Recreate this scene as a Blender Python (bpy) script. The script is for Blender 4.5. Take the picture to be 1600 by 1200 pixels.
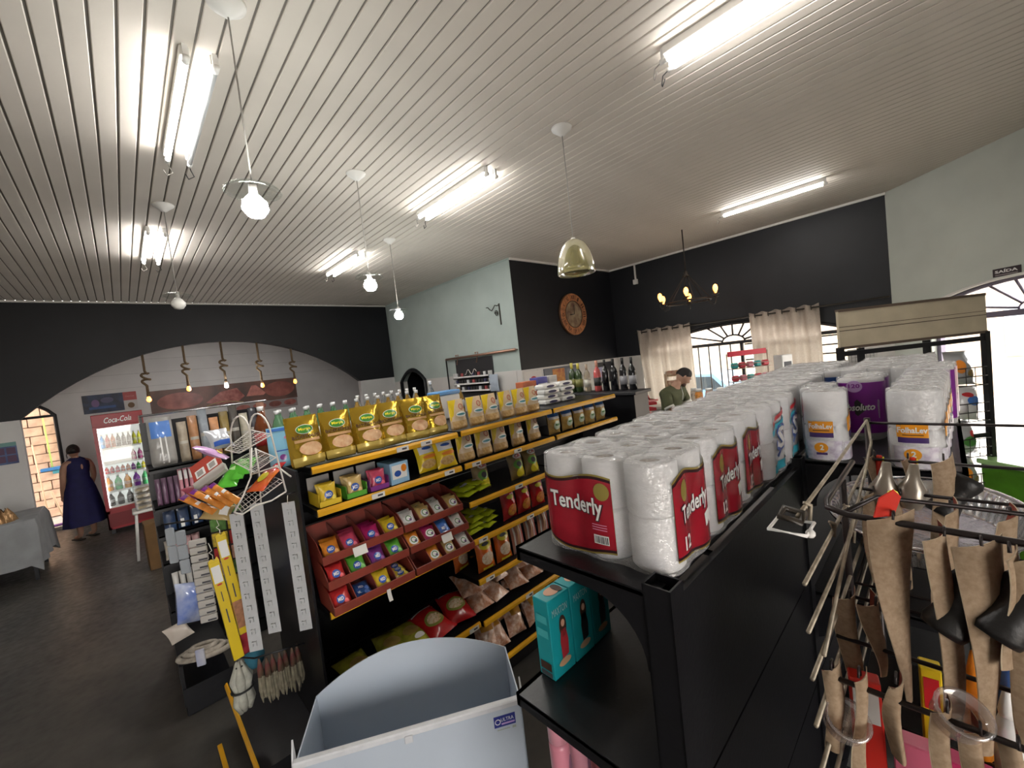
import bpy, math, random
from math import sin, cos, pi, sqrt, radians, atan2
from mathutils import Vector, Matrix, noise as mnoise

for o in list(bpy.data.objects):
    bpy.data.objects.remove(o, do_unlink=True)
SC = bpy.context.scene
COL = SC.collection
random.seed(7)

# ------------------------------------------------------------------ camera
cam_data = bpy.data.cameras.new('camera')
cam_data.sensor_width = 36.0
cam_data.lens = 36.0 * 643.1 / 1600.0
cam_data.clip_start = 0.02
cam_data.clip_end = 300
cam = bpy.data.objects.new('camera', cam_data)
COL.objects.link(cam)
RIGHT = Vector((0.71824543, -0.68638368, -0.11402174))
DOWN = Vector((-0.11669564, 0.04271926, -0.99224855))
FWD = Vector((0.68593413, 0.72598382, -0.04941507))
CAMZ = 2.2
_m = Matrix((RIGHT, -DOWN, -FWD)).transposed().to_4x4()
_m.translation = Vector((0, 0, CAMZ))
cam.matrix_world = _m
SC.camera = cam

# ------------------------------------------------------------------ sky and exposure
world = bpy.data.worlds.new('overcast_sky')
SC.world = world
world.use_nodes = True
_bg = world.node_tree.nodes['Background']
_bg.inputs[0].default_value = (1.0, 0.965, 0.93, 1)
_bg.inputs[1].default_value = 5.0
SC.view_settings.view_transform = 'Standard'
SC.view_settings.look = 'None'
SC.view_settings.gamma = 1.0
SC.view_settings.use_curve_mapping = False
SC.view_settings.exposure = 1.25
TUBE_POWER = 24.0
LED_POWER = 120.0
SC.cycles.max_bounces = 8
SC.cycles.diffuse_bounces = 4
SC.cycles.glossy_bounces = 3
SC.cycles.transmission_bounces = 6
SC.cycles.transparent_max_bounces = 12
SC.cycles.caustics_reflective = False
SC.cycles.caustics_refractive = False
SC.cycles.sample_clamp_indirect = 6.0
WARM_POWER = 2.6

# ------------------------------------------------------------------ materials
MATS = {}
def mat(name, col=(0.8, 0.8, 0.8), rough=0.5, metal=0.0, spec=0.5, var=0.0, vscale=8.0, bump=0.0, bscale=40.0,
        emit=None, power=0.0, alpha=1.0, trans=0.0, ior=1.45, coat=0.0, col2=None, sheen=0.0, stretch=None, sss=0.0):
    if name in MATS:
        return MATS[name]
    m = bpy.data.materials.new(name)
    m.use_nodes = True
    nt = m.node_tree
    b = nt.nodes['Principled BSDF']
    b.inputs['Base Color'].default_value = (*col, 1)
    b.inputs['Roughness'].default_value = rough
    b.inputs['Metallic'].default_value = metal
    b.inputs['Specular IOR Level'].default_value = spec
    b.inputs['IOR'].default_value = ior
    b.inputs['Alpha'].default_value = alpha
    b.inputs['Transmission Weight'].default_value = trans
    b.inputs['Coat Weight'].default_value = coat
    b.inputs['Coat Roughness'].default_value = 0.1
    if emit:
        b.inputs['Emission Color'].default_value = (*emit, 1)
        b.inputs['Emission Strength'].default_value = power
    if var or col2 or bump:
        tc = nt.nodes.new('ShaderNodeTexCoord')
        src = tc.outputs['Object']
        if stretch:
            mp = nt.nodes.new('ShaderNodeMapping')
            mp.inputs['Scale'].default_value = stretch
            nt.links.new(src, mp.inputs['Vector'])
            src = mp.outputs['Vector']
    if var or col2:
        n = nt.nodes.new('ShaderNodeTexNoise')
        n.inputs['Scale'].default_value = vscale
        n.inputs['Detail'].default_value = 5
        nt.links.new(src, n.inputs['Vector'])
        r = nt.nodes.new('ShaderNodeValToRGB')
        c2 = col2 if col2 else tuple(max(0, c * (1 - var)) for c in col)
        c1 = col if col2 else tuple(min(1, c * (1 + var * 0.6)) for c in col)
        r.color_ramp.elements[0].position = 0.35
        r.color_ramp.elements[1].position = 0.65
        r.color_ramp.elements[0].color = (*c2, 1)
        r.color_ramp.elements[1].color = (*c1, 1)
        nt.links.new(n.outputs['Fac'], r.inputs['Fac'])
        nt.links.new(r.outputs['Color'], b.inputs['Base Color'])
    if bump:
        n2 = nt.nodes.new('ShaderNodeTexNoise')
        n2.inputs['Scale'].default_value = bscale
        n2.inputs['Detail'].default_value = 4
        nt.links.new(src, n2.inputs['Vector'])
        bp = nt.nodes.new('ShaderNodeBump')
        bp.inputs['Strength'].default_value = bump
        bp.inputs['Distance'].default_value = 0.01
        nt.links.new(n2.outputs['Fac'], bp.inputs['Height'])
        nt.links.new(bp.outputs['Normal'], b.inputs['Normal'])
    MATS[name] = m
    return m

def film_mat(name, tint=(1, 1, 1), amount=0.16, rough=0.12, bscale=60.0, bump=0.6, milk=0.0):
    """thin crinkled clear plastic: mostly see-through, with glossy creases"""
    if name in MATS:
        return MATS[name]
    m = bpy.data.materials.new(name)
    m.use_nodes = True
    nt = m.node_tree
    nt.nodes.clear()
    out = nt.nodes.new('ShaderNodeOutputMaterial')
    tr = nt.nodes.new('ShaderNodeBsdfTransparent')
    tr.inputs[0].default_value = (*tint, 1)
    gl = nt.nodes.new('ShaderNodeBsdfGlossy')
    gl.inputs['Roughness'].default_value = rough
    tc = nt.nodes.new('ShaderNodeTexCoord')
    n = nt.nodes.new('ShaderNodeTexNoise')
    n.inputs['Scale'].default_value = bscale
    n.inputs['Detail'].default_value = 3
    nt.links.new(tc.outputs['Object'], n.inputs['Vector'])
    bp = nt.nodes.new('ShaderNodeBump')
    bp.inputs['Strength'].default_value = bump
    bp.inputs['Distance'].default_value = 0.02
    nt.links.new(n.outputs['Fac'], bp.inputs['Height'])
    nt.links.new(bp.outputs['Normal'], gl.inputs['Normal'])
    mx = nt.nodes.new('ShaderNodeMixShader')
    mx.inputs[0].default_value = amount
    nt.links.new(tr.outputs[0], mx.inputs[1])
    nt.links.new(gl.outputs[0], mx.inputs[2])
    last = mx
    if milk:
        df = nt.nodes.new('ShaderNodeBsdfDiffuse')
        df.inputs[0].default_value = (0.82, 0.82, 0.83, 1)
        m2 = nt.nodes.new('ShaderNodeMixShader')
        m2.inputs[0].default_value = milk
        nt.links.new(mx.outputs[0], m2.inputs[1]); nt.links.new(df.outputs[0], m2.inputs[2])
        last = m2
    nt.links.new(last.outputs[0], out.inputs[0])
    MATS[name] = m
    return m

def glow(name, col, power):
    return mat(name, (0.9, 0.9, 0.9), 0.4, emit=col, power=power)

# ------------------------------------------------------------------ mesh builder
class MB:
    def __init__(s):
        s.v, s.f, s.mi, s.sm = [], [], [], []
    def add(s, vs, fs, m=0, smooth=False, X=None):
        o = len(s.v)
        s.v += [tuple(X @ Vector(p)) for p in vs] if X else [tuple(p) for p in vs]
        for f in fs:
            s.f.append([i + o for i in f]); s.mi.append(m); s.sm.append(smooth)
        return s
    def box(s, x0, x1, y0, y1, z0, z1, m=0, X=None):
        vs = [(x0,y0,z0),(x1,y0,z0),(x1,y1,z0),(x0,y1,z0),(x0,y0,z1),(x1,y0,z1),(x1,y1,z1),(x0,y1,z1)]
        return s.add(vs, [(0,3,2,1),(4,5,6,7),(0,1,5,4),(1,2,6,5),(2,3,7,6),(3,0,4,7)], m, False, X)
    def bev(s, x0, x1, y0, y1, z0, z1, b=0.004, m=0, X=None):
        vs = []; fs = []
        xs, ys, zs = (x0, x1), (y0, y1), (z0, z1)
        idx = {}
        for i in (0, 1):
            for j in (0, 1):
                for k in (0, 1):
                    sx, sy, sz = (1, -1)[i] * b, (1, -1)[j] * b, (1, -1)[k] * b
                    for a in range(3):
                        p = [xs[i] + sx, ys[j] + sy, zs[k] + sz]
                        p[a] = (xs[i], ys[j], zs[k])[a]
                        idx[i, j, k, a] = len(vs); vs.append(p)
        def q(a, val):
            o = [t for t in range(3) if t != a]
            r = []
            for (p, qq) in ((0,0),(1,0),(1,1),(0,1)):
                t = [0,0,0]; t[a] = val; t[o[0]] = p; t[o[1]] = qq
                r.append(idx[t[0],t[1],t[2],a])
            return r
        for a in range(3):
            for val in (0, 1):
                fs.append(q(a, val))
        for a in range(3):                    # edge strips along axis a
            o = [t for t in range(3) if t != a]
            for p in (0, 1):
                for qq in (0, 1):
                    t0 = [0,0,0]; t0[o[0]] = p; t0[o[1]] = qq; t0[a] = 0
                    t1 = list(t0); t1[a] = 1
                    fs.append([idx[(*t0, o[0])], idx[(*t0, o[1])], idx[(*t1, o[1])], idx[(*t1, o[0])]])
        for i in (0, 1):
            for j in (0, 1):
                for k in (0, 1):
                    fs.append([idx[i,j,k,0], idx[i,j,k,1], idx[i,j,k,2]])
        return s.add(vs, fs, m, False, X)
    def tube(s, pts, r, n=6, closed=False, m=0, X=None, cap=True):
        P = [Vector(p) for p in pts]; L = len(P)
        rr = r if isinstance(r, (list, tuple)) else [r] * L
        vs = []; prev = None
        for i in range(L):
            if closed: t = P[(i + 1) % L] - P[i - 1]
            elif i == 0: t = P[1] - P[0]
            elif i == L - 1: t = P[-1] - P[-2]
            else: t = (P[i + 1] - P[i]).normalized() + (P[i] - P[i - 1]).normalized()
            if t.length < 1e-9: t = Vector((0, 0, 1))
            t.normalize()
            if prev is None:
                a = Vector((0, 0, 1)) if abs(t.z) < 0.9 else Vector((1, 0, 0))
                u = t.cross(a).normalized()
            else:
                u = (prev - t * prev.dot(t))
                u = u.normalized() if u.length > 1e-6 else t.orthogonal().normalized()
            prev = u; w = t.cross(u)
            for k in range(n):
                an = 2 * pi * k / n
                vs.append(P[i] + (u * cos(an) + w * sin(an)) * rr[i])
        fs = []
        for i in range(L if closed else L - 1):
            j = (i + 1) % L
            for k in range(n):
                k2 = (k + 1) % n
                fs.append((i * n + k, i * n + k2, j * n + k2, j * n + k))
        if cap and not closed:
            fs.append(tuple(range(n - 1, -1, -1))); fs.append(tuple((L - 1) * n + k for k in range(n)))
        return s.add(vs, fs, m, True, X)
    def lathe(s, prof, n=16, m=0, X=None, smooth=True, c=(0, 0)):
        vs = []; fs = []
        for (r, z) in prof:
            for k in range(n):
                a = 2 * pi * k / n
                vs.append((c[0] + r * cos(a), c[1] + r * sin(a), z))
        for i in range(len(prof) - 1):
            for k in range(n):
                k2 = (k + 1) % n
                fs.append((i * n + k, i * n + k2, (i + 1) * n + k2, (i + 1) * n + k))
        if prof[0][0] > 1e-6: fs.append(tuple(range(n - 1, -1, -1)))
        if prof[-1][0] > 1e-6: fs.append(tuple((len(prof) - 1) * n + k for k in range(n)))
        return s.add(vs, fs, m, smooth, X)
    def prism(s, poly, h0, h1, m=0, X=None, axis='z'):
        """polygon (a,b) extruded h0..h1 along axis; z:(a,b,h) y:(a,h,b) x:(h,a,b)"""
        f = {'z': lambda a, b, h: (a, b, h), 'y': lambda a, b, h: (a, h, b), 'x': lambda a, b, h: (h, a, b)}[axis]
        n = len(poly)
        vs = [f(a, b, h0) for a, b in poly] + [f(a, b, h1) for a, b in poly]
        fs = [tuple(range(n - 1, -1, -1)), tuple(range(n, 2 * n))]
        fs += [(i, (i + 1) % n, n + (i + 1) % n, n + i) for i in range(n)]
        return s.add(vs, fs, m, False, X)
    def grid(s, fn, nu, nv, m=0, X=None, smooth=True, flip=False):
        vs = [fn(i / nu, j / nv) for j in range(nv + 1) for i in range(nu + 1)]
        w = nu + 1
        fs = []
        for j in range(nv):
            for i in range(nu):
                q = (j * w + i, j * w + i + 1, (j + 1) * w + i + 1, (j + 1) * w + i)
                fs.append(q[::-1] if flip else q)
        return s.add(vs, fs, m, smooth, X)
    def ball(s, c, r, n=10, m=0, X=None):
        rx, ry, rz = r if isinstance(r, (tuple, list)) else (r, r, r)
        return s.grid(lambda u, v: (c[0] + rx * cos(2*pi*u) * sin(pi*v), c[1] + ry * sin(2*pi*u) * sin(pi*v), c[2] - rz * cos(pi*v)), n, max(4, n // 2), m, X)
    def mesh(s, name, mats):
        me = bpy.data.meshes.new(name)
        me.from_pydata(s.v, [], s.f)
        for m in (mats if isinstance(mats, (list, tuple)) else [mats]):
            me.materials.append(m)
        me.polygons.foreach_set('material_index', s.mi)
        me.polygons.foreach_set('use_smooth', s.sm)
        me.update()
        return me

def link(name, me, parent=None, loc=None, rot=None):
    o = bpy.data.objects.new(name, me)
    COL.objects.link(o)
    if parent is not None: o.parent = parent
    if loc is not None: o.location = loc
    if rot is not None: o.rotation_euler = rot
    return o
def obj(name, mb, mats, parent=None, loc=None, rot=None):
    return link(name, mb.mesh(name, mats), parent, loc, rot)
def tag(o, label, cat, group=None):
    o['label'] = label; o['category'] = cat
    if group: o['group'] = group
    return o
def thing(name, label, cat, loc=(0, 0, 0), rz=0.0, group=None, rot=None):
    o = bpy.data.objects.new(name, None)
    COL.objects.link(o)
    o.empty_display_size = 0.05
    o.location = loc
    o.rotation_euler = rot if rot else (0, 0, rz)
    return tag(o, label, cat, group)
def struct(name, mb, mats, parent=None):
    o = obj(name, mb, mats, parent)
    if parent is None: o['kind'] = 'structure'
    return o
def children(o):
    return [c for c in COL.objects if c.parent == o]
KIDS = {}
def dup(root, loc, rot=None, label=None, group=None, kids=None):
    """a copy of a thing, its parts and their sub-parts (mesh data shared)"""
    r = root.copy(); COL.objects.link(r); r.location = loc
    if rot is not None: r.rotation_euler = rot
    if label: r['label'] = label
    if group: r['group'] = group
    if root.name not in KIDS:
        KIDS[root.name] = [(c, list(c.children)) for c in root.children]
    for c, gs in KIDS[root.name]:
        k = c.copy(); COL.objects.link(k); k.parent = r
        for g in gs:
            d = g.copy(); COL.objects.link(d); d.parent = k
    return r
ORD = ['first','second','third','fourth','fifth','sixth','seventh','eighth','ninth','tenth','eleventh','twelfth','thirteenth','fourteenth','fifteenth','sixteenth','seventeenth','eighteenth','nineteenth','twentieth']
def T(x=0, y=0, z=0, rx=0, ry=0, rz=0, s=1):
    return Matrix.Translation((x, y, z)) @ Matrix.Rotation(rz, 4, 'Z') @ Matrix.Rotation(ry, 4, 'Y') @ Matrix.Rotation(rx, 4, 'X') @ Matrix.Scale(s, 4)

# ------------------------------------------------------------------ lettering
_TXT = {}
def text_geo(s, shear=0.0, bold=0.0):
    """2-D triangulated outline of a word, centred, scaled to width 1"""
    k = (s, shear, bold)
    if k in _TXT: return _TXT[k]
    cu = bpy.data.curves.new('t', 'FONT'); cu.body = s; cu.shear = shear; cu.offset = bold
    cu.resolution_u = 2
    ob = bpy.data.objects.new('t', cu); COL.objects.link(ob)
    dg = bpy.context.evaluated_depsgraph_get()
    ev = ob.evaluated_get(dg); me = ev.to_mesh()
    vs = [(v.co.x, v.co.y) for v in me.vertices]; fs = [tuple(p.vertices) for p in me.polygons]
    ev.to_mesh_clear(); bpy.data.objects.remove(ob); bpy.data.curves.remove(cu)
    xs = [p[0] for p in vs] or [0, 1]; ys = [p[1] for p in vs] or [0, 1]
    w = max(xs) - min(xs); cx = (max(xs) + min(xs)) / 2; cy = (max(ys) + min(ys)) / 2
    vs = [((x - cx) / w, (y - cy) / w) for x, y in vs]
    _TXT[k] = (vs, fs, (max(ys) - min(ys)) / w)
    return _TXT[k]
def put_text(mb, s, fn, width, height=None, m=0, shear=0.0, bold=0.0):
    """fn maps (x,y) in metres on the face to a 3-D point"""
    vs, fs, asp = text_geo(s, shear, bold)
    ky = width if height is None else height / max(asp, 1e-6)
    mb.add([fn(x * width, y * ky) for x, y in vs], fs, m)
    return mb
def disc_on(mb, fn, cx, cy, rx, ry, m=0, n=20, rings=2):
    vs = [fn(cx, cy)]; fs = []
    for j in range(1, rings + 1):
        for k in range(n):
            a = 2 * pi * k / n
            vs.append(fn(cx + rx * j / rings * cos(a), cy + ry * j / rings * sin(a)))
    for k in range(n): fs.append((0, 1 + k, 1 + (k + 1) % n))
    for j in range(1, rings):
        for k in range(n):
            k2 = (k + 1) % n; a = 1 + (j - 1) * n; b = 1 + j * n
            fs.append((a + k, b + k, b + k2, a + k2))
    return mb.add(vs, fs, m, True)
def rect_on(mb, fn, x0, x1, y0, y1, m=0, nx=8, ny=8):
    return mb.grid(lambda u, v: fn(x0 + (x1 - x0) * u, y0 + (y1 - y0) * v), nx, ny, m)
# ================================================================== the room
HC = 4.05
XG, YC, XW, YA = 5.18, 5.20, 8.34, 9.89     # green wall, clock wall, window wall, arch wall
YB = 12.2                                    # wall of the back room
m_black = mat('black_wall_paint', (0.005, 0.0058, 0.0085), 0.5, var=0.2, vscale=3, bump=0.05, bscale=60)
m_green = mat('pale_green_wall_paint', (0.42, 0.49, 0.46), 0.6, var=0.06, vscale=2, bump=0.04, bscale=50)
m_pale = mat('pale_grey_green_wall_paint', (0.50, 0.53, 0.48), 0.6, var=0.06, vscale=2, bump=0.04, bscale=50)
m_white = mat('white_wall_paint', (0.66, 0.65, 0.64), 0.55, var=0.05, vscale=3, bump=0.03, bscale=50)
m_tile = mat('white_wall_tile', (0.62, 0.60, 0.57), 0.3, var=0.05, vscale=1.5)
m_pvc = mat('pvc_ceiling_board', (0.68, 0.63, 0.565), 0.65, spec=0.25, var=0.04, vscale=2, bump=0.02)
m_groove = mat('ceiling_groove', (0.20, 0.185, 0.165), 0.9)
m_cornice = mat('white_cornice', (0.72, 0.70, 0.66), 0.5)
m_grille = mat('dark_painted_iron', (0.03, 0.028, 0.03), 0.45, metal=0.3)
m_bl = mat('black_shelf_steel', (0.008, 0.008, 0.010), 0.34, metal=0.1, bump=0.04, bscale=90, var=0.15, vscale=20)

# floor: dark burnished concrete with stains
def floor_mat():
    m = bpy.data.materials.new('dark_burnished_concrete'); m.use_nodes = True
    nt = m.node_tree; b = nt.nodes['Principled BSDF']
    tc = nt.nodes.new('ShaderNodeTexCoord')
    n1 = nt.nodes.new('ShaderNodeTexNoise'); n1.inputs['Scale'].default_value = 1.3; n1.inputs['Detail'].default_value = 9; n1.inputs['Roughness'].default_value = 0.65
    n2 = nt.nodes.new('ShaderNodeTexNoise'); n2.inputs['Scale'].default_value = 14; n2.inputs['Detail'].default_value = 6
    r = nt.nodes.new('ShaderNodeValToRGB')
    r.color_ramp.elements[0].position = 0.3; r.color_ramp.elements[0].color = (0.030, 0.029, 0.028, 1)
    r.color_ramp.elements[1].position = 0.72; r.color_ramp.elements[1].color = (0.095, 0.085, 0.073, 1)
    r2 = nt.nodes.new('ShaderNodeMapRange'); r2.inputs[1].default_value = 0.3; r2.inputs[2].default_value = 0.7; r2.inputs[3].default_value = 0.28; r2.inputs[4].default_value = 0.5
    for n in (n1, n2): nt.links.new(tc.outputs['Object'], n.inputs['Vector'])
    nt.links.new(n1.outputs['Fac'], r.inputs['Fac']); nt.links.new(r.outputs['Color'], b.inputs['Base Color'])
    nt.links.new(n2.outputs['Fac'], r2.inputs[0]); nt.links.new(r2.outputs[0], b.inputs['Roughness'])
    bp = nt.nodes.new('ShaderNodeBump'); bp.inputs['Strength'].default_value = 0.08; nt.links.new(n2.outputs['Fac'], bp.inputs['Height']); nt.links.new(bp.outputs['Normal'], b.inputs['Normal'])
    return m
m_floor = floor_mat()
struct('floor', MB().box(-4.3, 8.5, -2.8, 12.2, -0.1, 0.0), m_floor)

# ceiling: each PVC board a piece of its own
ceil = struct('ceiling', MB().box(-4.3, 8.5, -2.85, YA + 0.02, HC + 0.012, HC + 0.06), m_groove)
def board_mesh(y0, y1):
    w = 0.0885; b = 0.004
    mb = MB()
    mb.prism([(0, 0.014), (0, b), (b, 0), (w - b, 0), (w, b), (w, 0.014)], y0, y1, axis='y')
    return mb.mesh('ceiling_board', m_pvc)
bm_full = board_mesh(-2.8, YA)
nb = 0
x = -4.2
while x < XW + 0.05:
    link('board', bm_full, ceil, (x, 0, HC)); nb += 1
    x += 0.1
# two butt joints show as short lines across a few boards: thin end strips
def arch_wall(fn, s0, s1, o0, o1, zs, rise, z0, z1, th, zcut=None, zsill=None, n=24):
    """wall with one segmental-arch opening; returns (upper, lower) builders split at zcut"""
    up, lo = MB(), MB()
    def blk(mb, a, b, c, d):
        if b - a < 1e-6 or d - c < 1e-6: return
        vs = [fn(a, c, 0), fn(b, c, 0), fn(b, d, 0), fn(a, d, 0), fn(a, c, th), fn(b, c, th), fn(b, d, th), fn(a, d, th)]
        mb.add(vs, [(0,1,2,3),(7,6,5,4),(0,4,5,1),(1,5,6,2),(2,6,7,3),(3,7,4,0)])
    zc = zcut if zcut is not None else z0
    for a, b in ((s0, o0), (o1, s1)):
        blk(lo, a, b, z0, zc); blk(up, a, b, zc, z1)
    if zsill is not None: blk(lo, o0, o1, z0, zsill)
    h = (o1 - o0) / 2; c = (o0 + o1) / 2; R = (h * h + rise * rise) / (2 * rise)
    za = lambda s: zs + sqrt(max(0, R * R - (s - c) ** 2)) - (R - rise)
    for i in range(n):
        a = o0 + (o1 - o0) * i / n; b = o0 + (o1 - o0) * (i + 1) / n
        A, B = za(a), za(b)
        vs = [fn(a, A, 0), fn(b, B, 0), fn(b, z1, 0), fn(a, z1, 0), fn(a, A, th), fn(b, B, th), fn(b, z1, th), fn(a, z1, th)]
        up.add(vs, [(0,1,2,3),(7,6,5,4),(0,4,5,1),(2,6,7,3)])
    return up, lo, za

# wall with the wide arch
up, lo, za_arch = arch_wall(lambda s, z, t: (s, YA + t, z), -4.3, XG + 0.15, -1.17, 4.27, 2.2, 1.1, 0, HC, 0.15, zcut=2.2)
w = struct('wall_arch', up, m_black); struct('lower_wall', lo, m_white, w)
# pale green wall with the small arched doorway
up, lo, _ = arch_wall(lambda s, z, t: (XG + t, s, z), YC + 0.006, YA, 8.40, 9.52, 2.05, 0.27, 0, HC, 0.15, zcut=2.07)
w = struct('wall_green', up, m_green); struct('lower_wall', lo, m_tile, w)
fr = MB()
pts = [(XG - 0.01, 8.40, 0.0), (XG - 0.01, 8.40, 2.05)] + [(XG - 0.01, 8.40 + 1.12 * k / 10, 2.05 + 0.27 * (1 - ((k - 5) / 5) ** 2)) for k in range(11)] + [(XG - 0.01, 9.52, 2.05), (XG - 0.01, 9.52, 0.0)]
fr.tube(pts, 0.05, 4)
struct('door_surround', fr, m_black, w)
struct('dark_passage', MB().box(XG + 0.15, XG + 1.6, 8.2, 9.75, 0, 0.01).box(XG + 1.58, XG + 1.6, 8.2, 9.75, 0, 2.6).box(XG + .15, XG + 1.6, 8.2, 8.22, 0, 2.6).box(XG + .15, XG + 1.6, 9.73, 9.75, 0, 2.6).box(XG + .15, XG + 1.6, 8.2, 9.75, 2.6, 2.62), m_black, w)
# clock wall: black above, tiles below
w = struct('wall_clock', MB().box(XG + 0.004, XW + 0.2, YC, YC + 0.15, 2.06, HC), m_black)
struct('lower_wall', MB().box(XG + 0.004, XW + 0.2, YC, YC + 0.15, 0, 2.06), m_tile, w)
# grout lines of the tile dado are real joints: each tile a slab
tile = MB().box(0, 0.395, -0.012, 0, 0, 0.295).mesh('dado_tile', m_tile)
for i in range(8):
    for j in range(4):
        link('tile', tile, w, (XG + 0.002 + i * 0.4, YC, 2.055 - 0.298 * (j + 1)))
wg = bpy.data.objects['wall_green']
tile2 = MB().box(-0.012, 0, 0, 0.595, 0, 0.595).mesh('dado_tile', m_tile)
for i in range(5):
    for j in range(2):
        link('tile', tile2, wg, (XG, YC + 0.12 + i * 0.6, 2.065 - 0.6 * (j + 1)))
# window wall with the broad arched window
up, lo, za_win = arch_wall(lambda s, z, t: (XW + t, s, z), 0.40, YC + 0.15, 0.89, 4.59, 2.13, 0.38, 0, HC, 0.18, zcut=2.06, zsill=0.95)
w = struct('wall_window', up, m_black); struct('lower_wall', lo, m_tile, w)
# chamfered corner wall with the exit door
CH0 = Vector((XW, 0.51, 0)); CHD = Vector((-sqrt(.5), -sqrt(.5), 0)); CHN = Vector((sqrt(.5), -sqrt(.5), 0))
def chp(s, z, t=0.0):
    p = CH0 + CHD * s + CHN * t
    return (p.x, p.y, z)
up, lo, za_door = arch_wall(chp, -0.05, 4.5, 0.55, 2.70, 2.34, 0.20, 0, HC, 0.2)
w = struct('wall_chamfer', up, m_pale); struct('lower_wall', lo, m_pale, w) if lo.v else None
tr = MB()
N = 24
tr.tube([chp(0.55 + 2.15 * k / N, za_door(0.55 + 2.15 * k / N), -0.005) for k in range(N + 1)], 0.018, 6)
struct('arch_moulding', tr, m_cornice, w)
# walls behind and beside the camera (never in view): the rear one has an open doorway for daylight
struct('wall_left', MB().box(-4.3, -4.2, -2.8, YA, 0, HC), m_white)
up, lo, _ = arch_wall(lambda s, z, t: (s, -2.65 - t, z), -4.3, 5.3, -1.9, 0.3, 2.3, 0.3, 0, HC, 0.15)
struct('wall_rear', up, m_white)
# back room behind the arch
DX0, DX1 = -2.05, -0.99
up, lo, za_back = arch_wall(lambda s, z, t: (s, YB + t, z), -2.7, XG + 0.15, DX0, DX1, 2.22, 0.30, 0, 3.6, 0.12)
w = struct('wall_back', up, m_white)
seam = mat('wall_seam', (0.40, 0.39, 0.385), 0.6)
sm = MB()
for z in (2.62, 2.92, 3.22): sm.box(-0.95, XG + 0.1, YB - 0.004, YB, z, z + 0.006)
struct('seam', sm, seam, w)
struct('wall_back_side', MB().box(-2.8, -2.7, YA + .15, YB + .1, 0, 3.6).box(XG + 0.15, XG + 0.25, YA + .15, YB + .1, 0, 3.6), m_white)
struct('ceiling_back', MB().box(-2.8, XG + 0.2, YA + .15, YB + .1, 3.6, 3.65), m_white)
# cornices
struct('trim_1', MB().box(-4.2, XG, YA - 0.03, YA, HC - 0.03, HC), m_cornice)
struct('trim_2', MB().box(XG, XW, YC - 0.03, YC, HC - 0.035, HC), m_cornice)
struct('trim_3', MB().box(XW - 0.03, XW, 0.5, YC, HC - 0.035, HC), m_cornice)
struct('trim_4', MB().box(XG - 0.02, XG, YC, YA, HC - 0.02, HC), m_green)

# back door: arched transom, frame, threshold step
fr = MB()
pts = [(DX1, YB - .01, 0)] + [(DX0 + (DX1 - DX0) * k / 12, YB - .01, za_back(DX0 + (DX1 - DX0) * k / 12)) for k in range(12, -1, -1)] + [(DX0, YB - .01, 0)]
fr.tube(pts, 0.03, 4)
fr.box(DX0, DX1, YB - .03, YB + .03, 2.19, 2.24)
d1 = struct('door_1', fr, m_grille)
struct('threshold', MB().box(DX0 - .1, DX1 + .02, YB - 0.28, YB + .1, 0, 0.06), mat('white_stone', (0.75, 0.73, 0.70), 0.4), d1)
struct('door_mat', MB().box(DX0, DX1 - .12, YB - 0.16, YB + .02, 0.06, 0.075), mat('purple_cloth', (0.18, 0.05, 0.28), 0.9), d1)
# yard outside that door: block wall, each block a piece
m_block = mat('peach_block', (0.62, 0.42, 0.30), 0.8, var=0.25, vscale=6, bump=0.3, bscale=30)
yw = struct('wall_yard', MB().box(-4.2, 0.6, 13.62, 13.8, 0, 3.0), mat('mortar', (0.22, 0.14, 0.10), 0.9))
blk = MB().bev(0, 0.385, 0, 0.10, 0, 0.185, 0.006).mesh('yard_block', m_block)
for r in range(14):
    for c in range(10):
        link('brick', blk, yw, (-3.9 + c * 0.4 + (0.2 if r % 2 else 0), 13.55, 0.02 + r * 0.2))
struct('added_yard_shade', MB().box(-4.2, .6, YB + .15, 13.3, 2.9, 2.95), m_white)  # added slab out of view, cuts the sky light on the yard blocks
struct('ground_yard', MB().box(-6, 2, YB, 14, -0.12, -0.0), mat('pale_concrete', (0.45, 0.40, 0.36), 0.8, var=0.15))
struct('floor_passage', MB().box(XG + .15, XG + 1.6, 8.2, 9.75, -.1, -.001), m_floor)

# the street outside: paving and the house across it
struct('ground_street', MB().box(-10, 40, -40, 30, -0.3, -0.12), mat('sunlit_paving', (0.50, 0.46, 0.41), 0.9, var=0.1))
hw = struct('wall_neighbour', MB().box(17, 17.4, -18, 26, -0.2, 3.4), mat('neighbour_plaster', (0.42, 0.33, 0.25), 0.9, var=0.25, vscale=0.4))
nw = MB().box(-0.06, 0.0, -0.9, 0.9, 0, 1.3).mesh('neighbour_window', mat('neighbour_glass', (0.30, 0.34, 0.38), 0.2))
for y in (-8, -2, 4, 10, 16): link('window_pane', nw, hw, (17.0, y, 0.9))

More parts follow.
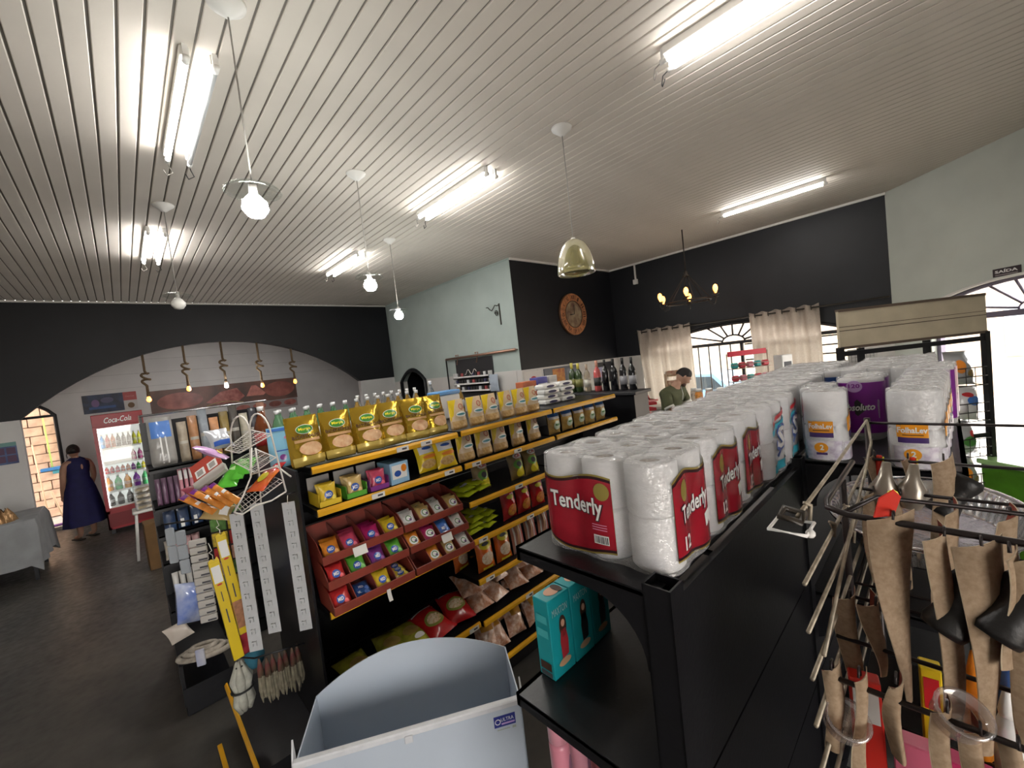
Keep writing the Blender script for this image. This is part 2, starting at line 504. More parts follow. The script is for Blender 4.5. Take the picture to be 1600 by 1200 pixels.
# ---- window 1: iron grille with fan light
wn = MB()
def wbar(a, b, r=0.016, n=5): wn.tube([a, b], r, n)
XI = XW + 0.09
wn.box(XI - .03, XI + .03, 0.89, 4.59, 2.085, 2.145)
for y in (0.91, 2.60, 4.57): wn.box(XI - .03, XI + .03, y - .025, y + .025, 0.95, 2.1)
wn.tube([(XI, 0.89 + 3.7 * k / 28, za_win(0.89 + 3.7 * k / 28) - 0.03) for k in range(29)], 0.035, 6)
w1 = struct('window_1', wn, m_grille)
fan = MB()
HUBY = 2.74
fan.tube([(XI, HUBY + 0.20 * cos(a), 2.13 + 0.13 * sin(a)) for a in [pi * k / 12 for k in range(13)]], 0.018, 5)
struct('fan_hub', fan, m_grille, w1)
for a in (14, 38, 62, 90, 118, 142, 166):
    ca, sa = cos(radians(a)), sin(radians(a))
    y, z = HUBY + 0.20 * ca, 2.13 + 0.13 * sa
    t = 0
    while z + sa * t < za_win(min(4.58, max(0.90, y + ca * t))) - 0.03 and 0.92 < y + ca * t < 4.56 and t < 3: t += 0.02
    struct('fan_spoke', MB().tube([(XI, y, z), (XI, y + ca * t, z + sa * t)], 0.018, 5), m_grille, w1)
vb = MB().tube([(0, 0, 0.95), (0, 0, 2.1)], 0.013, 5).mesh('window_bar', m_grille)
for k in range(9): link('bar', vb, w1, (XI, 2.80 + k * 0.2, 0))
hb = MB().box(-.02, .02, -0.81, 0.81, -0.012, 0.012).mesh('window_rail', m_grille)
for k in range(8): link('rail', hb, w1, (XI, 1.74, 1.05 + k * 0.145))
struct('glass_pane', MB().box(XI + .05, XI + .055, 0.9, 4.58, 0.96, 2.09), film_mat('window_glass', (0.97, 0.99, 0.98), 0.06, 0.02, 5, 0.02), w1)
# ---- exit door: fan light above open leaves
dn = MB()
dn.add([], [])
def chbox(mb, s0, s1, z0, z1, t0, t1):
    vs = [chp(s0, z0, t0), chp(s1, z0, t0), chp(s1, z0, t1), chp(s0, z0, t1), chp(s0, z1, t0), chp(s1, z1, t0), chp(s1, z1, t1), chp(s0, z1, t1)]
    mb.add(vs, [(0,3,2,1),(4,5,6,7),(0,1,5,4),(1,2,6,5),(2,3,7,6),(3,0,4,7)])
chbox(dn, 0.55, 2.70, 2.09, 2.16, .07, .12)
dn.tube([chp(0.56 + 2.13 * k / 20, za_door(0.56 + 2.13 * k / 20) - 0.02, .1) for k in range(21)], 0.03, 6)
for s in (0.57, 2.68): chbox(dn, s - .03, s + .03, 0, 2.3, .07, .13)
m_door = mat('violet_grey_iron', (0.16, 0.14, 0.19), 0.4, metal=0.2)
d2 = struct('door_2', dn, m_door)
fan = MB().tube([chp(1.625 + 0.17 * cos(a), 2.16 + 0.10 * sin(a), .1) for a in [pi * k / 12 for k in range(13)]], 0.010, 5)
struct('fan_hub', fan, m_door, d2)
for a in (8, 38, 65, 90, 115, 142, 172):
    ca, sa = cos(radians(a)), sin(radians(a)); s, z = 1.625 + 0.17 * ca, 2.16 + 0.10 * sa; t = 0
    while z + sa * t < za_door(min(2.69, max(0.56, s + ca * t))) - .02 and 0.58 < s + ca * t < 2.67 and t < 3: t += 0.02
    struct('fan_spoke', MB().tube([chp(s, z, .1), chp(s + ca * t, z + sa * t, .1)], 0.014, 5), m_door, d2)
# ================================================================== lamps
m_tube = glow('lit_tube', (1.0, 0.97, 0.93), TUBE_POWER)
m_dead = mat('unlit_tube', (0.75, 0.78, 0.78), 0.15, trans=0.4)
m_wplast = mat('white_plastic', (0.78, 0.77, 0.74), 0.4)
m_cord = mat('grey_cord', (0.35, 0.33, 0.30), 0.5)
m_wire = mat('black_wire', (0.02, 0.02, 0.02), 0.5)
tube_me = MB().tube([(0, -0.585, 0), (0, 0.585, 0)], 0.0145, 10).mesh('lit_tube', m_tube)
dead_me = MB().tube([(0, -0.585, 0), (0, 0.585, 0)], 0.0135, 10).mesh('unlit_tube', m_dead)
bat_me = MB().bev(-.022, .022, -.60, .60, .024, .075, .004).mesh('light_batten', m_wplast)
cap_me = MB().tube([(0, -0.022, 0), (0, 0.022, 0)], 0.017, 8).box(-0.012, 0.012, -0.012, 0.012, 0.0, 0.075).mesh('tube_holder', m_wplast)
def strip_light(x, y, offs, label, dead=()):
    t = thing('fluorescent_light', label, 'light', (x, y, HC - 0.075), 0, 'ceiling fluorescent lights')
    for i, dx in enumerate(offs):
        link('batten', bat_me, t, (dx, 0, 0))
        link('tube', dead_me if i in dead else tube_me, t, (dx, 0, 0))
        for s in (-1, 1): link('tube_holder', cap_me, t, (dx, s * 0.605, 0))
        obj('dangling_wire', MB().tube([(dx, 0.625, 0.0), (dx + .01, 0.67, -0.01), (dx + .03, 0.69, -0.05), (dx - .01, 0.67, -0.085), (dx - .03, 0.64, -.06)], 0.004, 5), m_wire if i else m_cord, t)
strip_light(0.45, 3.27, (0.0, 0.13), 'fluorescent light with one lit and one dead tube, nearest the gold ceiling beam', dead=(1,))
strip_light(2.69, 3.47, (0.0, 0.11), 'lit double tube light on the ceiling left of the yellow glass pendant')
strip_light(6.60, 1.54, (0.0,), 'single lit tube light on the ceiling beside the black window wall')
strip_light(2.66, 6.30, (0.0, 0.11), 'small lit double tube light behind the LED pendant near the green wall')
strip_light(0.40, 6.25, (0.0, 0.14), 'short lit double tube light above the black arch wall')
strip_light(2.69, 0.53, (0.0, 0.11), 'large lit double tube light cut off by the top of the picture')
bpy.data.objects['fluorescent_light']['label'] = 'fluorescent light with one lit and one dead tube, high on the left'

m_clear = film_mat('clear_acrylic', (0.96, 0.98, 0.97), 0.14, 0.05, 8, 0.05)
m_led = glow('lit_led', (1.0, 0.98, 0.95), LED_POWER)
canopy_me = MB().lathe([(0.085, 0), (0.08, -0.012), (0.045, -0.04), (0.02, -0.062), (0.004, -0.066)], 20).mesh('canopy', m_wplast)
def dome(r, h, n=20, th=0.004):
    prof = []
    K = 9
    for k in range(K + 1):
        a = pi / 2 * k / K
        prof.append((max(0.022, r * sin(a) ** 0.8), h * cos(a)))
    inner = [(max(0.018, p[0] - th), p[1] - th * 0.5) for p in reversed(prof)]
    return MB().lathe(prof + inner, n)
def pendant(x, y, zb, kind, label):
    t = thing('pendant_lamp', label, 'lamp', (x, y, HC), 0, 'ceiling pendant lamps')
    L = HC - zb
    link('canopy', canopy_me, t)
    if kind == 'yellow':
        obj('cord', MB().tube([(0, 0, -0.05), (0, 0, -L + 0.27)], 0.004, 5), m_cord, t)
        obj('glass_shade', dome(0.155, 0.28, 28, 0.006), mat('pale_yellow_glass', (0.80, 0.74, 0.36), 0.08, trans=0.75, coat=0.3), t, (0, 0, -L))
        obj('socket', MB().lathe([(0.02, 0.29), (0.026, 0.26), (0.026, 0.20), (0.02, 0.19)], 12), m_wplast, t, (0, 0, -L))
        obj('bulb', MB().lathe([(0.005, 0.08), (0.022, 0.09), (0.03, 0.13), (0.02, 0.18), (0.013, 0.2)], 12), mat('frosted_unlit_bulb', (0.85, 0.84, 0.8), 0.3), t, (0, 0, -L))
    else:
        obj('cord', MB().tube([(0, 0, -0.05), (0, 0, -L + 0.12)], 0.004, 5), m_cord, t)
        obj('socket', MB().lathe([(0.006, 0.13), (0.019, 0.12), (0.019, 0.07), (0.016, 0.06)], 12), m_cord, t, (0, 0, -L))
        obj('glass_shade', dome(0.125, 0.035, 24, 0.003), m_clear, t, (0, 0, -L + 0.075))
        obj('bulb', MB().lathe([(0.004, -0.045), (0.035, -0.038), (0.058, -0.005), (0.054, 0.025), (0.035, 0.05), (0.02, 0.065)], 16), m_led if kind == 'led' else mat('frosted_unlit_bulb'), t, (0, 0, -L))
pendant(2.82, 2.06, 2.875, 'yellow', 'pale yellow glass dome pendant lamp hanging in front of the wooden clock')
pendant(0.576, 2.27, 3.09, 'led', 'large glaring white LED pendant nearest the camera, high on the left')
pendant(1.746, 3.56, 3.044, 'led', 'small glaring LED pendant in a clear shade in front of the green wall')
pendant(2.845, 5.08, 3.015, 'led', 'farthest glaring LED pendant, hanging before the green wall and lower in the picture')
pendant(0.494, 4.98, 3.115, 'off', 'unlit clear glass pendant hanging in front of the black arch wall')

# chandelier with six candle bulbs
m_iron = mat('wrought_iron', (0.05, 0.042, 0.035), 0.5, metal=0.6, bump=0.1)
m_amber = glow('lit_amber_bulb', (1.0, 0.30, 0.035), WARM_POWER)
m_amber_off = mat('unlit_amber_glass', (0.75, 0.45, 0.22), 0.1, trans=0.7)
ch = thing('chandelier', 'black iron ring chandelier with amber candle bulbs before the black wall', 'chandelier', (6.815, 2.836, 2.87))
obj('ring', MB().tube([(0.34 * cos(a), 0.34 * sin(a), 0) for a in [2 * pi * k / 28 for k in range(28)]], 0.016, 6, closed=True), m_iron, ch)
obj('chain', MB().tube([(0, 0, 0.46), (0, 0, HC - 2.87 - 0.02)], 0.010, 5), m_iron, ch)
obj('crown', MB().lathe([(0.012, 0.50), (0.035, 0.48), (0.035, 0.45), (0.06, 0.42), (0.012, 0.40)], 12), m_iron, ch)
rod = MB().tube([(0.34, 0, 0), (0.10, 0, 0.33), (0.03, 0, 0.43)], 0.007, 5).mesh('stay_rod', m_iron)
arm = MB().tube([(0.33, 0, 0), (0.37, 0, -0.07), (0.44, 0, -0.085), (0.475, 0, -0.03), (0.465, 0, 0.03)], 0.008, 6).lathe([(0.01, 0.02), (0.05, 0.035), (0.052, 0.042), (0.012, 0.042)], 12, c=(0.465, 0)).mesh('candle_arm', m_iron)
def bulb_prof(): return [(0.012, 0.045), (0.014, 0.06), (0.032, 0.10), (0.036, 0.13), (0.026, 0.17), (0.004, 0.185)]
bl_on = MB().lathe(bulb_prof(), 12, c=(0.465, 0)).mesh('candle_bulb', m_amber)
bl_off = MB().lathe(bulb_prof(), 12, c=(0.465, 0)).mesh('unlit_candle_bulb', m_amber_off)
for k in range(6):
    a = 0.35 + k * pi / 3
    link('stay_rod', rod, ch, rot=(0, 0, a + 0.3))
    o = link('candle_arm', arm, ch, rot=(0, 0, a))
    link('bulb', bl_off if k == 5 else bl_on, ch, rot=(0, 0, a))

# rope lamps in the arch
m_rope = mat('twisted_jute_rope', (0.20, 0.135, 0.075), 0.9, bump=0.8, bscale=120, var=0.3, vscale=60)
for i, (x, zb) in enumerate(((0.36, 2.31), (0.95, 2.43), (1.55, 2.42), (2.18, 2.35), (2.82, 2.36))):
    zt = za_arch(x)
    where = ['leftmost rope lamp, above the red drinks fridge', 'second rope lamp from the fridge end of the arch', 'middle rope lamp with the glaring white bulb', 'fourth rope lamp, above the right half of the meat banner', 'rope lamp farthest from the fridge, at the banner end'][i]
    t = thing('rope_lamp', where, 'lamp', (x, YA + 0.06, zt), 0, 'knotted rope lamps under the arch')
    L = zt - zb
    kz = -L * 0.52
    pts = [(0, 0, 0), (0, 0, kz + 0.12), (0.03, 0, kz + 0.07)]
    for k in range(18):
        a = k / 17 * 3.1 * pi
        pts.append((0.055 * cos(a + .6), 0.035 * sin(a * 0.9), kz + 0.08 - 0.17 * k / 17 + 0.025 * sin(a)))
    pts += [(0.0, 0, kz - 0.14), (0, 0, -L + 0.10)]
    obj('rope', MB().tube(pts, 0.021, 6), m_rope, t)
    obj('socket', MB().lathe([(0.02, 0.12), (0.024, 0.10), (0.024, 0.05), (0.018, 0.045)], 10), m_rope, t, (0, 0, -L))
    obj('bulb', MB().lathe([(0.003, -0.055), (0.03, -0.04), (0.037, -0.01), (0.025, 0.03), (0.014, 0.055)], 12), glow('lit_strong_led', (1.0, 0.97, 0.94), 190.0) if i == 2 else m_amber, t, (0, 0, -L))

# small white emergency fitting on its conduit
t = thing('emergency_light', 'small white box on a white conduit high on the black wall', 'light', (XW, 4.55, 3.62))
obj('conduit', MB().box(-0.03, 0, -0.014, 0.014, 0.08, HC - 3.62 - .03), m_wplast, t)
obj('box', MB().bev(-0.06, 0, -0.05, 0.05, -0.02, 0.085, 0.008), m_wplast, t)
# ================================================================== shelving helpers
m_yel = mat('yellow_price_rail', (0.78, 0.40, 0.015), 0.35, var=0.12, vscale=6)
m_tagw = mat('white_price_tag', (0.78, 0.76, 0.72), 0.5)
m_ink = mat('dark_ink', (0.06, 0.06, 0.07), 0.6)
def shelf_part(t, x0, x1, yf, yb, z, rail=True, tags=(), name='shelf'):
    """steel shelf whose front edge is at y=yf (faces -y when yf<yb)"""
    d = 1 if yb > yf else -1
    mb = MB()
    a, b = sorted((yf + d * 0.004, yb))
    mb.box(x0 + .004, x1 - .004, a, b, z - 0.012, z)
    a, b = sorted((yf + d * 0.004, yf + d * 0.016))
    mb.box(x0 + .004, x1 - .004, a, b, z - 0.036, z)
    for xx in (x0 + .004, x1 - .010):      # side brackets
        pl = [(yf + d * .01, z - .012), (yb, z - .012), (yb, z - .11), (yf + d * .16, z - .035), (yf + d * .01, z - .034)]
        mb.prism(pl, xx, xx + .006, axis='x')
    s = obj(name, mb, m_bl, t)
    if rail:
        r = MB()
        y0 = yf
        pr = [(y0 - d * .000, z - .034), (y0 - d * .010, z - .030), (y0 - d * .010, z - .010), (y0 - d * .002, z + .004), (y0 + d * .006, z + .004), (y0 + d * .006, z - .034)]
        r.prism(pr, x0 + .006, x1 - .006, axis='x')
        obj('price_rail', r, m_yel, s)
    for tx in tags:
        g = MB().box(tx - .038, tx + .038, *sorted((yf - d * .0135, yf - d * .0115)), z - .029, z - .001)
        g.box(tx - .004, tx + .026, *sorted((yf - d * .0142, yf - d * .0134)), z - .020, z - .010, m=1)
        obj('price_tag', g, [m_tagw, m_ink], s)
    return s
def post_me(h, w=.04, dpt=.06):
    mb = MB().box(-w/2, -w/2 + .004, -dpt/2, dpt/2, 0, h).box(w/2 - .004, w/2, -dpt/2, dpt/2, 0, h)
    mb.box(-w/2, w/2, -dpt/2, -dpt/2 + .004, 0, h).box(-w/2, w/2, dpt/2 - .004, dpt/2, 0, h)
    return mb

# ------------------------------------------------ gondola with yellow price rails
YF, YP = 2.20, 2.68
gd = thing('shelf_gondola', 'long black steel shelf gondola with yellow price rails full of snack bags', 'shelf', (0, 0, 0))
pm = post_me(1.80).mesh('gondola_post', m_bl)
for x in (0.615, 1.555, 2.49, 3.42): link('post', pm, gd, (x, YP, 0))
for a, b in ((.64, 1.535), (1.575, 2.47), (2.51, 3.40)):
    for k in range(4):
        obj('back_panel', MB().box(a, b, YP - .012, YP + .012, .12 + .42 * k, .12 + .42 * (k + 1) - .006), m_bl, gd)
    obj('plinth', MB().box(a, b, YF + .06, YP, 0, .12), m_bl, gd)
obj('end_panel', MB().box(.592, .604, YF + .10, YP + .52, 0.05, 1.78), m_bl, gd)
tags = {0: {1.795: (1.14, 1.30), 1.575: (.96, 1.44), .52: (1.26, 1.48)},
        1: {1.795: (), 1.575: (1.66, 2.05), 1.315: (2.02,), 1.06: (1.64, 2.1), .785: (1.66,), .50: (2.0,), .175: ()},
        2: {1.795: (), 1.575: (), 1.315: (), 1.06: (), .785: (), .50: (), .175: ()}}
for mod, (a, b) in enumerate(((.635, 1.545), (1.565, 2.48), (2.50, 3.41))):
    for z, tg in tags[mod].items():
        shelf_part(gd, a, b, YF, YP - .015, z, True, tg)
    for z in (1.795, 1.2, .6):
        shelf_part(gd, a, b, YP + .50, YP + .015, z, False)
shelf_part(gd, .635, 1.545, YF + .02, YP - .015, 1.035, True)
shelf_part(gd, .635, 1.545, YF, YP - .015, .175, True)

# ================================================================== bags
def mk(nm, c=(.5, .5, .5), r=.35, **k):
    k.setdefault('coat', .4)
    return mat(nm, c, r, **k)
m_gold = mk('gold_foil', (0.50, 0.32, 0.03), .2, metal=.75, bump=.5, bscale=24, coat=.2)
m_golds = mk('pale_gold_print', (0.62, 0.47, 0.12), .25, metal=.3, bump=.2, bscale=25)
m_potato = mk('potato_picture', (0.60, 0.30, 0.16), .3, col2=(0.75, 0.52, 0.30), vscale=30)
m_lgreen = mk('leaf_green', (0.05, 0.22, 0.03), .35)
m_lyel = mk('lemon_yellow', (0.85, 0.72, 0.03), .35)
m_bwhite = mk('print_white', (0.82, 0.82, 0.80), .35)
m_brown = mk('print_brown', (0.10, 0.045, 0.02), .4)
m_bagyel = mk('yellow_bag', (0.86, 0.62, 0.02), .25, bump=.25, bscale=25)
m_corn = mk('cornflake_picture', (0.62, 0.42, 0.18), .35, col2=(0.45, 0.26, 0.08), vscale=60)
m_beige = mk('beige_bag', (0.72, 0.56, 0.36), .28, var=.2, vscale=14, bump=.2, bscale=25)
m_teal = mk('teal_print', (0.05, 0.25, 0.30), .4)
m_red = mk('red_print', (0.55, 0.02, 0.025), .35)
m_bagred = mk('red_bag', (0.50, 0.018, 0.02), .25, bump=.3, bscale=25, var=.2, vscale=20)
m_blue = mk('blue_print', (0.03, 0.10, 0.42), .35)
m_bagblue = mk('blue_bag', (0.035, 0.14, 0.45), .3, bump=.25, bscale=25)
m_lime = mk('lime_bag', (0.42, 0.50, 0.02), .25, bump=.4, bscale=22, var=.2, vscale=30)
m_black = mk('black_print', (0.02, 0.02, 0.02), .4)
m_orange = mk('orange_print', (0.80, 0.25, 0.02), .35)
m_pop = mk('popcorn_picture', (0.80, 0.70, 0.55), .5, col2=(0.60, 0.38, 0.2), vscale=70)
m_kraft = mk('olive_brown_bag', (0.30, 0.20, 0.05), .35, bump=.3, bscale=25, var=.25, vscale=20)
m_clearbag = mk('clear_bag_of_biscuits', (0.60, 0.27, 0.15), .12, col2=(0.86, 0.64, 0.50), vscale=30, bump=.9, bscale=30, coat=1.0)
m_purple = mk('purple_print', (0.20, 0.03, 0.25), .35)

def bag_fn(w, h, d, kind='pouch', seed=0, noise=.007):
    def thick(x, y):
        a = min(1, abs(2 * x / w)); v = min(1, max(0, y / h))
        ex = max(0, 1 - a ** 2.6) ** .75
        if kind == 'pouch': ey = min(1, v / .10) ** .55 * max(0, 1 - v ** 1.7) ** .85
        else: ey = max(0, sin(pi * v)) ** .62
        seal = min(1, (1 - v) / .07) if v > .93 else 1
        nz = mnoise.noise(Vector((x * 16 + seed * 7.1, y * 16 + seed, 3.3 * seed)))
        rg = 1 - 2 * abs(mnoise.noise(Vector((x * 21 + seed * 3.7, y * 13 - x * 9 + seed, 1.7 * seed))))   # creases
        return d / 2 * ex * ey * (1 if kind != 'pouch' else seal) + (noise * (nz + .7 * rg) * (ex * ey + .15))
    def px(x, y):
        v = y / h
        return x * (1 - (.09 * sin(pi * v) if kind == 'pillow' else .06 * v + .10 * max(0, 1 - v / .10) ** 2))
    def front(x, y, off=0.0): return (px(x, y), -thick(x, y) - off, y)
    def back(x, y): return (px(x, y), thick(x, y) * .9 + .0006, y)
    return front, back
def bag_body(w, h, d, kind, seed=0, nu=14, nv=20, m=0, mb=None, noise=.007):
    fr, bk = bag_fn(w, h, d, kind, seed, noise)
    mb = mb or MB()
    mb.grid(lambda u, v: fr((u - .5) * w, v * h), nu, nv, m)
    mb.grid(lambda u, v: bk((u - .5) * w, v * h), nu, nv, m, flip=True)
    return mb, fr
def make_bag(name, label, cat, w, h, d, kind, mats, decals, group=None, seed=0, noise=.007):
    """decals: list of (part_name, material, kind, args...) in fractions of w and h"""
    t = thing(name, label, cat, (0, 0, 0), 0, group)
    mb, fr = bag_body(w, h, d, kind, seed, noise=noise)
    obj('bag_body', mb, mats, t)
    for i, dc in enumerate(decals):
        pn, mm, kk, a = dc[0], dc[1], dc[2], dc[3:]
        off = .0030 + .0009 * i
        fn = lambda x, y: fr(x, y, off)
        g = MB()
        if kk == 'rect': rect_on(g, fn, a[0] * w, a[1] * w, a[2] * h, a[3] * h, 0, 8, 8)
        elif kk == 'disc': disc_on(g, fn, a[0] * w, a[1] * h, a[2] * w, a[3] * h, 0, 18, 3)
        elif kk == 'ring':
            R = [fn(a[0] * w + a[2] * w * cos(q), a[1] * h + a[3] * h * sin(q)) for q in [2 * pi * k / 18 for k in range(18)]]
            g.tube(R, a[4] if len(a) > 4 else .002, 4, closed=True)
        elif kk == 'poly':
            g.add([fn(x * w, y * h) for x, y in a[0]], [tuple(range(len(a[0])))])
        elif kk == 'text':
            put_text(g, a[0], lambda x, y: fn(a[1] * w + x, a[2] * h + y), a[3] * w, a[4] * h if len(a) > 4 and a[4] else None, 0, a[5] if len(a) > 5 else 0, a[6] if len(a) > 6 else 0.0)
        obj(pn, g, mm, t)
    return t
LEAN = -0.10
def row(proto, xs, y, z, labels, lean=LEAN, jit=.05, group=None, rz=0, ys=None, first=True):
    for i, x in enumerate(xs):
        r = (lean + random.uniform(-.03, .03), random.uniform(-.015, .015), rz + random.uniform(-jit, jit))
        yy = (ys[i] if ys else y)
        if i == 0 and first: proto.location = (x, yy, z); proto.rotation_euler = r; proto['label'] = labels[0]; proto['group'] = group or proto.get('group', '')
        else: dup(proto, (x, yy, z), r, labels[i], group)

# gold potato stick pouches, top shelf (each crumpled its own way)
names6 = ['gold potato stick pouch at the left end of the top yellow shelf'] + [f'gold potato stick pouch, {ORD[k]} from the left on the top yellow shelf' for k in range(1, 5)] + ['gold potato stick pouch, last before the beige corn bags']
for i, x in enumerate([.655, .822, .985, 1.135, 1.29, 1.445]):
    p = make_bag('potato_stick_bag', names6[i], 'snack bag', .170, .258, .105, 'pouch', m_gold, [
        ('bottom_band', m_golds, 'rect', -.46, .46, .02, .19),
        ('picture', m_potato, 'disc', .06, .33, .34, .13),
        ('caption_band', mk('peach_band', (.58, .34, .16), .3), 'rect', -.36, .40, .475, .53),
        ('logo_oval', m_bwhite, 'disc', .0, .725, .262, .094),
        ('logo_field', m_lgreen, 'disc', .0, .725, .245, .084),
        ('lettering', m_lyel, 'text', 'Marpa', .0, .725, .36, .075, 0, .02),
        ('lettering', m_brown, 'text', 'BATATA PALHA', .02, .585, .84, .066, 0, .03)], 'gold potato stick pouches', seed=i + 1)
    p.location = (x, 2.262 + .012 * (i % 2), 1.80); p.rotation_euler = (-.12 + random.uniform(-.05, .05), random.uniform(-.03, .03), random.uniform(-.12, .12))

# yellow and beige corn snack bags
def corn_bag(seed):
    return make_bag('corn_snack_bag', '', 'snack bag', .135, .205, .075, 'pouch', m_beige, [
        ('corner_patch', m_bagyel, 'poly', [(-.49, .985), (-.49, .30), (-.34, .52), (-.20, .78), (.02, .985)]),
        ('picture', m_corn, 'rect', -.46, .46, .03, .30),
        ('logo_ring', m_red, 'ring', .18, .74, .12, .09, .0022),
        ('script', m_bwhite, 'disc', .10, .50, .34, .085),
        ('script_stroke', m_teal, 'disc', .10, .50, .28, .035)], seed=seed)
p = corn_bag(2)
xs = [1.605, 1.76, 1.90, 2.05, 2.19, 2.33]
row(p, xs, 2.255, 1.80, [f'yellow and beige corn snack bag, {ORD[k]} from the left on the top yellow shelf' for k in range(6)], group='corn snack bags on the top shelf')
p2 = corn_bag(5)
row(p2, [1.63, 1.79, 1.94, 2.12, 2.30], 2.25, 1.58, ['yellow and beige corn snack bag, ' + ORD[k] + ' from the left on the second yellow shelf' for k in range(5)], group='corn snack bags on the second shelf')
dup(p2, (2.03, 2.36, 1.58), (-.05, 0, .1), 'yellow and beige corn snack bag half hidden behind its row on the second shelf', 'corn snack bags on the second shelf')

# white and orange ring snacks at the right end of module one
p = make_bag('onion_ring_bag', '', 'snack bag', .15, .20, .08, 'pillow', m_bagyel, [
    ('band', m_bwhite, 'rect', -.4, .4, .55, .88), ('scribble', m_blue, 'disc', .0, .72, .26, .05), ('swoosh', m_orange, 'disc', .05, .44, .36, .06), ('picture', m_corn, 'disc', -.05, .22, .36, .14)], seed=3)
row(p, [1.36, 1.475], 2.27, 1.58, ['slumped yellow ring snack bag leaning at the right of the second shelf', 'upright yellow ring snack bag next to the slumped one'], ys=[2.29, 2.25], lean=-.28, group='ring snack bags')

# blue topped bags with an oval label
p = make_bag('bean_snack_bag', '', 'snack bag', .145, .185, .085, 'pillow', mk('golden_snack_bag', (.55, .36, .10), .3, var=.25, vscale=26, bump=.2, bscale=25), [
    ('top_band', m_bagblue, 'rect', -.49, .49, .76, .985), ('white_band', m_bwhite, 'rect', -.47, .47, .66, .77), ('label_oval', mk('mint_label', (.55, .66, .52), .4), 'disc', .0, .38, .30, .20), ('label_stroke', m_lgreen, 'disc', .0, .40, .2, .05)], seed=6)
row(p, [2.56, 2.73, 2.90, 3.06, 3.23], 2.26, 1.58, [f'golden snack bag with a blue top and pale oval label, {ORD[k]} from the left' for k in range(5)], group='blue topped snack bags')

# dark green and yellow CRI bags, third shelf
p = make_bag('corn_puff_bag', '', 'snack bag', .15, .215, .09, 'pillow', m_kraft, [
    ('yellow_patch', m_lyel, 'disc', .1, .22, .36, .17), ('green_shape', mk('bright_green', (.12, .35, .02), .35), 'disc', -.05, .50, .3, .16), ('black_shape', m_black, 'disc', -.02, .50, .16, .10), ('logo_back', m_bwhite, 'disc', .08, .80, .34, .10), ('lettering', m_red, 'text', 'CRI', .08, .80, .46, .11, .2, .03)], seed=8)
row(p, [1.80, 2.12, 2.27], 2.27, 1.32, ['olive and yellow corn puff bag tilted at the left of the third shelf', 'olive and yellow corn puff bag standing in the middle of the third shelf', 'olive and yellow corn puff bag beside the tissue packs on the third shelf'], ys=[2.33, 2.29, 2.28], lean=-.2, group='corn puff bags')

# lime packs lying flat
lime = make_bag('lime_snack_pack', '', 'snack bag', .13, .17, .045, 'pillow', m_lime, [('name_patch', m_purple, 'disc', .0, .72, .25, .07), ('name_patch', m_bwhite, 'disc', .0, .35, .3, .09)], seed=9)
spots = [(1.66, 2.26, 1.325), (1.64, 2.27, 1.36), (1.78, 2.27, 1.33), (1.76, 2.28, 1.37)]
spots2 = [(1.64, 2.24, 1.07), (1.78, 2.24, 1.07), (1.65, 2.25, 1.105), (1.80, 2.25, 1.105), (1.67, 2.25, 1.14), (1.80, 2.26, 1.142), (1.71, 2.26, 1.178)]
lab = [f'flat lime green snack pack on the third shelf beside the corn puffs, {w}' for w in ('bottom left', 'top left', 'bottom right', 'top right')] + \
      [f'flat lime green snack pack in the pile on the fourth shelf, {w}' for w in ('lowest left', 'lowest right', 'second layer left', 'second layer right', 'third layer left', 'third layer right', 'topmost')]
for i, (x, y, z) in enumerate(spots + spots2):
    r = (-pi / 2 + random.uniform(-.06, .06), random.uniform(-.05, .05), random.uniform(-.25, .25) + .2)
    if i == 0: lime.location = (x, y, z + .02); lime.rotation_euler = r; lime['label'] = lab[0]; lime['group'] = 'flat lime snack packs'
    else: dup(lime, (x, y, z + .02), r, lab[i], 'flat lime snack packs')

# red snack bags on the fourth shelf
p = make_bag('red_snack_bag', '', 'snack bag', .145, .215, .085, 'pillow', m_bagred, [
    ('picture', mk('orange_snack_picture', (.75, .38, .05), .35, col2=(.5, .1, .03), vscale=40), 'disc', .05, .30, .36, .2), ('logo_patch', m_lyel, 'disc', .0, .76, .24, .07), ('logo_patch', m_purple, 'disc', -.2, .9, .18, .04)], seed=11)
row(p, [1.97, 2.12, 2.28], 2.265, 1.065, ['red snack bag at the left of the trio on the fourth shelf', 'red snack bag in the middle of the trio on the fourth shelf', 'red snack bag of the trio nearest the tissue packs on the fourth shelf'], group='red snack bags')

# orange popcorn bags, fifth shelf
p = make_bag('popcorn_bag', '', 'snack bag', .15, .225, .08, 'pillow', mk('orange_red_bag', (.68, .14, .02), .25, bump=.3, bscale=25, var=.2, vscale=12), [
    ('yellow_top', m_lyel, 'disc', .0, .80, .36, .13), ('lettering_patch', m_black, 'disc', .0, .83, .22, .05), ('popcorn', m_pop, 'disc', .0, .40, .36, .2), ('bottom_patch', m_lyel, 'rect', -.3, .3, .06, .14)], seed=12)
row(p, [1.70, 1.87], 2.265, .79, ['orange and red popcorn bag at the left on the fifth shelf', 'orange and red popcorn bag next to the wafer packs on the fifth shelf'], group='popcorn bags')
dup(p, (1.60, 2.42, .79), (-.12, 0, .2), 'orange and red popcorn bag pushed back into the shadow of the fifth shelf', 'popcorn bags')
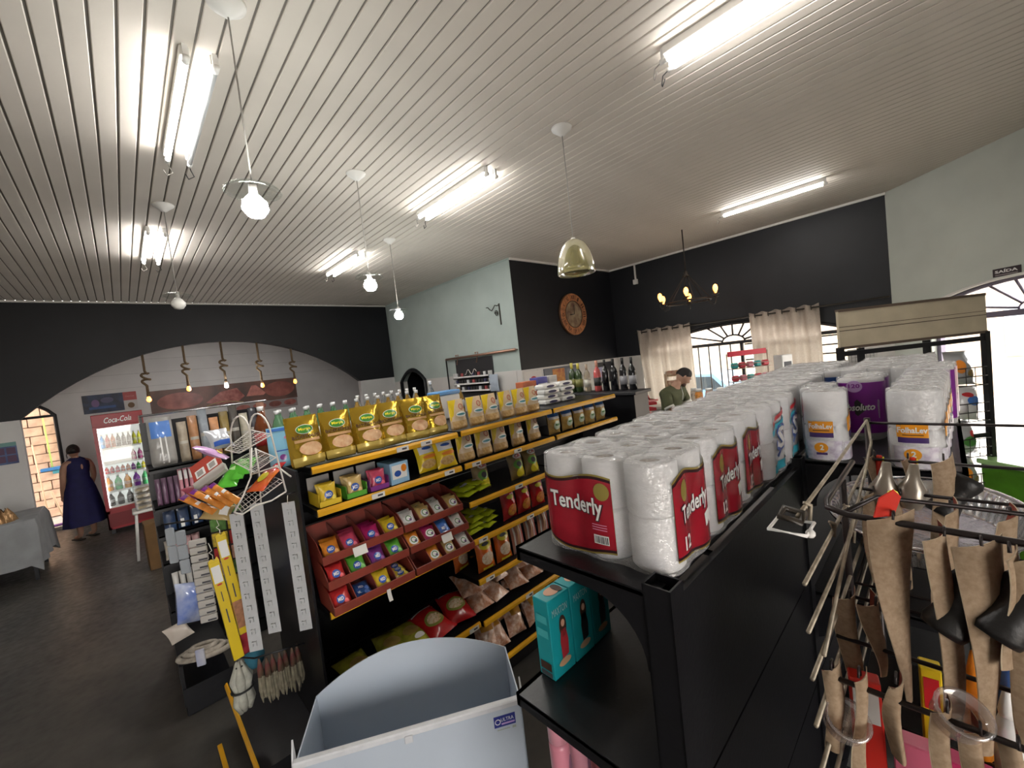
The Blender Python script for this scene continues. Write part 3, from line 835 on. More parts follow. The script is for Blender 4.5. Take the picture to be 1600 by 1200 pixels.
# striped wafer packs
p = make_bag('wafer_pack', '', 'wafer pack', .12, .25, .05, 'pillow', mk('salmon_pack', (.62, .30, .22), .25, bump=.2), [
    ('stripe', m_bwhite, 'rect', -.40, -.30, .06, .94), ('stripe', mk('caramel', (.5, .26, .10), .3), 'rect', -.15, -.03, .06, .94), ('stripe', m_bwhite, 'rect', .08, .14, .06, .94), ('stripe', m_red, 'rect', .28, .36, .06, .94)], seed=13)
row(p, [2.02, 2.16, 2.30], 2.26, .79, ['striped pink wafer pack beside the popcorn bag', 'striped pink wafer pack in the middle of three on the fifth shelf', 'striped pink wafer pack half hidden by the black tissue shelf'], group='striped wafer packs')

# clear biscuit bags
bis = make_bag('biscuit_bag', '', 'biscuit bag', .17, .22, .10, 'pillow', m_clearbag, [('label', mk('amber_label', (.55, .25, .03), .3), 'rect', -.3, .3, .60, .86)], seed=14, noise=.016)
sp = [(1.63, .55, 0), (1.80, .55, 0), (1.97, .55, 0), (2.14, .55, 0), (2.31, .55, 0), (1.60, .64, 1), (2.40, .63, 1), (1.79, .70, 2), (1.98, .70, 2), (2.16, .70, 2), (1.70, .63, 1), (1.88, .63, 1), (2.06, .63, 1), (2.25, .63, 1)]
wh = ['front row far left', 'front row second', 'front row third', 'front row fourth', 'front row last', 'upper layer far left corner', 'upper layer far right corner', 'crown of the heap left', 'crown of the heap middle', 'crown of the heap right', 'upper layer left', 'upper layer second', 'upper layer third', 'upper layer last']
for i, (x, z, l) in enumerate(sp):
    r = (-1.15 + random.uniform(-.15, .15) - .2 * l, random.uniform(-.1, .1), random.uniform(-.25, .25))
    if i == 0: bis.location = (x, 2.25, z); bis.rotation_euler = r; bis['label'] = 'clear bag of pink biscuits on the sixth shelf, ' + wh[0]; bis['group'] = 'clear biscuit bags'
    else: dup(bis, (x, 2.25 + .07 * l, z), r, 'clear bag of pink biscuits on the sixth shelf, ' + wh[i], 'clear biscuit bags')
for i, (x, y, z) in enumerate([(1.72, 2.24, .19), (1.90, 2.25, .19), (2.07, 2.24, .19), (2.23, 2.25, .19), (1.80, 2.33, .30), (2.0, 2.34, .31), (1.63, 2.26, .20), (2.18, 2.33, .30), (2.36, 2.26, .20), (1.90, 2.44, .36)]):
    dup(bis, (x, y, z + .03), (-.55 + random.uniform(-.2, .2), random.uniform(-.1, .1), random.uniform(-.3, .3)), 'clear bag of biscuits on the lowest shelf, ' + ['left end', 'second', 'third', 'fourth', 'behind on the left', 'behind in the middle', 'leftmost corner', 'behind on the right', 'rightmost corner', 'deepest of all'][i], 'clear biscuit bags')
# red and green bags lying on the low shelf of module one
p = make_bag('tortilla_bag', '', 'snack bag', .20, .26, .09, 'pillow', m_bagred, [('oval_window', mk('olive_print', (.25, .26, .05), .35), 'disc', .0, .45, .36, .22), ('tortilla', m_pop, 'disc', .0, .45, .28, .15), ('stripe', m_bwhite, 'rect', -.42, .42, .90, .94)], seed=15)
for i, (x, y, z, rz) in enumerate([(1.44, 2.25, .56, -.25), (1.30, 2.23, .56, .2)]):
    r = (-1.30, 0, rz)
    if i == 0: p.location = (x, y, z); p.rotation_euler = r; p['label'] = 'red snack bag with an oval picture lying on the low shelf, upper of two'; p['group'] = 'bags on the low shelf'
    else: dup(p, (x, y, z), r, 'red snack bag with an oval picture lying on the low shelf, lower of two', 'bags on the low shelf')
p = make_bag('green_snack_bag', '', 'snack bag', .19, .25, .09, 'pillow', mk('yellow_green_foil', (.42, .42, .05), .2, metal=.3, bump=.4, bscale=22, var=.3, vscale=18), [('dark_patch', m_kraft, 'disc', .0, .5, .3, .16), ('pale_patch', m_bwhite, 'disc', .12, .24, .2, .07)], seed=16)
for i, (x, y, z, rz) in enumerate([(1.13, 2.24, .56, .1), (.97, 2.24, .56, -.2), (.80, 2.23, .56, .15)]):
    r = (-1.35, .05, rz)
    l = ['shiny yellow green snack bag lying beside the red oval bags', 'shiny yellow green snack bag lying behind the white bin top', 'shiny yellow green snack bag at the left end of the low shelf'][i]
    if i == 0: p.location = (x, y, z); p.rotation_euler = r; p['label'] = l; p['group'] = 'bags on the low shelf'
    else: dup(p, (x, y, z), r, l, 'bags on the low shelf')
# ================================================================== red sachet organizer, boxes, bottles
m_terra = mat('terracotta_plastic', (0.24, 0.046, 0.030), .35, var=.15, vscale=10)
def organizer(x0, x1, label, ndiv):
    t = thing('sachet_organizer', label, 'organizer', (x0, 0, 0), 0, 'red sachet organizers')
    W = x1 - x0
    for k, (yf, z) in enumerate(((2.245, 1.275), (2.205, 1.155), (2.165, 1.035))):
        yb = yf + .20
        mb = MB()
        mb.box(0, W, yf, yb, z, z + .006)
        mb.add([(0, yb, z), (W, yb, z), (W, yb + .05, z + .15), (0, yb + .05, z + .15), (0, yb + .004, z), (W, yb + .004, z), (W, yb + .054, z + .15), (0, yb + .054, z + .15)], [(0,1,2,3),(7,6,5,4),(0,3,7,4),(1,5,6,2),(2,6,7,3)])
        tr = obj('tray', mb, m_terra, t)
        obj('front_lip', MB().bev(0, W, yf - .006, yf, z, z + .045, .002), m_terra, tr)
        for i in range(ndiv + 1):
            xx = min(W - .004, W * i / ndiv)
            pl = [(yf, z), (yb + .005, z), (yb + .05, z + .14), (yb - .02, z + .135), (yf + .07, z + .10), (yf + .02, z + .06), (yf, z + .042)]
            obj('divider', MB().prism(pl, xx, xx + .004, axis='x'), m_terra, tr)
    return t
organizer(.645, 1.105, 'dark red sachet organizer, half nearer the white hanging strips', 4)
organizer(1.115, 1.545, 'dark red sachet organizer, half nearer the flat lime packs', 4)
# juice powder sachets: each a small pillow with a round logo
SCOL = {'orange': (.75, .26, .03), 'pink': (.55, .06, .12), 'magenta': (.42, .02, .12), 'yellow': (.72, .50, .03), 'red': (.55, .03, .03), 'green': (.10, .38, .04), 'purple': (.22, .04, .24), 'blue': (.05, .16, .5), 'teal': (.05, .3, .3), 'white': (.75, .72, .68), 'gold': (.6, .42, .15)}
protos = {}
def sachet_proto(c, style):
    k = (c, style)
    if k not in protos:
        mm = mk('sachet_' + c, SCOL[c], .28, bump=.25, bscale=40, var=.2, vscale=30)
        if style == 'm':
            dc = [('logo_disc', m_blue, 'disc', -.05, .45, .26, .20), ('lettering', m_bwhite, 'text', 'MID', -.05, .45, .34, .17, 0, .03), ('fruit_patch', mk('fruit_' + c, tuple(min(1, q * 1.5 + .1) for q in SCOL[c]), .4), 'disc', .26, .25, .14, .14)]
        else:
            dc = [('label_patch', m_bwhite, 'disc', .0, .48, .36, .25), ('logo_swirl', m_lgreen, 'ring', .0, .50, .22, .15, .0025), ('logo_disc', m_purple, 'disc', .12, .40, .10, .08)]
        protos[k] = [make_bag('juice_sachet', '', 'sachet', .088, .105, .022, 'pillow', mm, dc, 'juice powder sachets', seed=hash(k) % 17 + 1), False]
    return protos[k]
def place(k, loc, rot, label, group):
    pr = sachet_proto(*k)
    if not pr[1]:
        pr[1] = True; o = pr[0]; o.location = loc; o.rotation_euler = rot; o['label'] = label; o['group'] = group
    else: dup(pr[0], loc, rot, label, group)
tiers = [(2.245, 1.285, 'top'), (2.205, 1.165, 'middle'), (2.165, 1.045, 'bottom')]
lay = [[('orange', 'm'), ('pink', 'm'), ('magenta', 'm'), ('yellow', 'm'), ('white', 's'), ('gold', 's'), ('white', 's'), ('gold', 's')],
       [('red', 'm'), ('green', 'm'), ('purple', 'm'), ('green', 'm'), ('orange', 's'), ('magenta', 's'), ('blue', 'm'), ('white', 's')],
       [('red', 'm'), ('blue', 'm'), ('yellow', 'm'), ('yellow', 'm'), None, ('orange', 's'), ('gold', 's'), ('white', 's')]]
for ti, (yf, z, tn) in enumerate(tiers):
    for c in range(8):
        k = lay[ti][c]
        if not k: continue
        x = (.645 + .115 * (c + .5)) if c < 4 else (1.115 + .1075 * (c - 4 + .5))
        full = (ti * 5 + c * 3) % 4
        for q in range(2 + (full > 1)):
            tilt = -.75 - .10 * q
            if ti == 2 and c in (1, 3): tilt = -1.35
            lay_s = ['front', 'second', 'rear'][q]
            place(k, (x + random.uniform(-.006, .006), yf + .012 + .028 * q, z + .004 + .012 * q), (tilt, random.uniform(-.08, .08), random.uniform(-.12, .12)),
                  f'{lay_s} {k[0]} juice sachet in the {ORD[c]} pocket from the left, {tn} organizer tier', 'juice powder sachets')
# curled paper price notes on the organizer lips
for x, yf, z, l in ((.835, 2.235, 1.29, 'curled white paper price note on the upper left organizer lip'), (1.36, 2.195, 1.17, 'white paper price note on the right organizer lip'), (.93, 2.155, 1.02, 'small white paper tag hanging under the lowest organizer lip')):
    n = MB().grid(lambda u, v: ((u - .5) * (.075 if z > 1.1 else .022), -.006 - .018 * (1 - v) ** 2, (v - .5) * (.045 if z > 1.1 else .06)), 6, 5)
    n.grid(lambda u, v: ((u - .5) * (.075 if z > 1.1 else .022), -.0065 - .018 * (1 - v) ** 2, (v - .5) * (.045 if z > 1.1 else .06)), 6, 5, flip=True)
    tag(obj('price_note', n, m_tagw, None, (x, yf, z)), l, 'price note')

# open sachet display cartons on the second shelf
def carton(x, c, sc, label, n):
    t = thing('sachet_carton', label, 'carton', (x, 2.21, 1.58), 0, 'open juice sachet cartons')
    mm = mk('carton_' + c, SCOL[c], .45)
    W, D, Hh = .115, .16, .07
    obj('tray', MB().box(-W/2, W/2, 0, D, 0, .003).box(-W/2, -W/2 + .003, 0, D, 0, Hh).box(W/2 - .003, W/2, 0, D, 0, Hh).box(-W/2, W/2, 0, .003, 0, .03), mm, t)
    obj('header_card', MB().box(-W/2, W/2, D - .003, D, 0, .135), mk('grey_card', (.35, .33, .31), .6), t)
    for q in range(n):
        place((sc, 'm'), (x + random.uniform(-.004, .004), 2.225 + .035 * q, 1.588), (-.15 - .05 * q, 0, random.uniform(-.06, .06)), f'{["front","second","rear"][q]} {sc} sachet in the {c} carton, ' + label.split(',')[-1].strip(), 'juice powder sachets')
carton(.715, 'yellow', 'yellow', 'open yellow sachet carton, at the left end of the second shelf', 2)
carton(.855, 'green', 'gold', 'open green sachet carton, second from the left end', 3)
carton(.985, 'purple', 'pink', 'open purple sachet carton, beside the blue box', 2)
t = thing('juice_box', 'pale blue closed juice powder box with an orange picture on the second shelf', 'box', (1.12, 2.22, 1.58), .05)
obj('box_body', MB().bev(-.06, .06, 0, .15, 0, .125, .002), mk('sky_blue_card', (.30, .52, .72), .4), t)
fc = lambda x, y: (x, -.0012, y)
obj('white_panel', rect_on(MB(), fc, -.05, .045, .03, .11, 0, 1, 1), m_bwhite, t)
obj('logo_disc', disc_on(MB(), lambda x, y: (x, -.0020, y), -.015, .06, .022, .018), m_blue, t)
obj('orange_slice', disc_on(MB(), lambda x, y: (x, -.0022, y), .028, .085, .018, .022), m_orange, t)

# ---- drinks standing on the far side of the gondola top
m_pet = film_mat('clear_pet', (0.93, 0.97, 0.96), .22, .08, 14, .1)
def bottle_me(nm, body, capm, h=.27, r=.04, lab=None):
    prof = [(r * .8, 0), (r, .012), (r, h * .52), (r * .93, h * .60), (r * .55, h * .78), (r * .30, h * .86), (r * .30, h * .92)]
    return MB().lathe(prof, 12).mesh(nm, body), MB().lathe([(r * .36, h * .915), (r * .38, h), (r * .3, h * 1.005)], 10).mesh(nm + '_cap', capm), MB().lathe([(r * 1.015, h * .22), (r * 1.015, h * .48)], 12).mesh(nm + '_label', lab or m_bwhite)
m_cap = mk('white_cap', (.8, .8, .8), .4)
mint = mat('mint_drink', (.22, .48, .26), .08, trans=.55)
amber = mat('amber_drink', (.70, .42, .10), .08, trans=.55)
water = mat('clear_water', (.86, .90, .90), .06, trans=.8)
cola = mat('dark_cola', (.035, .012, .008), .08)
bk = {'green': bottle_me('green_bottle', mint, m_cap), 'amber': bottle_me('amber_bottle', amber, m_cap), 'water': bottle_me('water_bottle', water, m_cap, .275, .034), 'cola': bottle_me('cola_bottle', mat('brown_drink', (.22, .06, .02), .08, trans=.3), m_cap, .31, .05, mk('cola_label', (.45, .03, .03), .4))}
def bottle(kind, name, x, y, z, label, group, s=1.0):
    t = thing(name, label, 'bottle', (x, y, z), 0, group)
    t.scale = (s, s, s)
    for nm, me in zip(('bottle_body', 'cap', 'label_sleeve'), bk[kind]): link(nm, me, t)
    return t
bottle('cola', 'soda_bottle', .62, 2.98, 1.80, 'brown soda bottle showing above the white wire rack', 'bottles on the gondola top')
for i in range(6): bottle('green', 'soda_bottle', .74 + .088 * i, 3.05, 1.80, f'pale green soda bottle, {ORD[i]} from the left behind the gold pouches', 'bottles on the gondola top')
for i in range(6): bottle('green', 'soda_bottle', .70 + .088 * i, 2.95, 1.80, f'pale green soda bottle in the nearer row, {ORD[i]} from the left', 'bottles on the gondola top')
for i in range(7): bottle('amber', 'juice_bottle', 1.27 + .085 * i, 3.06, 1.80, f'amber juice bottle, {ORD[i]} from the green bottles', 'bottles on the gondola top')
for i in range(8): bottle('water', 'water_bottle', 1.32 + .072 * i, 3.155, 1.80, f'clear water bottle, {ORD[i]} from the amber bottles in the back row', 'bottles on the gondola top', 1.05)
bottle('water', 'water_bottle', 1.95, 3.10, 1.80, 'single clear water bottle standing alone beside the arched doorway', 'bottles on the gondola top', 1.2)
bottle('amber', 'juice_bottle', 2.25, 3.10, 1.80, 'single small bottle with a gold neck in front of the doorway', 'bottles on the gondola top', .95)
# blue pouch left of the gold bags
b = make_bag('blue_pouch', 'light blue product pouch standing left of the gold potato pouches', 'pouch', .13, .21, .05, 'pouch', mk('light_blue_pouch', (.25, .55, .75), .3, var=.1, bump=.15), [
    ('dark_top', m_bagblue, 'rect', -.47, .47, .90, .97), ('pink_patch', mk('pink_print', (.7, .25, .4), .4), 'disc', .25, .72, .15, .05), ('seal', m_purple, 'disc', -.05, .25, .12, .07), ('eyes', m_blue, 'rect', -.3, .3, .40, .43)], seed=4)
b.location = (.575, 2.40, 1.80); b.rotation_euler = (-.08, 0, -.05)
# two blue lids behind the corn bags
t = thing('blue_tub', 'pair-wide blue lidded tub behind the corn snack bags', 'tub', (1.98, 2.95, 1.80), .1)
obj('tub_body', MB().bev(-.12, .12, -.07, .07, 0, .20, .01), m_bwhite, t)
obj('lid', MB().bev(-.125, .125, -.075, .075, .20, .235, .008), mk('blue_lid', (.10, .30, .62), .35), t)
# ================================================================== black gondola with the tissue packs
tg = thing('tissue_gondola', 'black steel gondola carrying the tissue packs, open end toward the camera', 'shelf', (0, 0, 0))
ZT = 1.76
pm2 = post_me(1.775, .05, .055).mesh('tissue_gondola_post', m_bl)
for x in (.668, 1.625, 2.56, 3.49): link('post', pm2, tg, (x, .372, 0))
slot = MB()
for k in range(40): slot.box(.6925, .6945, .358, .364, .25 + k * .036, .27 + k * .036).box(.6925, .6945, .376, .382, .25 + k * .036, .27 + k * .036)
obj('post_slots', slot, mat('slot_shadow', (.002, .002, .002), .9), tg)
for a, b in ((.695, 1.60), (1.65, 2.535), (2.585, 3.465)):
    for z0, z1 in ((.12, .55), (.555, .985), (.99, 1.35), (1.357, 1.745)):
        obj('back_panel', MB().box(a, b, .352, .366, z0, z1), m_bl, tg)
    obj('plinth', MB().box(a, b, .38, .76, 0, .12), m_bl, tg)
def tshelf(x0, x1, yf, yb, z):
    d = 1 if yf > yb else -1
    mb = MB()
    a, b = sorted((yf, yb))
    mb.box(x0, x1, a, b, z - .012, z)
    mb.box(x0, x1, *sorted((yf - d * .012, yf)), z - .034, z)
    s = obj('shelf', mb, m_bl, tg)
    for xx in (x0, x1 - .006):
        n = 8
        top = [(yb, z - .004), (yf, z - .004), (yf - d * .003, z - .032)]
        L = abs(yf - yb)
        arc = [(yf - d * L * (.58 + .34 * sin(q / n * pi / 2)), z - .036 - .12 * (1 - cos(q / n * pi / 2))) for q in range(n + 1)]
        obj('shelf_bracket', MB().prism(top + arc + [(yb, z - .17)], xx, xx + .006, axis='x'), m_bl, s)
for a, b in ((.645, 1.60), (1.65, 2.535), (2.585, 3.465)):
    tshelf(a, b, .735, .375, ZT)
    for z in (1.355, .98, .56, .16): tshelf(a, b, .80, .375, z)
for a, b in ((1.65, 2.535), (2.585, 3.465)):
    for z in (ZT, 1.30, .80, .2): tshelf(a, b, -.03, .352, z)

# ------------------------------------------------ tissue packs
m_tissue = mat('tissue_paper', (.82, .82, .825), .9, bump=.15, bscale=120)
m_core = mat('cardboard_core', (.30, .24, .19), .8)
m_film = film_mat('crinkled_pack_film', (.985, .985, .985), .15, .12, 45, .9, .26)
m_filmtop = film_mat('crinkled_top_film', (.985, .985, .985), .30, .14, 60, 1.0, .16)
RD = .105
def roll_me(rd, h):
    r = rd / 2 - .0008; mb = MB()
    mb.lathe([(r * .42, h - .03), (r * .42, h), (r * .88, h + .001), (r, h - .006), (r, .006), (r * .9, 0), (r * .42, 0)], 20)
    mb.lathe([(r * .41, .002), (r * .41, h - .004)], 14, m=1)
    mb.add([(r * .41 * cos(2 * pi * k / 14), r * .41 * sin(2 * pi * k / 14), h - .022) for k in range(14)], [tuple(range(14))], 1)
    return mb.mesh('tissue_roll', [m_tissue, m_core])
def hull(nx, ny, rd, grow=.0016, dip=.006):
    """outline of nx x ny touching rolls wrapped in film: functions for each face and the perimeter"""
    r = rd / 2 * .80
    def face(n):
        half = n * rd / 2 - r
        def f(a):
            if abs(a) <= half: return dip * (abs(cos(pi * (a + n * rd / 2) / rd)) ** 3 if n > 1 else 0) * min(1, (half - abs(a)) / .02 + .0)
            e = min(r, abs(a) - half); return r - sqrt(max(0, r * r - e * e))
        return f
    W, D = nx * rd, ny * rd
    fx, fy = face(nx), face(ny)
    front = lambda x, z, off=0.0: (x, -D / 2 + fx(x) - grow - off, z)
    right = lambda y, z, off=0.0: (W / 2 - fy(y) + grow + off, y, z)
    per = []
    K = 6 * nx; J = 6 * ny
    e = r * .70
    xs = [-(W / 2 - r + e) + (W - 2 * r + 2 * e) * k / K for k in range(K + 1)]
    ys = [-(D / 2 - r + e) + (D - 2 * r + 2 * e) * k / J for k in range(J + 1)]
    per += [(x, -D / 2 + fx(x) - grow) for x in xs]
    per += [(W / 2 - fy(y) + grow, y) for y in ys]
    per += [(x, D / 2 - fx(x) + grow) for x in reversed(xs)]
    per += [(-W / 2 + fy(y) - grow, y) for y in reversed(ys)]
    return front, right, per, W, D
def film_mesh(per, h, seed=0, top=True):
    mb = MB(); n = len(per); L = 5
    vs = []
    for j in range(L + 1):
        z = h * j / L
        sc = 1.0 if j < L else .985
        for k, (x, y) in enumerate(per):
            nz = .0022 * mnoise.noise(Vector((x * 30 + seed, y * 30, z * 25)))
            q = sqrt(x * x + y * y) or 1
            vs.append((x * sc + nz * x / q, y * sc + nz * y / q, z + (.003 if j == L else 0)))
    fs = [(j * n + k, j * n + (k + 1) % n, (j + 1) * n + (k + 1) % n, (j + 1) * n + k) for j in range(L) for k in range(n)]
    mb.add(vs, fs, 0, True)
    if top:
        # crinkled top: rings shrinking to the middle
        R = 10; vs = []
        for j in range(R + 1):
            f = .985 * (1 - j / R)
            for k, (x, y) in enumerate(per):
                nz = .007 * mnoise.noise(Vector((x * f * 34 + seed * 3, y * f * 34, seed))) + .006 * mnoise.noise(Vector((x * f * 80, y * f * 90, seed + 5)))
                vs.append((x * f, y * f, h + .003 + (nz + .002 if j else 0)))
        fs = [(j * n + k, j * n + (k + 1) % n, (j + 1) * n + (k + 1) % n, (j + 1) * n + k) for j in range(R) for k in range(n)]
        mb.add(vs, fs, 1, False)
    return mb
def face_patch(g, fn, x0, x1, zlo, zhi, m=0, nx=18, nz=6):
    """zlo/zhi are functions of x or numbers"""
    L = zlo if callable(zlo) else (lambda x: zlo); Hh = zhi if callable(zhi) else (lambda x: zhi)
    return g.grid(lambda u, v: fn(x0 + (x1 - x0) * u, L(x0 + (x1 - x0) * u) + (Hh(x0 + (x1 - x0) * u) - L(x0 + (x1 - x0) * u)) * v), nx, nz, m)
m_tred = mat('tenderly_red', (.31, .010, .022), .25, var=.25, vscale=12, coat=.3)
m_tdark = mat('dark_wine_edge', (.035, .008, .012), .35)
m_tgold = mat('olive_gold_edge', (.28, .22, .05), .3)
def pack(kind, nx, ny, rd, hl, layers, seed):
    """hl: roll height; returns a thing named by kind"""
    front, right, per, W, D = hull(nx, ny, rd)
    h = hl * layers
    t = thing('tissue_pack', '', 'tissue pack', (0, 0, 0), 0, 'toilet paper packs')
    rm = roll_me(rd, hl - .001)
    for l in range(layers):
        for i in range(nx):
            for j in range(ny): link('roll', rm, t, ((i - (nx - 1) / 2) * rd, (j - (ny - 1) / 2) * rd, l * hl + .001))
    obj('plastic_film', film_mesh(per, h, seed), [m_film, m_filmtop], t)
    def F(g_off): return lambda x, z: front(x, z, g_off)
    def Rt(g_off): return lambda y, z: right(y, z, g_off)
    def word(fn, s, cx, cz, w, hh, mm, nm='lettering', slope=0.0, shear=.0, bold=.03):
        g = MB(); put_text(g, s, lambda x, z: fn(cx + x, cz + z + slope * x), w, hh, 0, shear, bold); return obj(nm, g, mm, t)
    if kind == 'tenderly':
        wav = lambda x: .012 * sin(x * 26 + .9) - .06 * (x)
        x0, x1 = -W / 2 + .012, W / 2 - rd - .012
        xm = (x0 + x1) / 2
        top = lambda x: h * .80 - .010 * sin((x - x0) / (x1 - x0) * 2 * pi * .85 + .4) - (x - x0) * .04 + .0
        bot = lambda x: h * .17 - .014 * sin((x - x0) / (x1 - x0) * pi * 1.4) - .022 * (x - x0) / (x1 - x0)
        obj('label_gold_edge', face_patch(MB(), F(.0006), x0, x1, lambda x: bot(x) - .010, lambda x: top(x) + .010), m_tgold, t)
        obj('label_dark_edge', face_patch(MB(), F(.0012), x0, x1, lambda x: bot(x) - .006, lambda x: top(x) + .006), m_tdark, t)
        obj('front_label', face_patch(MB(), F(.0018), x0, x1, bot, top), m_tred, t)
        word(F(.0024), 'Tenderly', xm + .002, h * .52, .146, .052, m_tdark, 'lettering_shadow', -.03, .0, .055)
        word(F(.0036), 'Tenderly', xm + .002, h * .525, .140, .048, m_bwhite, 'lettering', -.03, .0, .02)
        obj('seal', disc_on(MB(), F(.0026), x1 - .022, h * .70, .018, .019), m_tgold, t)
        g = MB(); face_patch(g, F(.0026), x1 - .050, x1 - .014, h * .17, h * .26, 0, 4, 2); obj('barcode_panel', g, m_bwhite, t)
        g = MB()
        for k in range(9): face_patch(g, F(.0032), x1 - .047 + k * .0036, x1 - .0455 + k * .0036 + (k % 3) * .0005, h * .18, h * .25, 0, 1, 1)
        obj('barcode', g, m_ink, t)
        g = MB()
        for k in range(3): face_patch(g, F(.0026), x1 - .052, x1 - .016, h * (.36 - .025 * k), h * (.368 - .025 * k), 0, 3, 1)
        obj('small_print', g, mat('pink_print', (.7, .25, .4), .4), t)
        # side label, facing the aisle on the camera's right
        y0, y1 = -D / 2 + .030, D / 2 - .008
        stop = lambda y: h * .78 + .010 * sin((y - y0) / (y1 - y0) * 2 * pi) + (y - y0) * .10
        sbot = lambda y: h * .10 + .012 * sin((y - y0) / (y1 - y0) * pi + 2) + (y - y0) * .05
        obj('label_gold_edge', face_patch(MB(), Rt(.0006), y0, y1, lambda x: sbot(x) - .010, lambda x: stop(x) + .010), m_tgold, t)
        obj('label_dark_edge', face_patch(MB(), Rt(.0012), y0, y1, lambda x: sbot(x) - .006, lambda x: stop(x) + .006), m_tdark, t)
        obj('side_label', face_patch(MB(), Rt(.0018), y0, y1, sbot, stop), m_tred, t)
        ym = (y0 + y1) / 2
        word(Rt(.0024), 'Tenderly', ym - .004, h * .50, .122, .050, m_tdark, 'lettering_shadow', .12, .0, .055)
        word(Rt(.0034), 'Tenderly', ym - .004, h * .505, .117, .045, m_bwhite, 'lettering', .12, .0, .02)
        word(Rt(.0034), '12', y0 + .042, h * .24, .030, .028, m_bwhite, 'lettering')
        obj('seal', disc_on(MB(), Rt(.0026), y0 + .045, h * .71, .017, .022), m_tgold, t)
        g = MB(); g.add([Rt(.003)(y1 - .045 + a, h * .30 + b) for a, b in ((0, -.014), (.026, -.008), (.022, .022), (-.004, .014))], [(0, 1, 2, 3)]); obj('tissue_picture', g, m_bwhite, t)
    elif kind == 'scott':
        cy = mat('cyan_print', (.05, .45, .60), .3)
        y0, y1 = -D / 2 + .045, D / 2 - .010
        obj('red_flag', face_patch(MB(), Rt(.001), y0 + .01, y1, lambda y: h * .70 + .25 * (y - y0), lambda y: h * .76 + .25 * (y - y0)), m_red, t)
        obj('cyan_band', face_patch(MB(), Rt(.001), y0, y1, lambda y: h * .585 + .22 * (y - y0), lambda y: h * .66 + .22 * (y - y0)), cy, t)
        word(Rt(.0026), 'S', (y0 + y1) / 2 + .01, h * .52, .070, .085, m_blue, 'letter_outline', 0, .15, .06)
        word(Rt(.0036), 'S', (y0 + y1) / 2 + .01, h * .52, .056, .068, m_bwhite, 'lettering', 0, .15, .03)
        g = MB(); g.add([Rt(.002)(y0 + .03 + a, h * .30 + b) for a, b in ((0, 0), (.03, -.014), (.056, .010), (.05, .016))], [(0, 1, 2, 3)]); obj('blue_chevron', g, m_blue, t)
        obj('cyan_foot', face_patch(MB(), Rt(.001), y0, y1, h * .07, h * .19), cy, t)
        obj('white_roundel', disc_on(MB(), Rt(.002), y1 - .03, h * .13, .013, .016), m_bwhite, t)
    elif kind == 'folhalev':
        og = mat('amber_orange', (.80, .32, .02), .3); nv = mat('navy_violet', (.06, .03, .14), .35)
        x0, x1 = -W / 2 + .020, W / 2 - .035
        obj('orange_label', face_patch(MB(), F(.001), x0, x1, h * .42, h * .585), og, t)
        obj('violet_label', face_patch(MB(), F(.001), x0 + .002, x1, h * .35, h * .42), nv, t)
        word(F(.002), 'FolhaLev', (x0 + x1) / 2, h * .515, .064, .017, m_bwhite, bold=.03)
        obj('caption_line', face_patch(MB(), F(.002), x0 + .012, x1 - .01, h * .445, h * .457, 0, 4, 1), m_brown, t)
        pk = mat('loop_pattern', (.78, .76, .80), .3, col2=(.52, .45, .56), vscale=55)
        obj('patterned_band', face_patch(MB(), F(.0008), -W / 2 + .012, W / 2 - .014, h * .02, h * .30), pk, t)
        obj('orange_badge', disc_on(MB(), F(.0018), x0 + .032, h * .20, .019, .017), og, t)
        obj('badge_foot', face_patch(MB(), F(.0018), x0 + .018, x0 + .048, h * .095, h * .13, 0, 3, 1), nv, t)
        word(F(.0026), '2', x0 + .034, h * .205, .011, .018, m_bwhite, bold=.03)
        y0, y1 = -D / 2 + .03, D / 2 - .01
        obj('side_orange', face_patch(MB(), Rt(.001), y0, y1, lambda y: h * .42 + .2 * (y - y0), lambda y: h * .62 + .35 * (y - y0)), og, t)
        obj('side_violet', face_patch(MB(), Rt(.001), y0 + .01, y1, h * .34, h * .42), nv, t)
        word(Rt(.002), 'FolhaLev', (y0 + y1) / 2 + .008, h * .55, .075, .024, m_bwhite, slope=.15)
        obj('side_pattern', face_patch(MB(), Rt(.0008), -D / 2 + .012, D / 2 - .012, h * .02, h * .28), pk, t)
    elif kind == 'absoluto':
        vi = mat('bright_violet', (.22, .015, .28), .3, var=.15, vscale=10); lv = mat('lilac', (.55, .35, .65), .35)
        x0, x1 = -W / 2 + .006, W / 2 - .012
        obj('violet_wrap', face_patch(MB(), F(.0008), x0, x1, h * .13, h * .95), vi, t)
        obj('badge', disc_on(MB(), F(.0016), -.01, h * .89, .024, .022), lv, t)
        word(F(.0026), '120', -.01, h * .90, .034, .016, vi)
        g = MB(); g.add([F(.0018)(-.004 + a, h * .55 + b) for a, b in ((0, -.033), (.030, -.004), (0, .030), (-.030, -.004))], [(0, 1, 2, 3)]); obj('diamond', g, m_black, t)
        word(F(.0030), 'Absoluto', -.004, h * .55, .100, .026, m_bwhite, shear=.2, slope=.06)
        obj('foot_print', face_patch(MB(), F(.001), x0 + .02, x1 - .02, h * .045, h * .08, 0, 6, 1), mat('grey_print', (.35, .38, .33), .5), t)
        obj('violet_side', face_patch(MB(), Rt(.0008), -D / 2 + .006, D / 2 - .006, h * .13, h * .95), vi, t)
        word(Rt(.0022), 'Absoluto', 0, h * .55, .12, .034, m_bwhite, shear=.2)
    elif kind == 'pink':
        obj('pink_label', face_patch(MB(), F(.001), -W / 2 + .012, W / 2 - .02, h * .45, h * .86), mat('raspberry', (.50, .03, .12), .3), t)
    elif kind == 'blue':
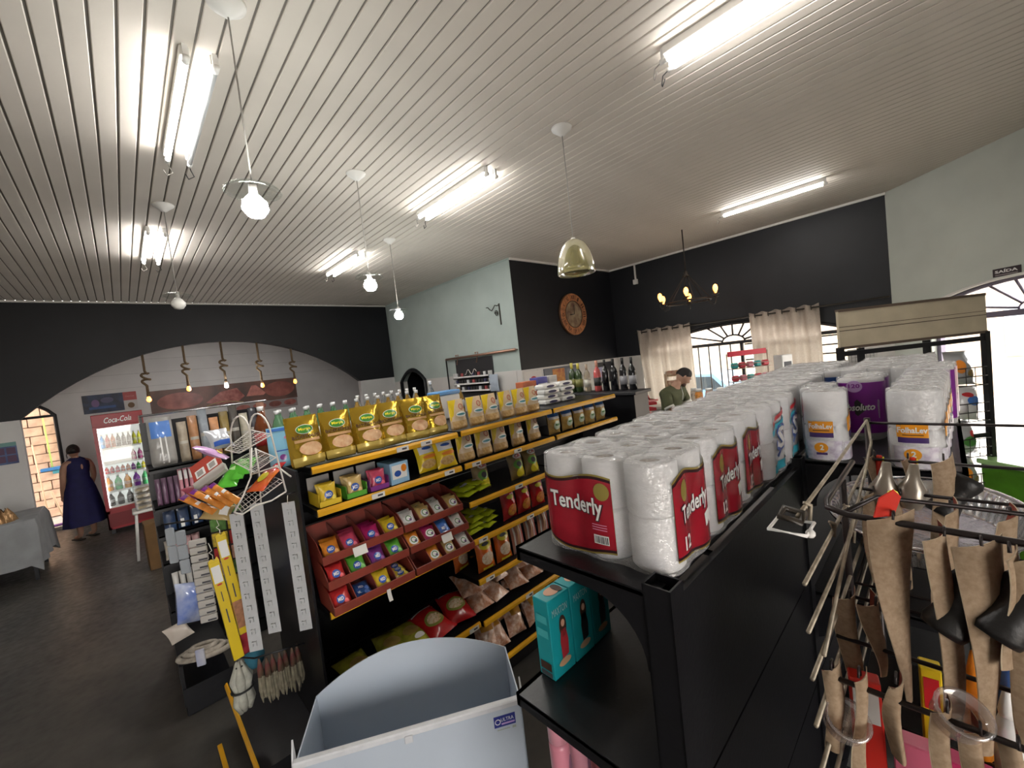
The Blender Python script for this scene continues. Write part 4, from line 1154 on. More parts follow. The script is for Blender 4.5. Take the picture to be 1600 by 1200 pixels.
        obj('blue_label', face_patch(MB(), F(.001), -W / 2 + .012, W / 2 - .02, h * .35, h * .88), mat('royal_blue', (.02, .08, .32), .3), t)
    return t
RZ = -pi / 2
def put(p, x, y, label, rz=RZ, first=False, z=ZT, group=None):
    if first: p.location = (x, y, z); p.rotation_euler = (0, 0, rz); p['label'] = label; return p
    return dup(p, (x, y, z), (0, 0, rz), label)
p = pack('tenderly', 3, 2, .106, .108, 2, 1)
put(p, .807, .527, 'red labelled twelve roll tissue pack at the open front end of the gondola', first=True)
put(p, 1.024, .530, 'red labelled twelve roll tissue pack directly behind the front one', RZ - .02)
put(p, 1.242, .540, 'red labelled twelve roll tissue pack third in line, beside the cyan packs', RZ + .03)
s = pack('scott', 3, 2, .100, .110, 2, 2)
put(s, 1.455, .520, 'white tissue pack with cyan foot and blue letter S, nearer of two', first=True)
put(s, 1.662, .525, 'white tissue pack with cyan foot and blue letter S, farther of two', RZ + .05)
pl = pack('plain', 3, 2, .104, .109, 2, 3)
lab = ['first', 'second', 'third', 'fourth', 'fifth', 'sixth', 'seventh']
for i in range(7):
    f = i == 0
    put(pl, 1.885 + .215 * i, .54 + random.uniform(.015, .03), f'plain white tissue pack on the aisle side, {lab[i]} behind the cyan packs', RZ + random.uniform(-.05, .05), f)
pk = pack('pink', 1, 2, .102, .110, 2, 4)
put(pk, 1.93, .340, 'tissue pack with a raspberry label behind the first orange labelled pack', first=True)
fl = pack('folhalev', 1, 1, .122, .114, 2, 5)
put(fl, 1.715, .290, 'orange labelled tissue pack standing beside the cyan packs', first=True, rz=RZ + .04)
put(fl, 1.690, .070, 'orange labelled tissue pack nearest the wire rack on the outer shelf edge', rz=RZ + .03)
for i in range(4): put(fl, 1.83 + .13 * i, .066 - .004 * i, f'orange labelled tissue pack on the outer shelf edge, {ORD[i + 1]} in its row', rz=RZ + random.uniform(-.06, .06))
ab = pack('absoluto', 1, 2, .14, .116, 2, 6)
put(ab, 2.13, .232, 'bright violet tissue pack between the white packs, in the middle', first=True)
put(ab, 2.45, .045, 'bright violet tissue pack at the end of the outer shelf row', rz=RZ - .05)
put(pl, 2.66, .13, 'plain white tissue pack behind the bright violet one')
bl = pack('blue', 2, 2, .102, .110, 2, 7)
put(bl, 2.16, .275 + .02, 'tissue pack with a royal blue label behind the raspberry one', first=True)
bl.location.x = 2.62; bl.location.y = .36
for i in range(3): put(pl, 2.87 + .215 * i, .19, f'plain white tissue pack at the far outer end, {ORD[i]} from the violet pack', RZ + random.uniform(-.05, .05))

# ------------------------------------------------ hair dye boxes and pink bottles below
m_aqua = mat('aqua_card', (.01, .30, .33), .35, var=.08)
def dye_box(x, y, rz, label, dress):
    t = thing('hair_dye_box', label, 'box', (x, y, 1.356), rz, 'aqua hair dye boxes')
    W, D, Hh = .085, .055, .215
    obj('carton', MB().bev(0, W, -D, 0, 0, Hh, .0015), m_aqua, t)
    fx = lambda a, z: (-.0010, -D + a, z)        # narrow end facing the camera
    fy = lambda a, z: (a, -D - .0010, z)
    # panel on the wide face that faces the camera side
    hair = mat('dark_brown_hair', (.05, .02, .01), .6); skin = mat('printed_skin', (.62, .36, .24), .6)
    g = MB(); put_text(g, 'MAXTON', lambda a, z: fy(W / 2 + a, Hh * .82 + z), .060, .020, 0); obj('lettering', g, mat('silver_print', (.55, .62, .62), .3, metal=.4), t)
    f2 = lambda a, z: (a, -D - .0016, z); f3 = lambda a, z: (a, -D - .0022, z)
    obj('figure_hair', disc_on(MB(), f2, W * .56, Hh * .60, .014, .030), hair, t)
    obj('figure_face', disc_on(MB(), f3, W * .56, Hh * .64, .007, .010), skin, t)
    g = MB(); g.add([f2(W * .56 + a, Hh * b) for a, b in ((-.010, .56), (.010, .56), (.016, .40), (.013, .22), (-.012, .20), (-.015, .42))], [(0, 1, 2, 3, 4, 5)]); obj('figure_dress', g, dress, t)
    obj('sand_patch', disc_on(MB(), f3, W * .5, Hh * .16, .024, .010), mat('printed_sand', (.5, .32, .18), .6), t)
    e = lambda a, z: (-.0016, -D + a, z)
    for k, (z0, z1, mm) in enumerate(((.70, .80, mat('pale_aqua', (.06, .42, .44), .4)), (.52, .62, mat('pale_aqua')), (.10, .20, hair), (.02, .08, m_ink))):
        obj('swatch', rect_on(MB(), e, .008, D - .008, Hh * z0, Hh * z1, 0, 1, 1), mm, t)
    # lid picture
    obj('lid_face', disc_on(MB(), lambda a, b: (a, b, Hh + .0010), W * .55, -D * .5, .026, .018), skin, t)
    obj('lid_hair', disc_on(MB(), lambda a, b: (a, b, Hh + .0016), W * .78, -D * .5, .012, .020), hair, t)
wine = mat('wine_dress', (.35, .02, .03), .6); blk = mat('black_print', (.02, .02, .02))
dye_box(.735, .795, -.02, 'aqua hair dye box with a woman in a wine dress, at the shelf front', wine)
dye_box(.823, .793, .0, 'aqua hair dye box with a woman in a black dress, second in the row', blk)
dye_box(.911, .793, .02, 'aqua hair dye box deepest in the shadow of the shelf', blk)
def shampoo(x, y, c, label, zt=1.30):
    z0 = .981
    t = thing('shampoo_bottle', label, 'bottle', (x, y, z0), .1, 'pink shampoo bottles')
    hh = zt - z0
    def el(r, z, k=0): return r
    mb = MB()
    mb.lathe([(.020, 0), (.026, .004), (.0265, hh * .70), (.025, hh * .74)], 20, X=Matrix.Scale(1.0, 4, (1, 0, 0)))
    obj('bottle_body', mb, mat('pink_plastic_' + c, {'a': (.55, .20, .26), 'b': (.58, .26, .32), 'c': (.42, .12, .14)}[c], .3), t)
    g = MB().lathe([(.0262, hh * .745), (.0262, hh * .96), (.024, hh * .985), (.018, hh)], 20)
    for i, v in enumerate(g.v):      # slanted crown
        if v[2] > hh * .93: g.v[i] = (v[0], v[1], v[2] + v[1] * .35 - .004)
    obj('cap', g, mat('pink_cap_' + c, {'a': (.62, .27, .33), 'b': (.64, .30, .36), 'c': (.45, .15, .16)}[c], .3), t)
    obj('leaf_print', disc_on(MB(), lambda a, z: (a, -sqrt(max(0, .0275 ** 2 - a * a)), z), .006, hh * .45, .010, .06), mat('dull_violet_print', (.22, .10, .16), .5), t)
shampoo(.715, .735, 'a', 'pink shampoo bottle at the front left under the aqua boxes')
shampoo(.772, .720, 'b', 'pink shampoo bottle with a slanted cap, second under the aqua boxes')
shampoo(.838, .715, 'c', 'reddish shampoo bottle, third under the aqua boxes')
shampoo(.905, .710, 'c', 'reddish shampoo bottle deepest under the black shelf')

# ------------------------------------------------ white bin with the arched back
m_bin = mat('white_enamel_sheet', (.46, .515, .585), .35, var=.03, vscale=4)
m_rail = mat('white_bin_rail', (.60, .61, .63), .4, var=.08, vscale=20)
bn = thing('white_bin', 'large white sheet metal bin with an arched back panel in the foreground', 'bin', (.288, 1.63, 0), atan2(1.203 - 1.63, .989 - .288))
BW, BD, BZ = .821, .300, .90
obj('front_panel', MB().box(0, BW, 0, .006, .05, BZ - .012), m_bin, bn)
n = 24
rise = lambda s: .135 * max(0, 1 - ((s / BW - .47) / .53) ** 2) if s / BW > .47 else .135 * max(0, 1 - ((.47 - s / BW) / .47) ** 2)
obj('back_panel', MB().prism([(0, .05), (BW, .05)] + [(BW * (1 - k / n), BZ + rise(BW * (1 - k / n))) for k in range(n + 1)], BD - .005, BD, axis='y'), m_bin, bn)
for x in (0, BW - .005): obj('side_panel', MB().prism([(0, .05), (BD, .05), (BD, BZ), (0, BZ - .01)], x, x + .005, axis='x'), m_bin, bn)
obj('bin_floor', MB().box(.005, BW - .005, .006, BD - .005, .50, .51), m_bin, bn)
obj('front_rail', MB().bev(-.006, BW + .006, -.016, .010, BZ - .020, BZ + .004, .004), m_rail, bn)
for x in (-.010, BW + .004): obj('corner_tab', MB().prism([(-.01, BZ - .03), (.03, BZ - .03), (.025, BZ + .06), (.0, BZ)], x, x + .006, axis='x'), m_rail, bn)
obj('latch', MB().bev(.375, .405, -.020, -.014, BZ - .040, BZ - .012, .002), m_rail, bn)
for x in (.02, BW - .06): obj('foot', MB().box(x, x + .04, .02, BD - .02, 0, .05), m_bl, bn)
st = obj('sticker', MB().box(BW - .115, BW - .030, -.0015, 0, BZ - .098, BZ - .054), mat('sticker_blue', (.02, .03, .22), .4), bn)
g = MB(); put_text(g, 'ULTRA', lambda a, z: (BW - .062 + a, -.0024, BZ - .070 + z), .050, .014); obj('lettering', g, m_bwhite, st)
g = MB().tube([(BW - .100 + .010 * cos(a), -.0022, BZ - .076 + .010 * sin(a)) for a in [2 * pi * k / 16 for k in range(16)]], .0018, 4, closed=True); obj('sticker_ring', g, m_bwhite, st)
g = MB().box(BW - .086, BW - .034, -.0024, -.0016, BZ - .090, BZ - .084); obj('sticker_line', g, mat('lilac', (.55, .35, .65)), st)
obj('small_print', MB().box(BW - .105, BW - .055, -.0008, 0, BZ - .112, BZ - .108).box(BW - .045, BW - .030, -.0008, 0, BZ - .115, BZ - .106), mat('grey_print', (.35, .38, .33), .5), bn)
# ================================================================== wire rack close to the camera
m_wire2 = mat('dark_coated_wire', (.035, .028, .028), .35, metal=.5)
m_wirebeige = mat('worn_beige_wire', (.34, .29, .22), .45, metal=.3, var=.3, vscale=40)
rk = thing('wire_rack', 'tall dark wire rack hung with cardboard backed goods beside the tissue gondola', 'rack', (0, 0, 0))
RY0, RY1 = .15, -.50
def rbar(x, z, r=.0035, y0=RY0, y1=RY1): obj('cross_bar', MB().tube([(x, y0, z), (x, y1, z)], r, 6), m_wire2, rk)
rbar(1.405, 1.938); rbar(1.29, 1.871); rbar(1.135, 1.843); rbar(.725, 1.674, .004); rbar(.84, 1.670); rbar(1.04, 1.641); rbar(.917, 1.486); rbar(.74, 1.50); rbar(.74, 1.30); rbar(1.05, 1.30)
obj('front_hoop', MB().tube([(1.12, .148, 1.905), (.85, .15, 1.905), (.826, .146, 1.902), (.820, .12, 1.896), (.815, RY1, 1.885)], .005, 8), m_wire2, rk)
obj('rear_hoop', MB().tube([(.86, .13, 1.884), (.99, .10, 1.876), (1.0, RY1, 1.872)], .004, 6), m_wire2, rk)
for z in (1.945, 1.845, 1.775, 1.705, 1.635, 1.56, 1.49, 1.42, 1.34, 1.26, 1.18):
    x0 = .652 if z > 1.9 else .66
    obj('side_rung', MB().tube([(x0, RY0, z), (x0 + .25, RY0 - .002, z + .001), (1.41, RY0, z)], .0032, 6), m_wirebeige, rk)
obj('side_curve', MB().tube([(1.41, RY0, 1.945), (1.34, RY0 - .012, 1.90), (1.2, RY0 - .012, 1.86), (.95, RY0 - .01, 1.80), (.70, RY0 - .008, 1.72)], .003, 6), m_wirebeige, rk)
for x, y in ((1.41, RY0), (.66, RY1), (1.41, RY1)): obj('upright', MB().tube([(x, y, 0), (x, y, 1.95)], .007, 6), m_wire2, rk)
obj('upright', MB().tube([(1.0, RY0, 0), (1.0, RY0, 1.90)], .006, 6), m_wire2, rk)
obj('corner_socket', MB().tube([(.640, .144, 1.942), (.664, .144, 1.946), (.664, .168, 1.950), (.640, .168, 1.946)], .005, 6, closed=True), mat('black_socket', (.05, .04, .03), .4), rk)
obj('cable_tie', MB().tube([(.628, .136, 1.930), (.676, .136, 1.930), (.676, .180, 1.930), (.628, .180, 1.930)], .0028, 5, closed=True).ball((.640, .134, 1.929), .006), m_wplast, rk)
for x, z in ((.70, 1.945), (1.0, 1.845), (.86, 1.86), (1.2, 1.80), (1.05, 1.775)):
    obj('frayed_tie', MB().tube([(x - .006, .150, z + .006), (x + .004, .144, z), (x, .146, z - .022)], .003, 5).tube([(x, .15, z), (x + .014, .147, z - .018)], .002, 4), m_wirebeige, rk)
ws = MB()
for k in range(12): ws.tube([(1.06, RY0 - .04 * k, 1.66), (1.60, RY0 - .04 * k, 1.66)], .002, 4)
for x in (1.06, 1.33, 1.60): ws.tube([(x, RY0, 1.662), (x, -.30, 1.662)], .003, 4)
o = obj('wire_shelf', ws, m_wire2, rk)

# cardboard backed goods on the bars
m_kcard = mat('speckled_kraft_card', (.32, .23, .15), .8, col2=(.24, .165, .10), vscale=120, bump=.1)
m_redcard = mat('red_brown_card_face', (.28, .06, .04), .5, var=.3, vscale=20)
m_edge = mat('pale_card_edge', (.58, .47, .33), .8)
m_darkrub = mat('black_rubber', (.012, .011, .011), .45, bump=.2, bscale=60)
m_blister = film_mat('clear_blister', (.90, .82, .78), .25, .08, 10, .1, .12)
def card_mesh(w, h, a0, tw, bend, seed, tip=0.0):
    mb = MB(); nu, nv = 8, 16
    def P(u, v, off):
        z = -h * v
        an = a0 + tw * v
        s = (u - .5) * w * (1 - tip * v ** 2)
        cx = s; cy = bend * ((2 * u - 1) ** 2 - .4) * (1 + .5 * sin(3 * v + seed)) + off
        cy += .006 * sin(v * 4 + seed)
        zz = z + (.02 * (u - .5) if v < .02 else 0)
        return (cx * cos(an) - cy * sin(an), cx * sin(an) + cy * cos(an), zz)
    mb.grid(lambda u, v: P(u, v, 0), nu, nv, 0)
    mb.grid(lambda u, v: P(u, v, .0014), nu, nv, 1, flip=True)
    for (fa, fb) in (((0, 0), (0, 1)), ((1, 0), (1, 1))):
        mb.grid(lambda u, v: P(fa[0], v, .0014 * u), 1, nv, 2)
    mb.grid(lambda u, v: P(v, 0, .0014 * u), 1, nu, 2); mb.grid(lambda u, v: P(v, 1, .0014 * u), 1, nu, 2)
    return mb
def carded(x, y, z, w, h, a0, tw, bend, seed, label, item=None, tip=.0, ix=0.0, iy=0.0, iz=0.5):
    t = thing('carded_utensil', label, 'carded good', (x, y, z), 0, 'cardboard backed goods on the wire rack')
    obj('backing_card', card_mesh(w, h, a0, tw, bend, seed, tip), [m_kcard, m_redcard, m_edge], t)
    obj('hang_hook', MB().tube([(-.010, .0, .0), (-.004, 0, .010), (.004, 0, .009), (.006, 0, -.006)], .0018, 5), m_wire2, t)
    if item == 'drum':
        X = T(ix, iy, -h * iz, .5, .35)
        obj('rubber_drum', MB().lathe([(.006, -.045), (.024, -.045), (.027, -.035), (.022, -.01), (.021, .008), (.027, .022), (.030, .035), (.026, .046), (.006, .048)], 18, X=X), m_darkrub, t)
    elif item == 'cup':
        X = T(ix, iy, -h * iz, .3, -.5)
        obj('clear_cup', MB().lathe([(.004, -.028), (.020, -.026), (.026, -.010), (.027, .012), (.029, .016), (.024, .016), (.022, -.008), (.004, -.022)], 20, X=X), m_blister, t)
    elif item == 'bulb':
        X = T(ix, iy, -h * iz, .1, .1)
        obj('steel_bowl', MB().lathe([(.004, -.035), (.016, -.031), (.023, -.012), (.022, .010), (.012, .030), (.007, .06)], 18, X=X), mat('brushed_steel', (.36, .32, .27), .3, metal=.7, var=.1), t)
    elif item == 'tip':
        obj('red_tip', MB().prism([(-.014, 0), (.010, .004), (.020, .034), (.012, .044), (-.006, .030)], -.002, .002, axis='y', X=T(.006, .010, -.004, 0, 0, -1.2)), mat('glossy_red', (.62, .03, .015), .25), t)
        obj('tip_hole', MB().tube([(.006 * cos(a), 0, .006 * sin(a)) for a in [2 * pi * k / 10 for k in range(10)]], .0014, 4, closed=True, X=T(.012, .0, .032, 0, 0, -1.2)), m_lyel, t)
    elif item == 'handle':
        obj('red_handle', MB().lathe([(.004, -.03), (.007, -.026), (.008, -.01), (.006, .01), (.007, .03), (.004, .036)], 12, X=T(ix, iy, -h * iz, .05, .08)), mat('glossy_red', (.62, .03, .015), .25), t)
        obj('handle_hole', MB().tube([(ix + .006 * cos(a), iy - .009, -h * iz + .026 + .006 * sin(a)) for a in [2 * pi * k / 10 for k in range(10)]], .0012, 4, closed=True), m_lyel, t)
# front hoop
carded(.812, .064, 1.905, .058, .285, -1.15, 1.05, .006, 1, 'large speckled kraft card with a red tip, foremost on the rack', 'tip', .62, .004, .012, -.04)
carded(.812, .012, 1.892, .046, .27, -.35, -.30, .010, 2, 'curled kraft card holding a black drum, second on the front hoop', 'drum', .25, .012, -.012, .40)
carded(.808, -.022, 1.888, .056, .300, -1.05, .85, .012, 3, 'broad leaf shaped kraft card, third on the front hoop', None, .45)
carded(.806, -.046, 1.886, .034, .16, -.3, .3, .008, 4, 'short kraft card with a second black drum behind the leaf shaped card', 'drum', .0, .006, -.004, .52)
carded(.804, -.064, 1.884, .040, .27, -1.2, .5, .010, 5, 'kraft card at the outer end of the front hoop, cut by the picture edge', None, .2)
# second bars
carded(1.135, .118, 1.842, .040, .20, -.5, .2, .010, 6, 'kraft card with a steel ladle bowl, nearest the side rungs', 'bulb', .1, .010, -.016, .0)
carded(1.135, .076, 1.842, .040, .20, -.4, .3, .010, 7, 'kraft card with a steel ladle bowl, second from the side rungs', 'bulb', .1, .010, -.016, .0)
carded(1.29, .128, 1.880, .030, .12, -.5, .2, .006, 8, 'narrow red card standing up behind the ladle bowls', 'handle', .1, .004, -.006, .3)
carded(1.29, .070, 1.880, .026, .12, -.5, .2, .006, 9, 'narrow red card standing up beside the tall twin kraft card', 'handle', .1, .004, -.006, .3)
carded(1.20, .012, 1.905, .050, .20, -.7, -.3, .016, 10, 'tall twin kraft card in front of the orange labelled tissue', 'drum', .2, .020, -.010, .42)
carded(1.00, .006, 1.872, .050, .20, -.2, -.3, .018, 11, 'wine red faced card bulging behind the front cards', None, .1)
carded(1.00, -.060, 1.872, .050, .20, -.3, .3, .018, 12, 'wine red faced card near the aluminium tray edge', None, .1)
# lower bars
carded(.845, .128, 1.745, .036, .13, -.8, .2, .014, 13, 'short curled kraft card on the lower bar by the side rungs', None, .1)
carded(.845, .095, 1.745, .034, .12, -.5, .6, .014, 14, 'forked kraft card beside the short curled one', None, .4)
carded(.725, .138, 1.690, .026, .14, -1.0, .3, .012, 16, 'kraft card with a clear measuring cup at the lower left of the rack', 'cup', .2, -.006, -.012, .55)
carded(.725, .106, 1.694, .022, .18, -.6, .7, .012, 17, 'long wavy kraft card behind the scarlet carton', None, .3)
carded(.725, .066, 1.705, .022, .12, -.4, -.8, .012, 18, 'kraft card with a glossy pale print edge under the large card', None, .3)
carded(.725, .018, 1.690, .026, .17, -.6, .5, .010, 19, 'kraft card with a pale clear cup in the middle of the lower bar', 'cup', .3, .004, -.010, .05)
carded(.725, -.010, 1.676, .026, .20, -.5, -.5, .010, 20, 'kraft card narrowing downward over the pink boxes', None, .6)
carded(.725, -.040, 1.676, .022, .17, -.9, .2, .010, 21, 'kraft card with a white cup at the picture edge', 'cup', .3, .004, -.012, .35)

# oval foil roasting tray
m_foil = mat('crimped_aluminium', (.62, .62, .63), .22, metal=.95, bump=.3, bscale=30)
tr = thing('foil_tray', 'large oval crimped aluminium foil tray behind the rack bars', 'tray', (1.375, .055, 1.668))
def tray_pt(a, k, z, crimp): 
    q = 1 + (crimp * sin(60 * a) if crimp else 0)
    return (.255 * k * q * cos(a), .175 * k * q * sin(a), z)
g = MB(); N = 240
lev = [(.0, .004, 0), (.80, .002, 0), (.84, .010, .004), (.90, .040, .012), (.95, .066, .010), (1.0, .070, 0), (1.03, .068, 0), (1.03, .062, 0)]
vs = [tray_pt(2 * pi * i / N, k, z, c) for k, z, c in lev for i in range(N)]
g.add(vs, [(j * N + i, j * N + (i + 1) % N, (j + 1) * N + (i + 1) % N, (j + 1) * N + i) for j in range(len(lev) - 1) for i in range(N)], 0, True)
obj('tray_wall', g, m_foil, tr)
obj('rolled_rim', MB().tube([(.263 * cos(2 * pi * k / 60), .181 * sin(2 * pi * k / 60), .069) for k in range(60)], .004, 6, closed=True), m_foil, tr)

# goods standing in the lower tier of the rack
obj('lower_tray', MB().box(.70, 1.10, -.45, .14, 1.395, 1.400).box(.70, .704, -.45, .14, 1.395, 1.44), mat('black_tray', (.02, .018, .018), .25), rk)
obj('inner_tray', MB().box(.785, 1.12, -.45, .14, 1.478, 1.482), mat('black_tray'), rk)
def pbox(name, x, y, z, sx, sy, sz, mm, label, rz=0, trim=None, word=None, tilt=0):
    t = thing(name, label, 'box', (x, y, z), 0, rot=(0, tilt, rz))
    obj('carton', MB().bev(-sx/2, sx/2, -sy/2, sy/2, 0, sz, .002), mm, t)
    if trim: obj('printed_panel', MB().box(-sx/2 - .001, -sx/2, -sy/2 + .004, sy/2 - .004, sz * .55, sz * .9), trim, t)
    if word:
        g = MB(); put_text(g, word, lambda a, b: (-sx/2 - .0018, -a, sz * .72 + b), sy * .7); obj('lettering', g, m_bwhite, t)
    return t
m_hot = mat('hot_pink_card', (.62, .04, .16), .35, var=.15); m_rose = mat('rose_card', (.72, .16, .26), .35, var=.15)
pbox('red_carton', .805, .112, 1.484, .03, .040, .145, mat('scarlet_card', (.62, .03, .02), .3), 'upright scarlet carton with a white label behind the measuring cup', .2, m_bwhite, tilt=.1)
pbox('pink_carton', .81, .058, 1.484, .03, .050, .075, m_rose, 'rose carton half hidden behind the wavy card', .1)
pbox('pink_carton', .81, .004, 1.484, .03, .050, .075, m_hot, 'hot pink carton in the middle of the lower tier', -.1, m_rose)
pbox('pink_carton', .81, -.050, 1.484, .03, .050, .075, m_hot, 'hot pink carton at the picture edge of the lower tier', .05, m_rose)
pbox('pink_tin', .735, .070, 1.402, .05, .10, .045, m_rose, 'flat rose box lying along the front lip of the lower tier', .1, m_bwhite)
pbox('pink_tin', .735, -.030, 1.402, .05, .09, .045, m_rose, 'second flat rose box lying along the front lip', -.05, m_bwhite)
pbox('yellow_carton', .90, .040, 1.484, .03, .026, .15, mat('bright_yellow_card', (.80, .58, .02), .3), 'small bright yellow carton under the clear cup', .1, m_red)
def squeeze(x, y, z, hh, mm, cm, label):
    t = thing('sauce_bottle', label, 'bottle', (x, y, z))
    obj('bottle_body', MB().lathe([(.012, 0), (.016, .004), (.016, hh * .6), (.009, hh * .75)], 14), mm, t)
    obj('nozzle', MB().lathe([(.009, hh * .75), (.010, hh * .80), (.004, hh), (.001, hh * 1.02)], 12), cm, t)
squeeze(.93, -.010, 1.484, .175, mat('orange_plastic', (.80, .25, .02), .3), mat('orange_plastic'), 'orange squeeze bottle standing among the hanging cards')
squeeze(.88, -.040, 1.484, .16, mat('milky_plastic', (.75, .74, .72), .3), m_wplast, 'milky white pump bottle near the picture edge')
squeeze(.98, -.050, 1.484, .20, mat('deep_blue_plastic', (.05, .14, .42), .3), m_wplast, 'deep blue bottle behind the milky white one')
squeeze(.93, -.070, 1.484, .15, mat('mustard_plastic', (.72, .42, .02), .35), mat('mustard_plastic'), 'mustard yellow bottle at the picture edge')
pbox('black_case', .735, .155, 1.402, .05, .05, .035, mat('glossy_black_case', (.02, .02, .02), .12), 'glossy black case with a torn white sticker at the bottom of the rack', .1)
n = MB(); n.add([(.700, .145, 1.468), (.700, .085, 1.478), (.7005, .098, 1.415)], [(0, 1, 2)]); n.add([(.699, .145, 1.468), (.699, .085, 1.478), (.6995, .098, 1.415)], [(2, 1, 0)])
tag(obj('torn_sticker', n, m_tagw), 'torn white paper sticker hanging over the glossy black case', 'sticker')
# ================================================================== end of the yellow gondola
FPX = 643.1
def at(u, v, t):
    """world point seen at photo pixel (u, v) at depth t along the camera axis"""
    return Vector((0, 0, CAMZ)) + (RIGHT * ((u - 800) / FPX) + DOWN * ((v - 600) / FPX) + FWD) * t
ec = thing('end_cap_shelf', 'low black end shelf with a yellow price rail at the end of the yellow gondola', 'shelf', (0, 0, 0))
obj('base_deck', MB().box(.29, .59, 2.50, 3.40, .245, .26), m_bl, ec)
obj('plinth', MB().box(.34, .59, 2.52, 3.38, 0, .245), m_bl, ec)
obj('price_rail', MB().prism([(.280, .245), (.272, .250), (.272, .272), (.282, .284), (.290, .284), (.290, .245)], 2.50, 3.42, X=Matrix(((1,0,0,0),(0,0,1,0),(0,1,0,0),(0,0,0,1)))), m_yel, ec)
obj('hanger_arm', MB().tube([(.59, 3.02, 1.50), (.30, 3.02, 1.50), (.10, 3.30, 1.47)], .006, 6), m_bl, ec)
obj('mop_rail', MB().tube([(.59, 2.58, .752), (.36, 2.68, .752), (.28, 2.80, .752)], .005, 6), m_bl, ec)
obj('box_hook', MB().tube([(.59, 2.74, 1.56), (.25, 2.72, 1.56)], .005, 6), m_bl, ec)
t = thing('loose_price_rail', 'loose yellow price rail lying on the dark floor', 'rail', (.19, 3.22, .012), 0)
obj('rail_strip', MB().bev(-.012, .012, -.50, .02, 0, .022, .002), m_yel, t)

# white wire candy rack fixed to the gondola end
m_ww = mat('white_coated_wire', (.74, .71, .66), .4)
wr = thing('candy_wire_rack', 'white three tier wire candy rack with two arches at the gondola end', 'rack', (0, 0, 0))
D2 = 2.0
def wire(name, pts, r=.0042): obj(name, MB().tube(pts, r, 6), m_ww, wr)
A0, A1, A2 = at(361, 690, 2.10), at(391, 676, 2.04), at(424, 680, 1.98)
def arch(p, q, leg1, leg2, hgt):
    pts = [leg1, p]
    for k in range(1, 10):
        a = pi * k / 10
        c = p.lerp(q, (1 - cos(a)) / 2); pts.append(c + Vector((0, 0, hgt * sin(a))))
    return pts + [q, leg2]
wire('arch', arch(A0, A1, at(363, 725, 2.12), at(393, 740, 2.02), .105))
wire('arch', arch(A1, A2, at(391, 740, 2.02), at(447, 768, 1.96), .10))
wire('front_leg', [at(393, 700, 2.02), at(392, 745, 1.96), at(380, 775, 1.92), at(366, 801, 1.90)])
wire('bottom_rail', [at(366, 801, 1.90), at(378, 804, 1.90), at(400, 790, 1.92), at(425, 782, 1.93), at(447, 768, 1.96)])
wire('back_post', [at(399, 700, 2.06), at(405, 740, 2.06), at(408, 790, 2.05)])
for k, (a, b, c, d_) in enumerate((((352, 703), (392, 672), (425, 679), (374, 708)), ((365, 722), (400, 702), (431, 715), (397, 738)), ((362, 782), (418, 740), (443, 752), (378, 800)))):
    dz = 2.0
    P = [at(*a, 2.06), at(*b, 2.14), at(*c, 2.00), at(*d_, 1.93)]
    g = MB(); g.tube(P, .0034, 5, closed=True); s = obj('tray_rim', g, m_ww, wr)
    g = MB()
    for q in range(1, 13): g.tube([P[0].lerp(P[1], q / 13), P[3].lerp(P[2], q / 13)], .0013, 4)
    for q in range(1, 4): g.tube([P[0].lerp(P[3], q / 4), P[1].lerp(P[2], q / 4)], .0013, 4)
    o = obj('tray_wires', g, m_ww, s)
wire('side_wire', [at(391, 742, 2.0), at(437, 727, 1.98)])
wire('tray_stop', [at(430, 727, 2.0), at(455, 745, 2.0)], .004)
# candy in the rack: small pillow packs laid in the trays
def lay_pack(name, cat, u, v, t, w, h, d, mm, decals, label, tilt, rz, group, roll=0.0):
    o = make_bag(name, label, cat, w, h, d, 'pillow', mm, decals, group, seed=(u + v) % 13)
    o.location = at(u, v, t); o.rotation_euler = (tilt, roll, rz)
    return o
gcan = mk('lime_candy_wrap', (.10, .50, .04), .2, bump=.3, bscale=30)
for i, (u, v) in enumerate(((352, 762), (362, 750), (374, 742))):
    lay_pack('candy_pack', 'candy', u, v, 1.97 + .02 * i, .10, .13, .04, gcan, [('shine_patch', mk('pale_lime', (.45, .75, .30), .2), 'disc', 0, .5, .3, .1)], ['bright green candy pack lowest in the wire rack tray', 'bright green candy pack in the middle of its tray', 'bright green candy pack highest in its tray'][i], -1.1, -.6, 'candy in the wire rack')
ocan = mk('orange_candy_wrap', (.75, .28, .05), .2, var=.3, vscale=25, bump=.2)
for i, (u, v, rz) in enumerate(((318, 800, .5), (332, 792, .45), (346, 788, .35), (356, 784, .3))):
    lay_pack('candy_tube', 'candy', u + 18, v, 1.96, .035, .17, .03, ocan, [('purple_tip', m_purple, 'rect', -.45, .45, .84, .98), ('white_mark', m_bwhite, 'rect', -.3, .3, .45, .55)], ['orange candy tube sticking out farthest to the left', 'second orange candy tube with a purple tip', 'third orange candy tube with a purple tip', 'orange candy tube beside the green packs'][i], -.9, rz, 'candy in the wire rack', -.5)
lay_pack('candy_bar', 'candy', 398, 768, 1.94, .09, .16, .03, mk('red_orange_wrap', (.72, .22, .02), .2, col2=(.6, .03, .03), vscale=10), [('yellow_patch', m_lyel, 'disc', 0, .5, .3, .2)], 'red and orange candy bar on the lowest rack tray', -1.1, -.9, 'candy in the wire rack')
lay_pack('candy_bar', 'candy', 418, 748, 2.02, .06, .12, .03, m_bagred, [], 'dark red candy bar behind the wire rack leg', -1.1, -.9, 'candy in the wire rack')
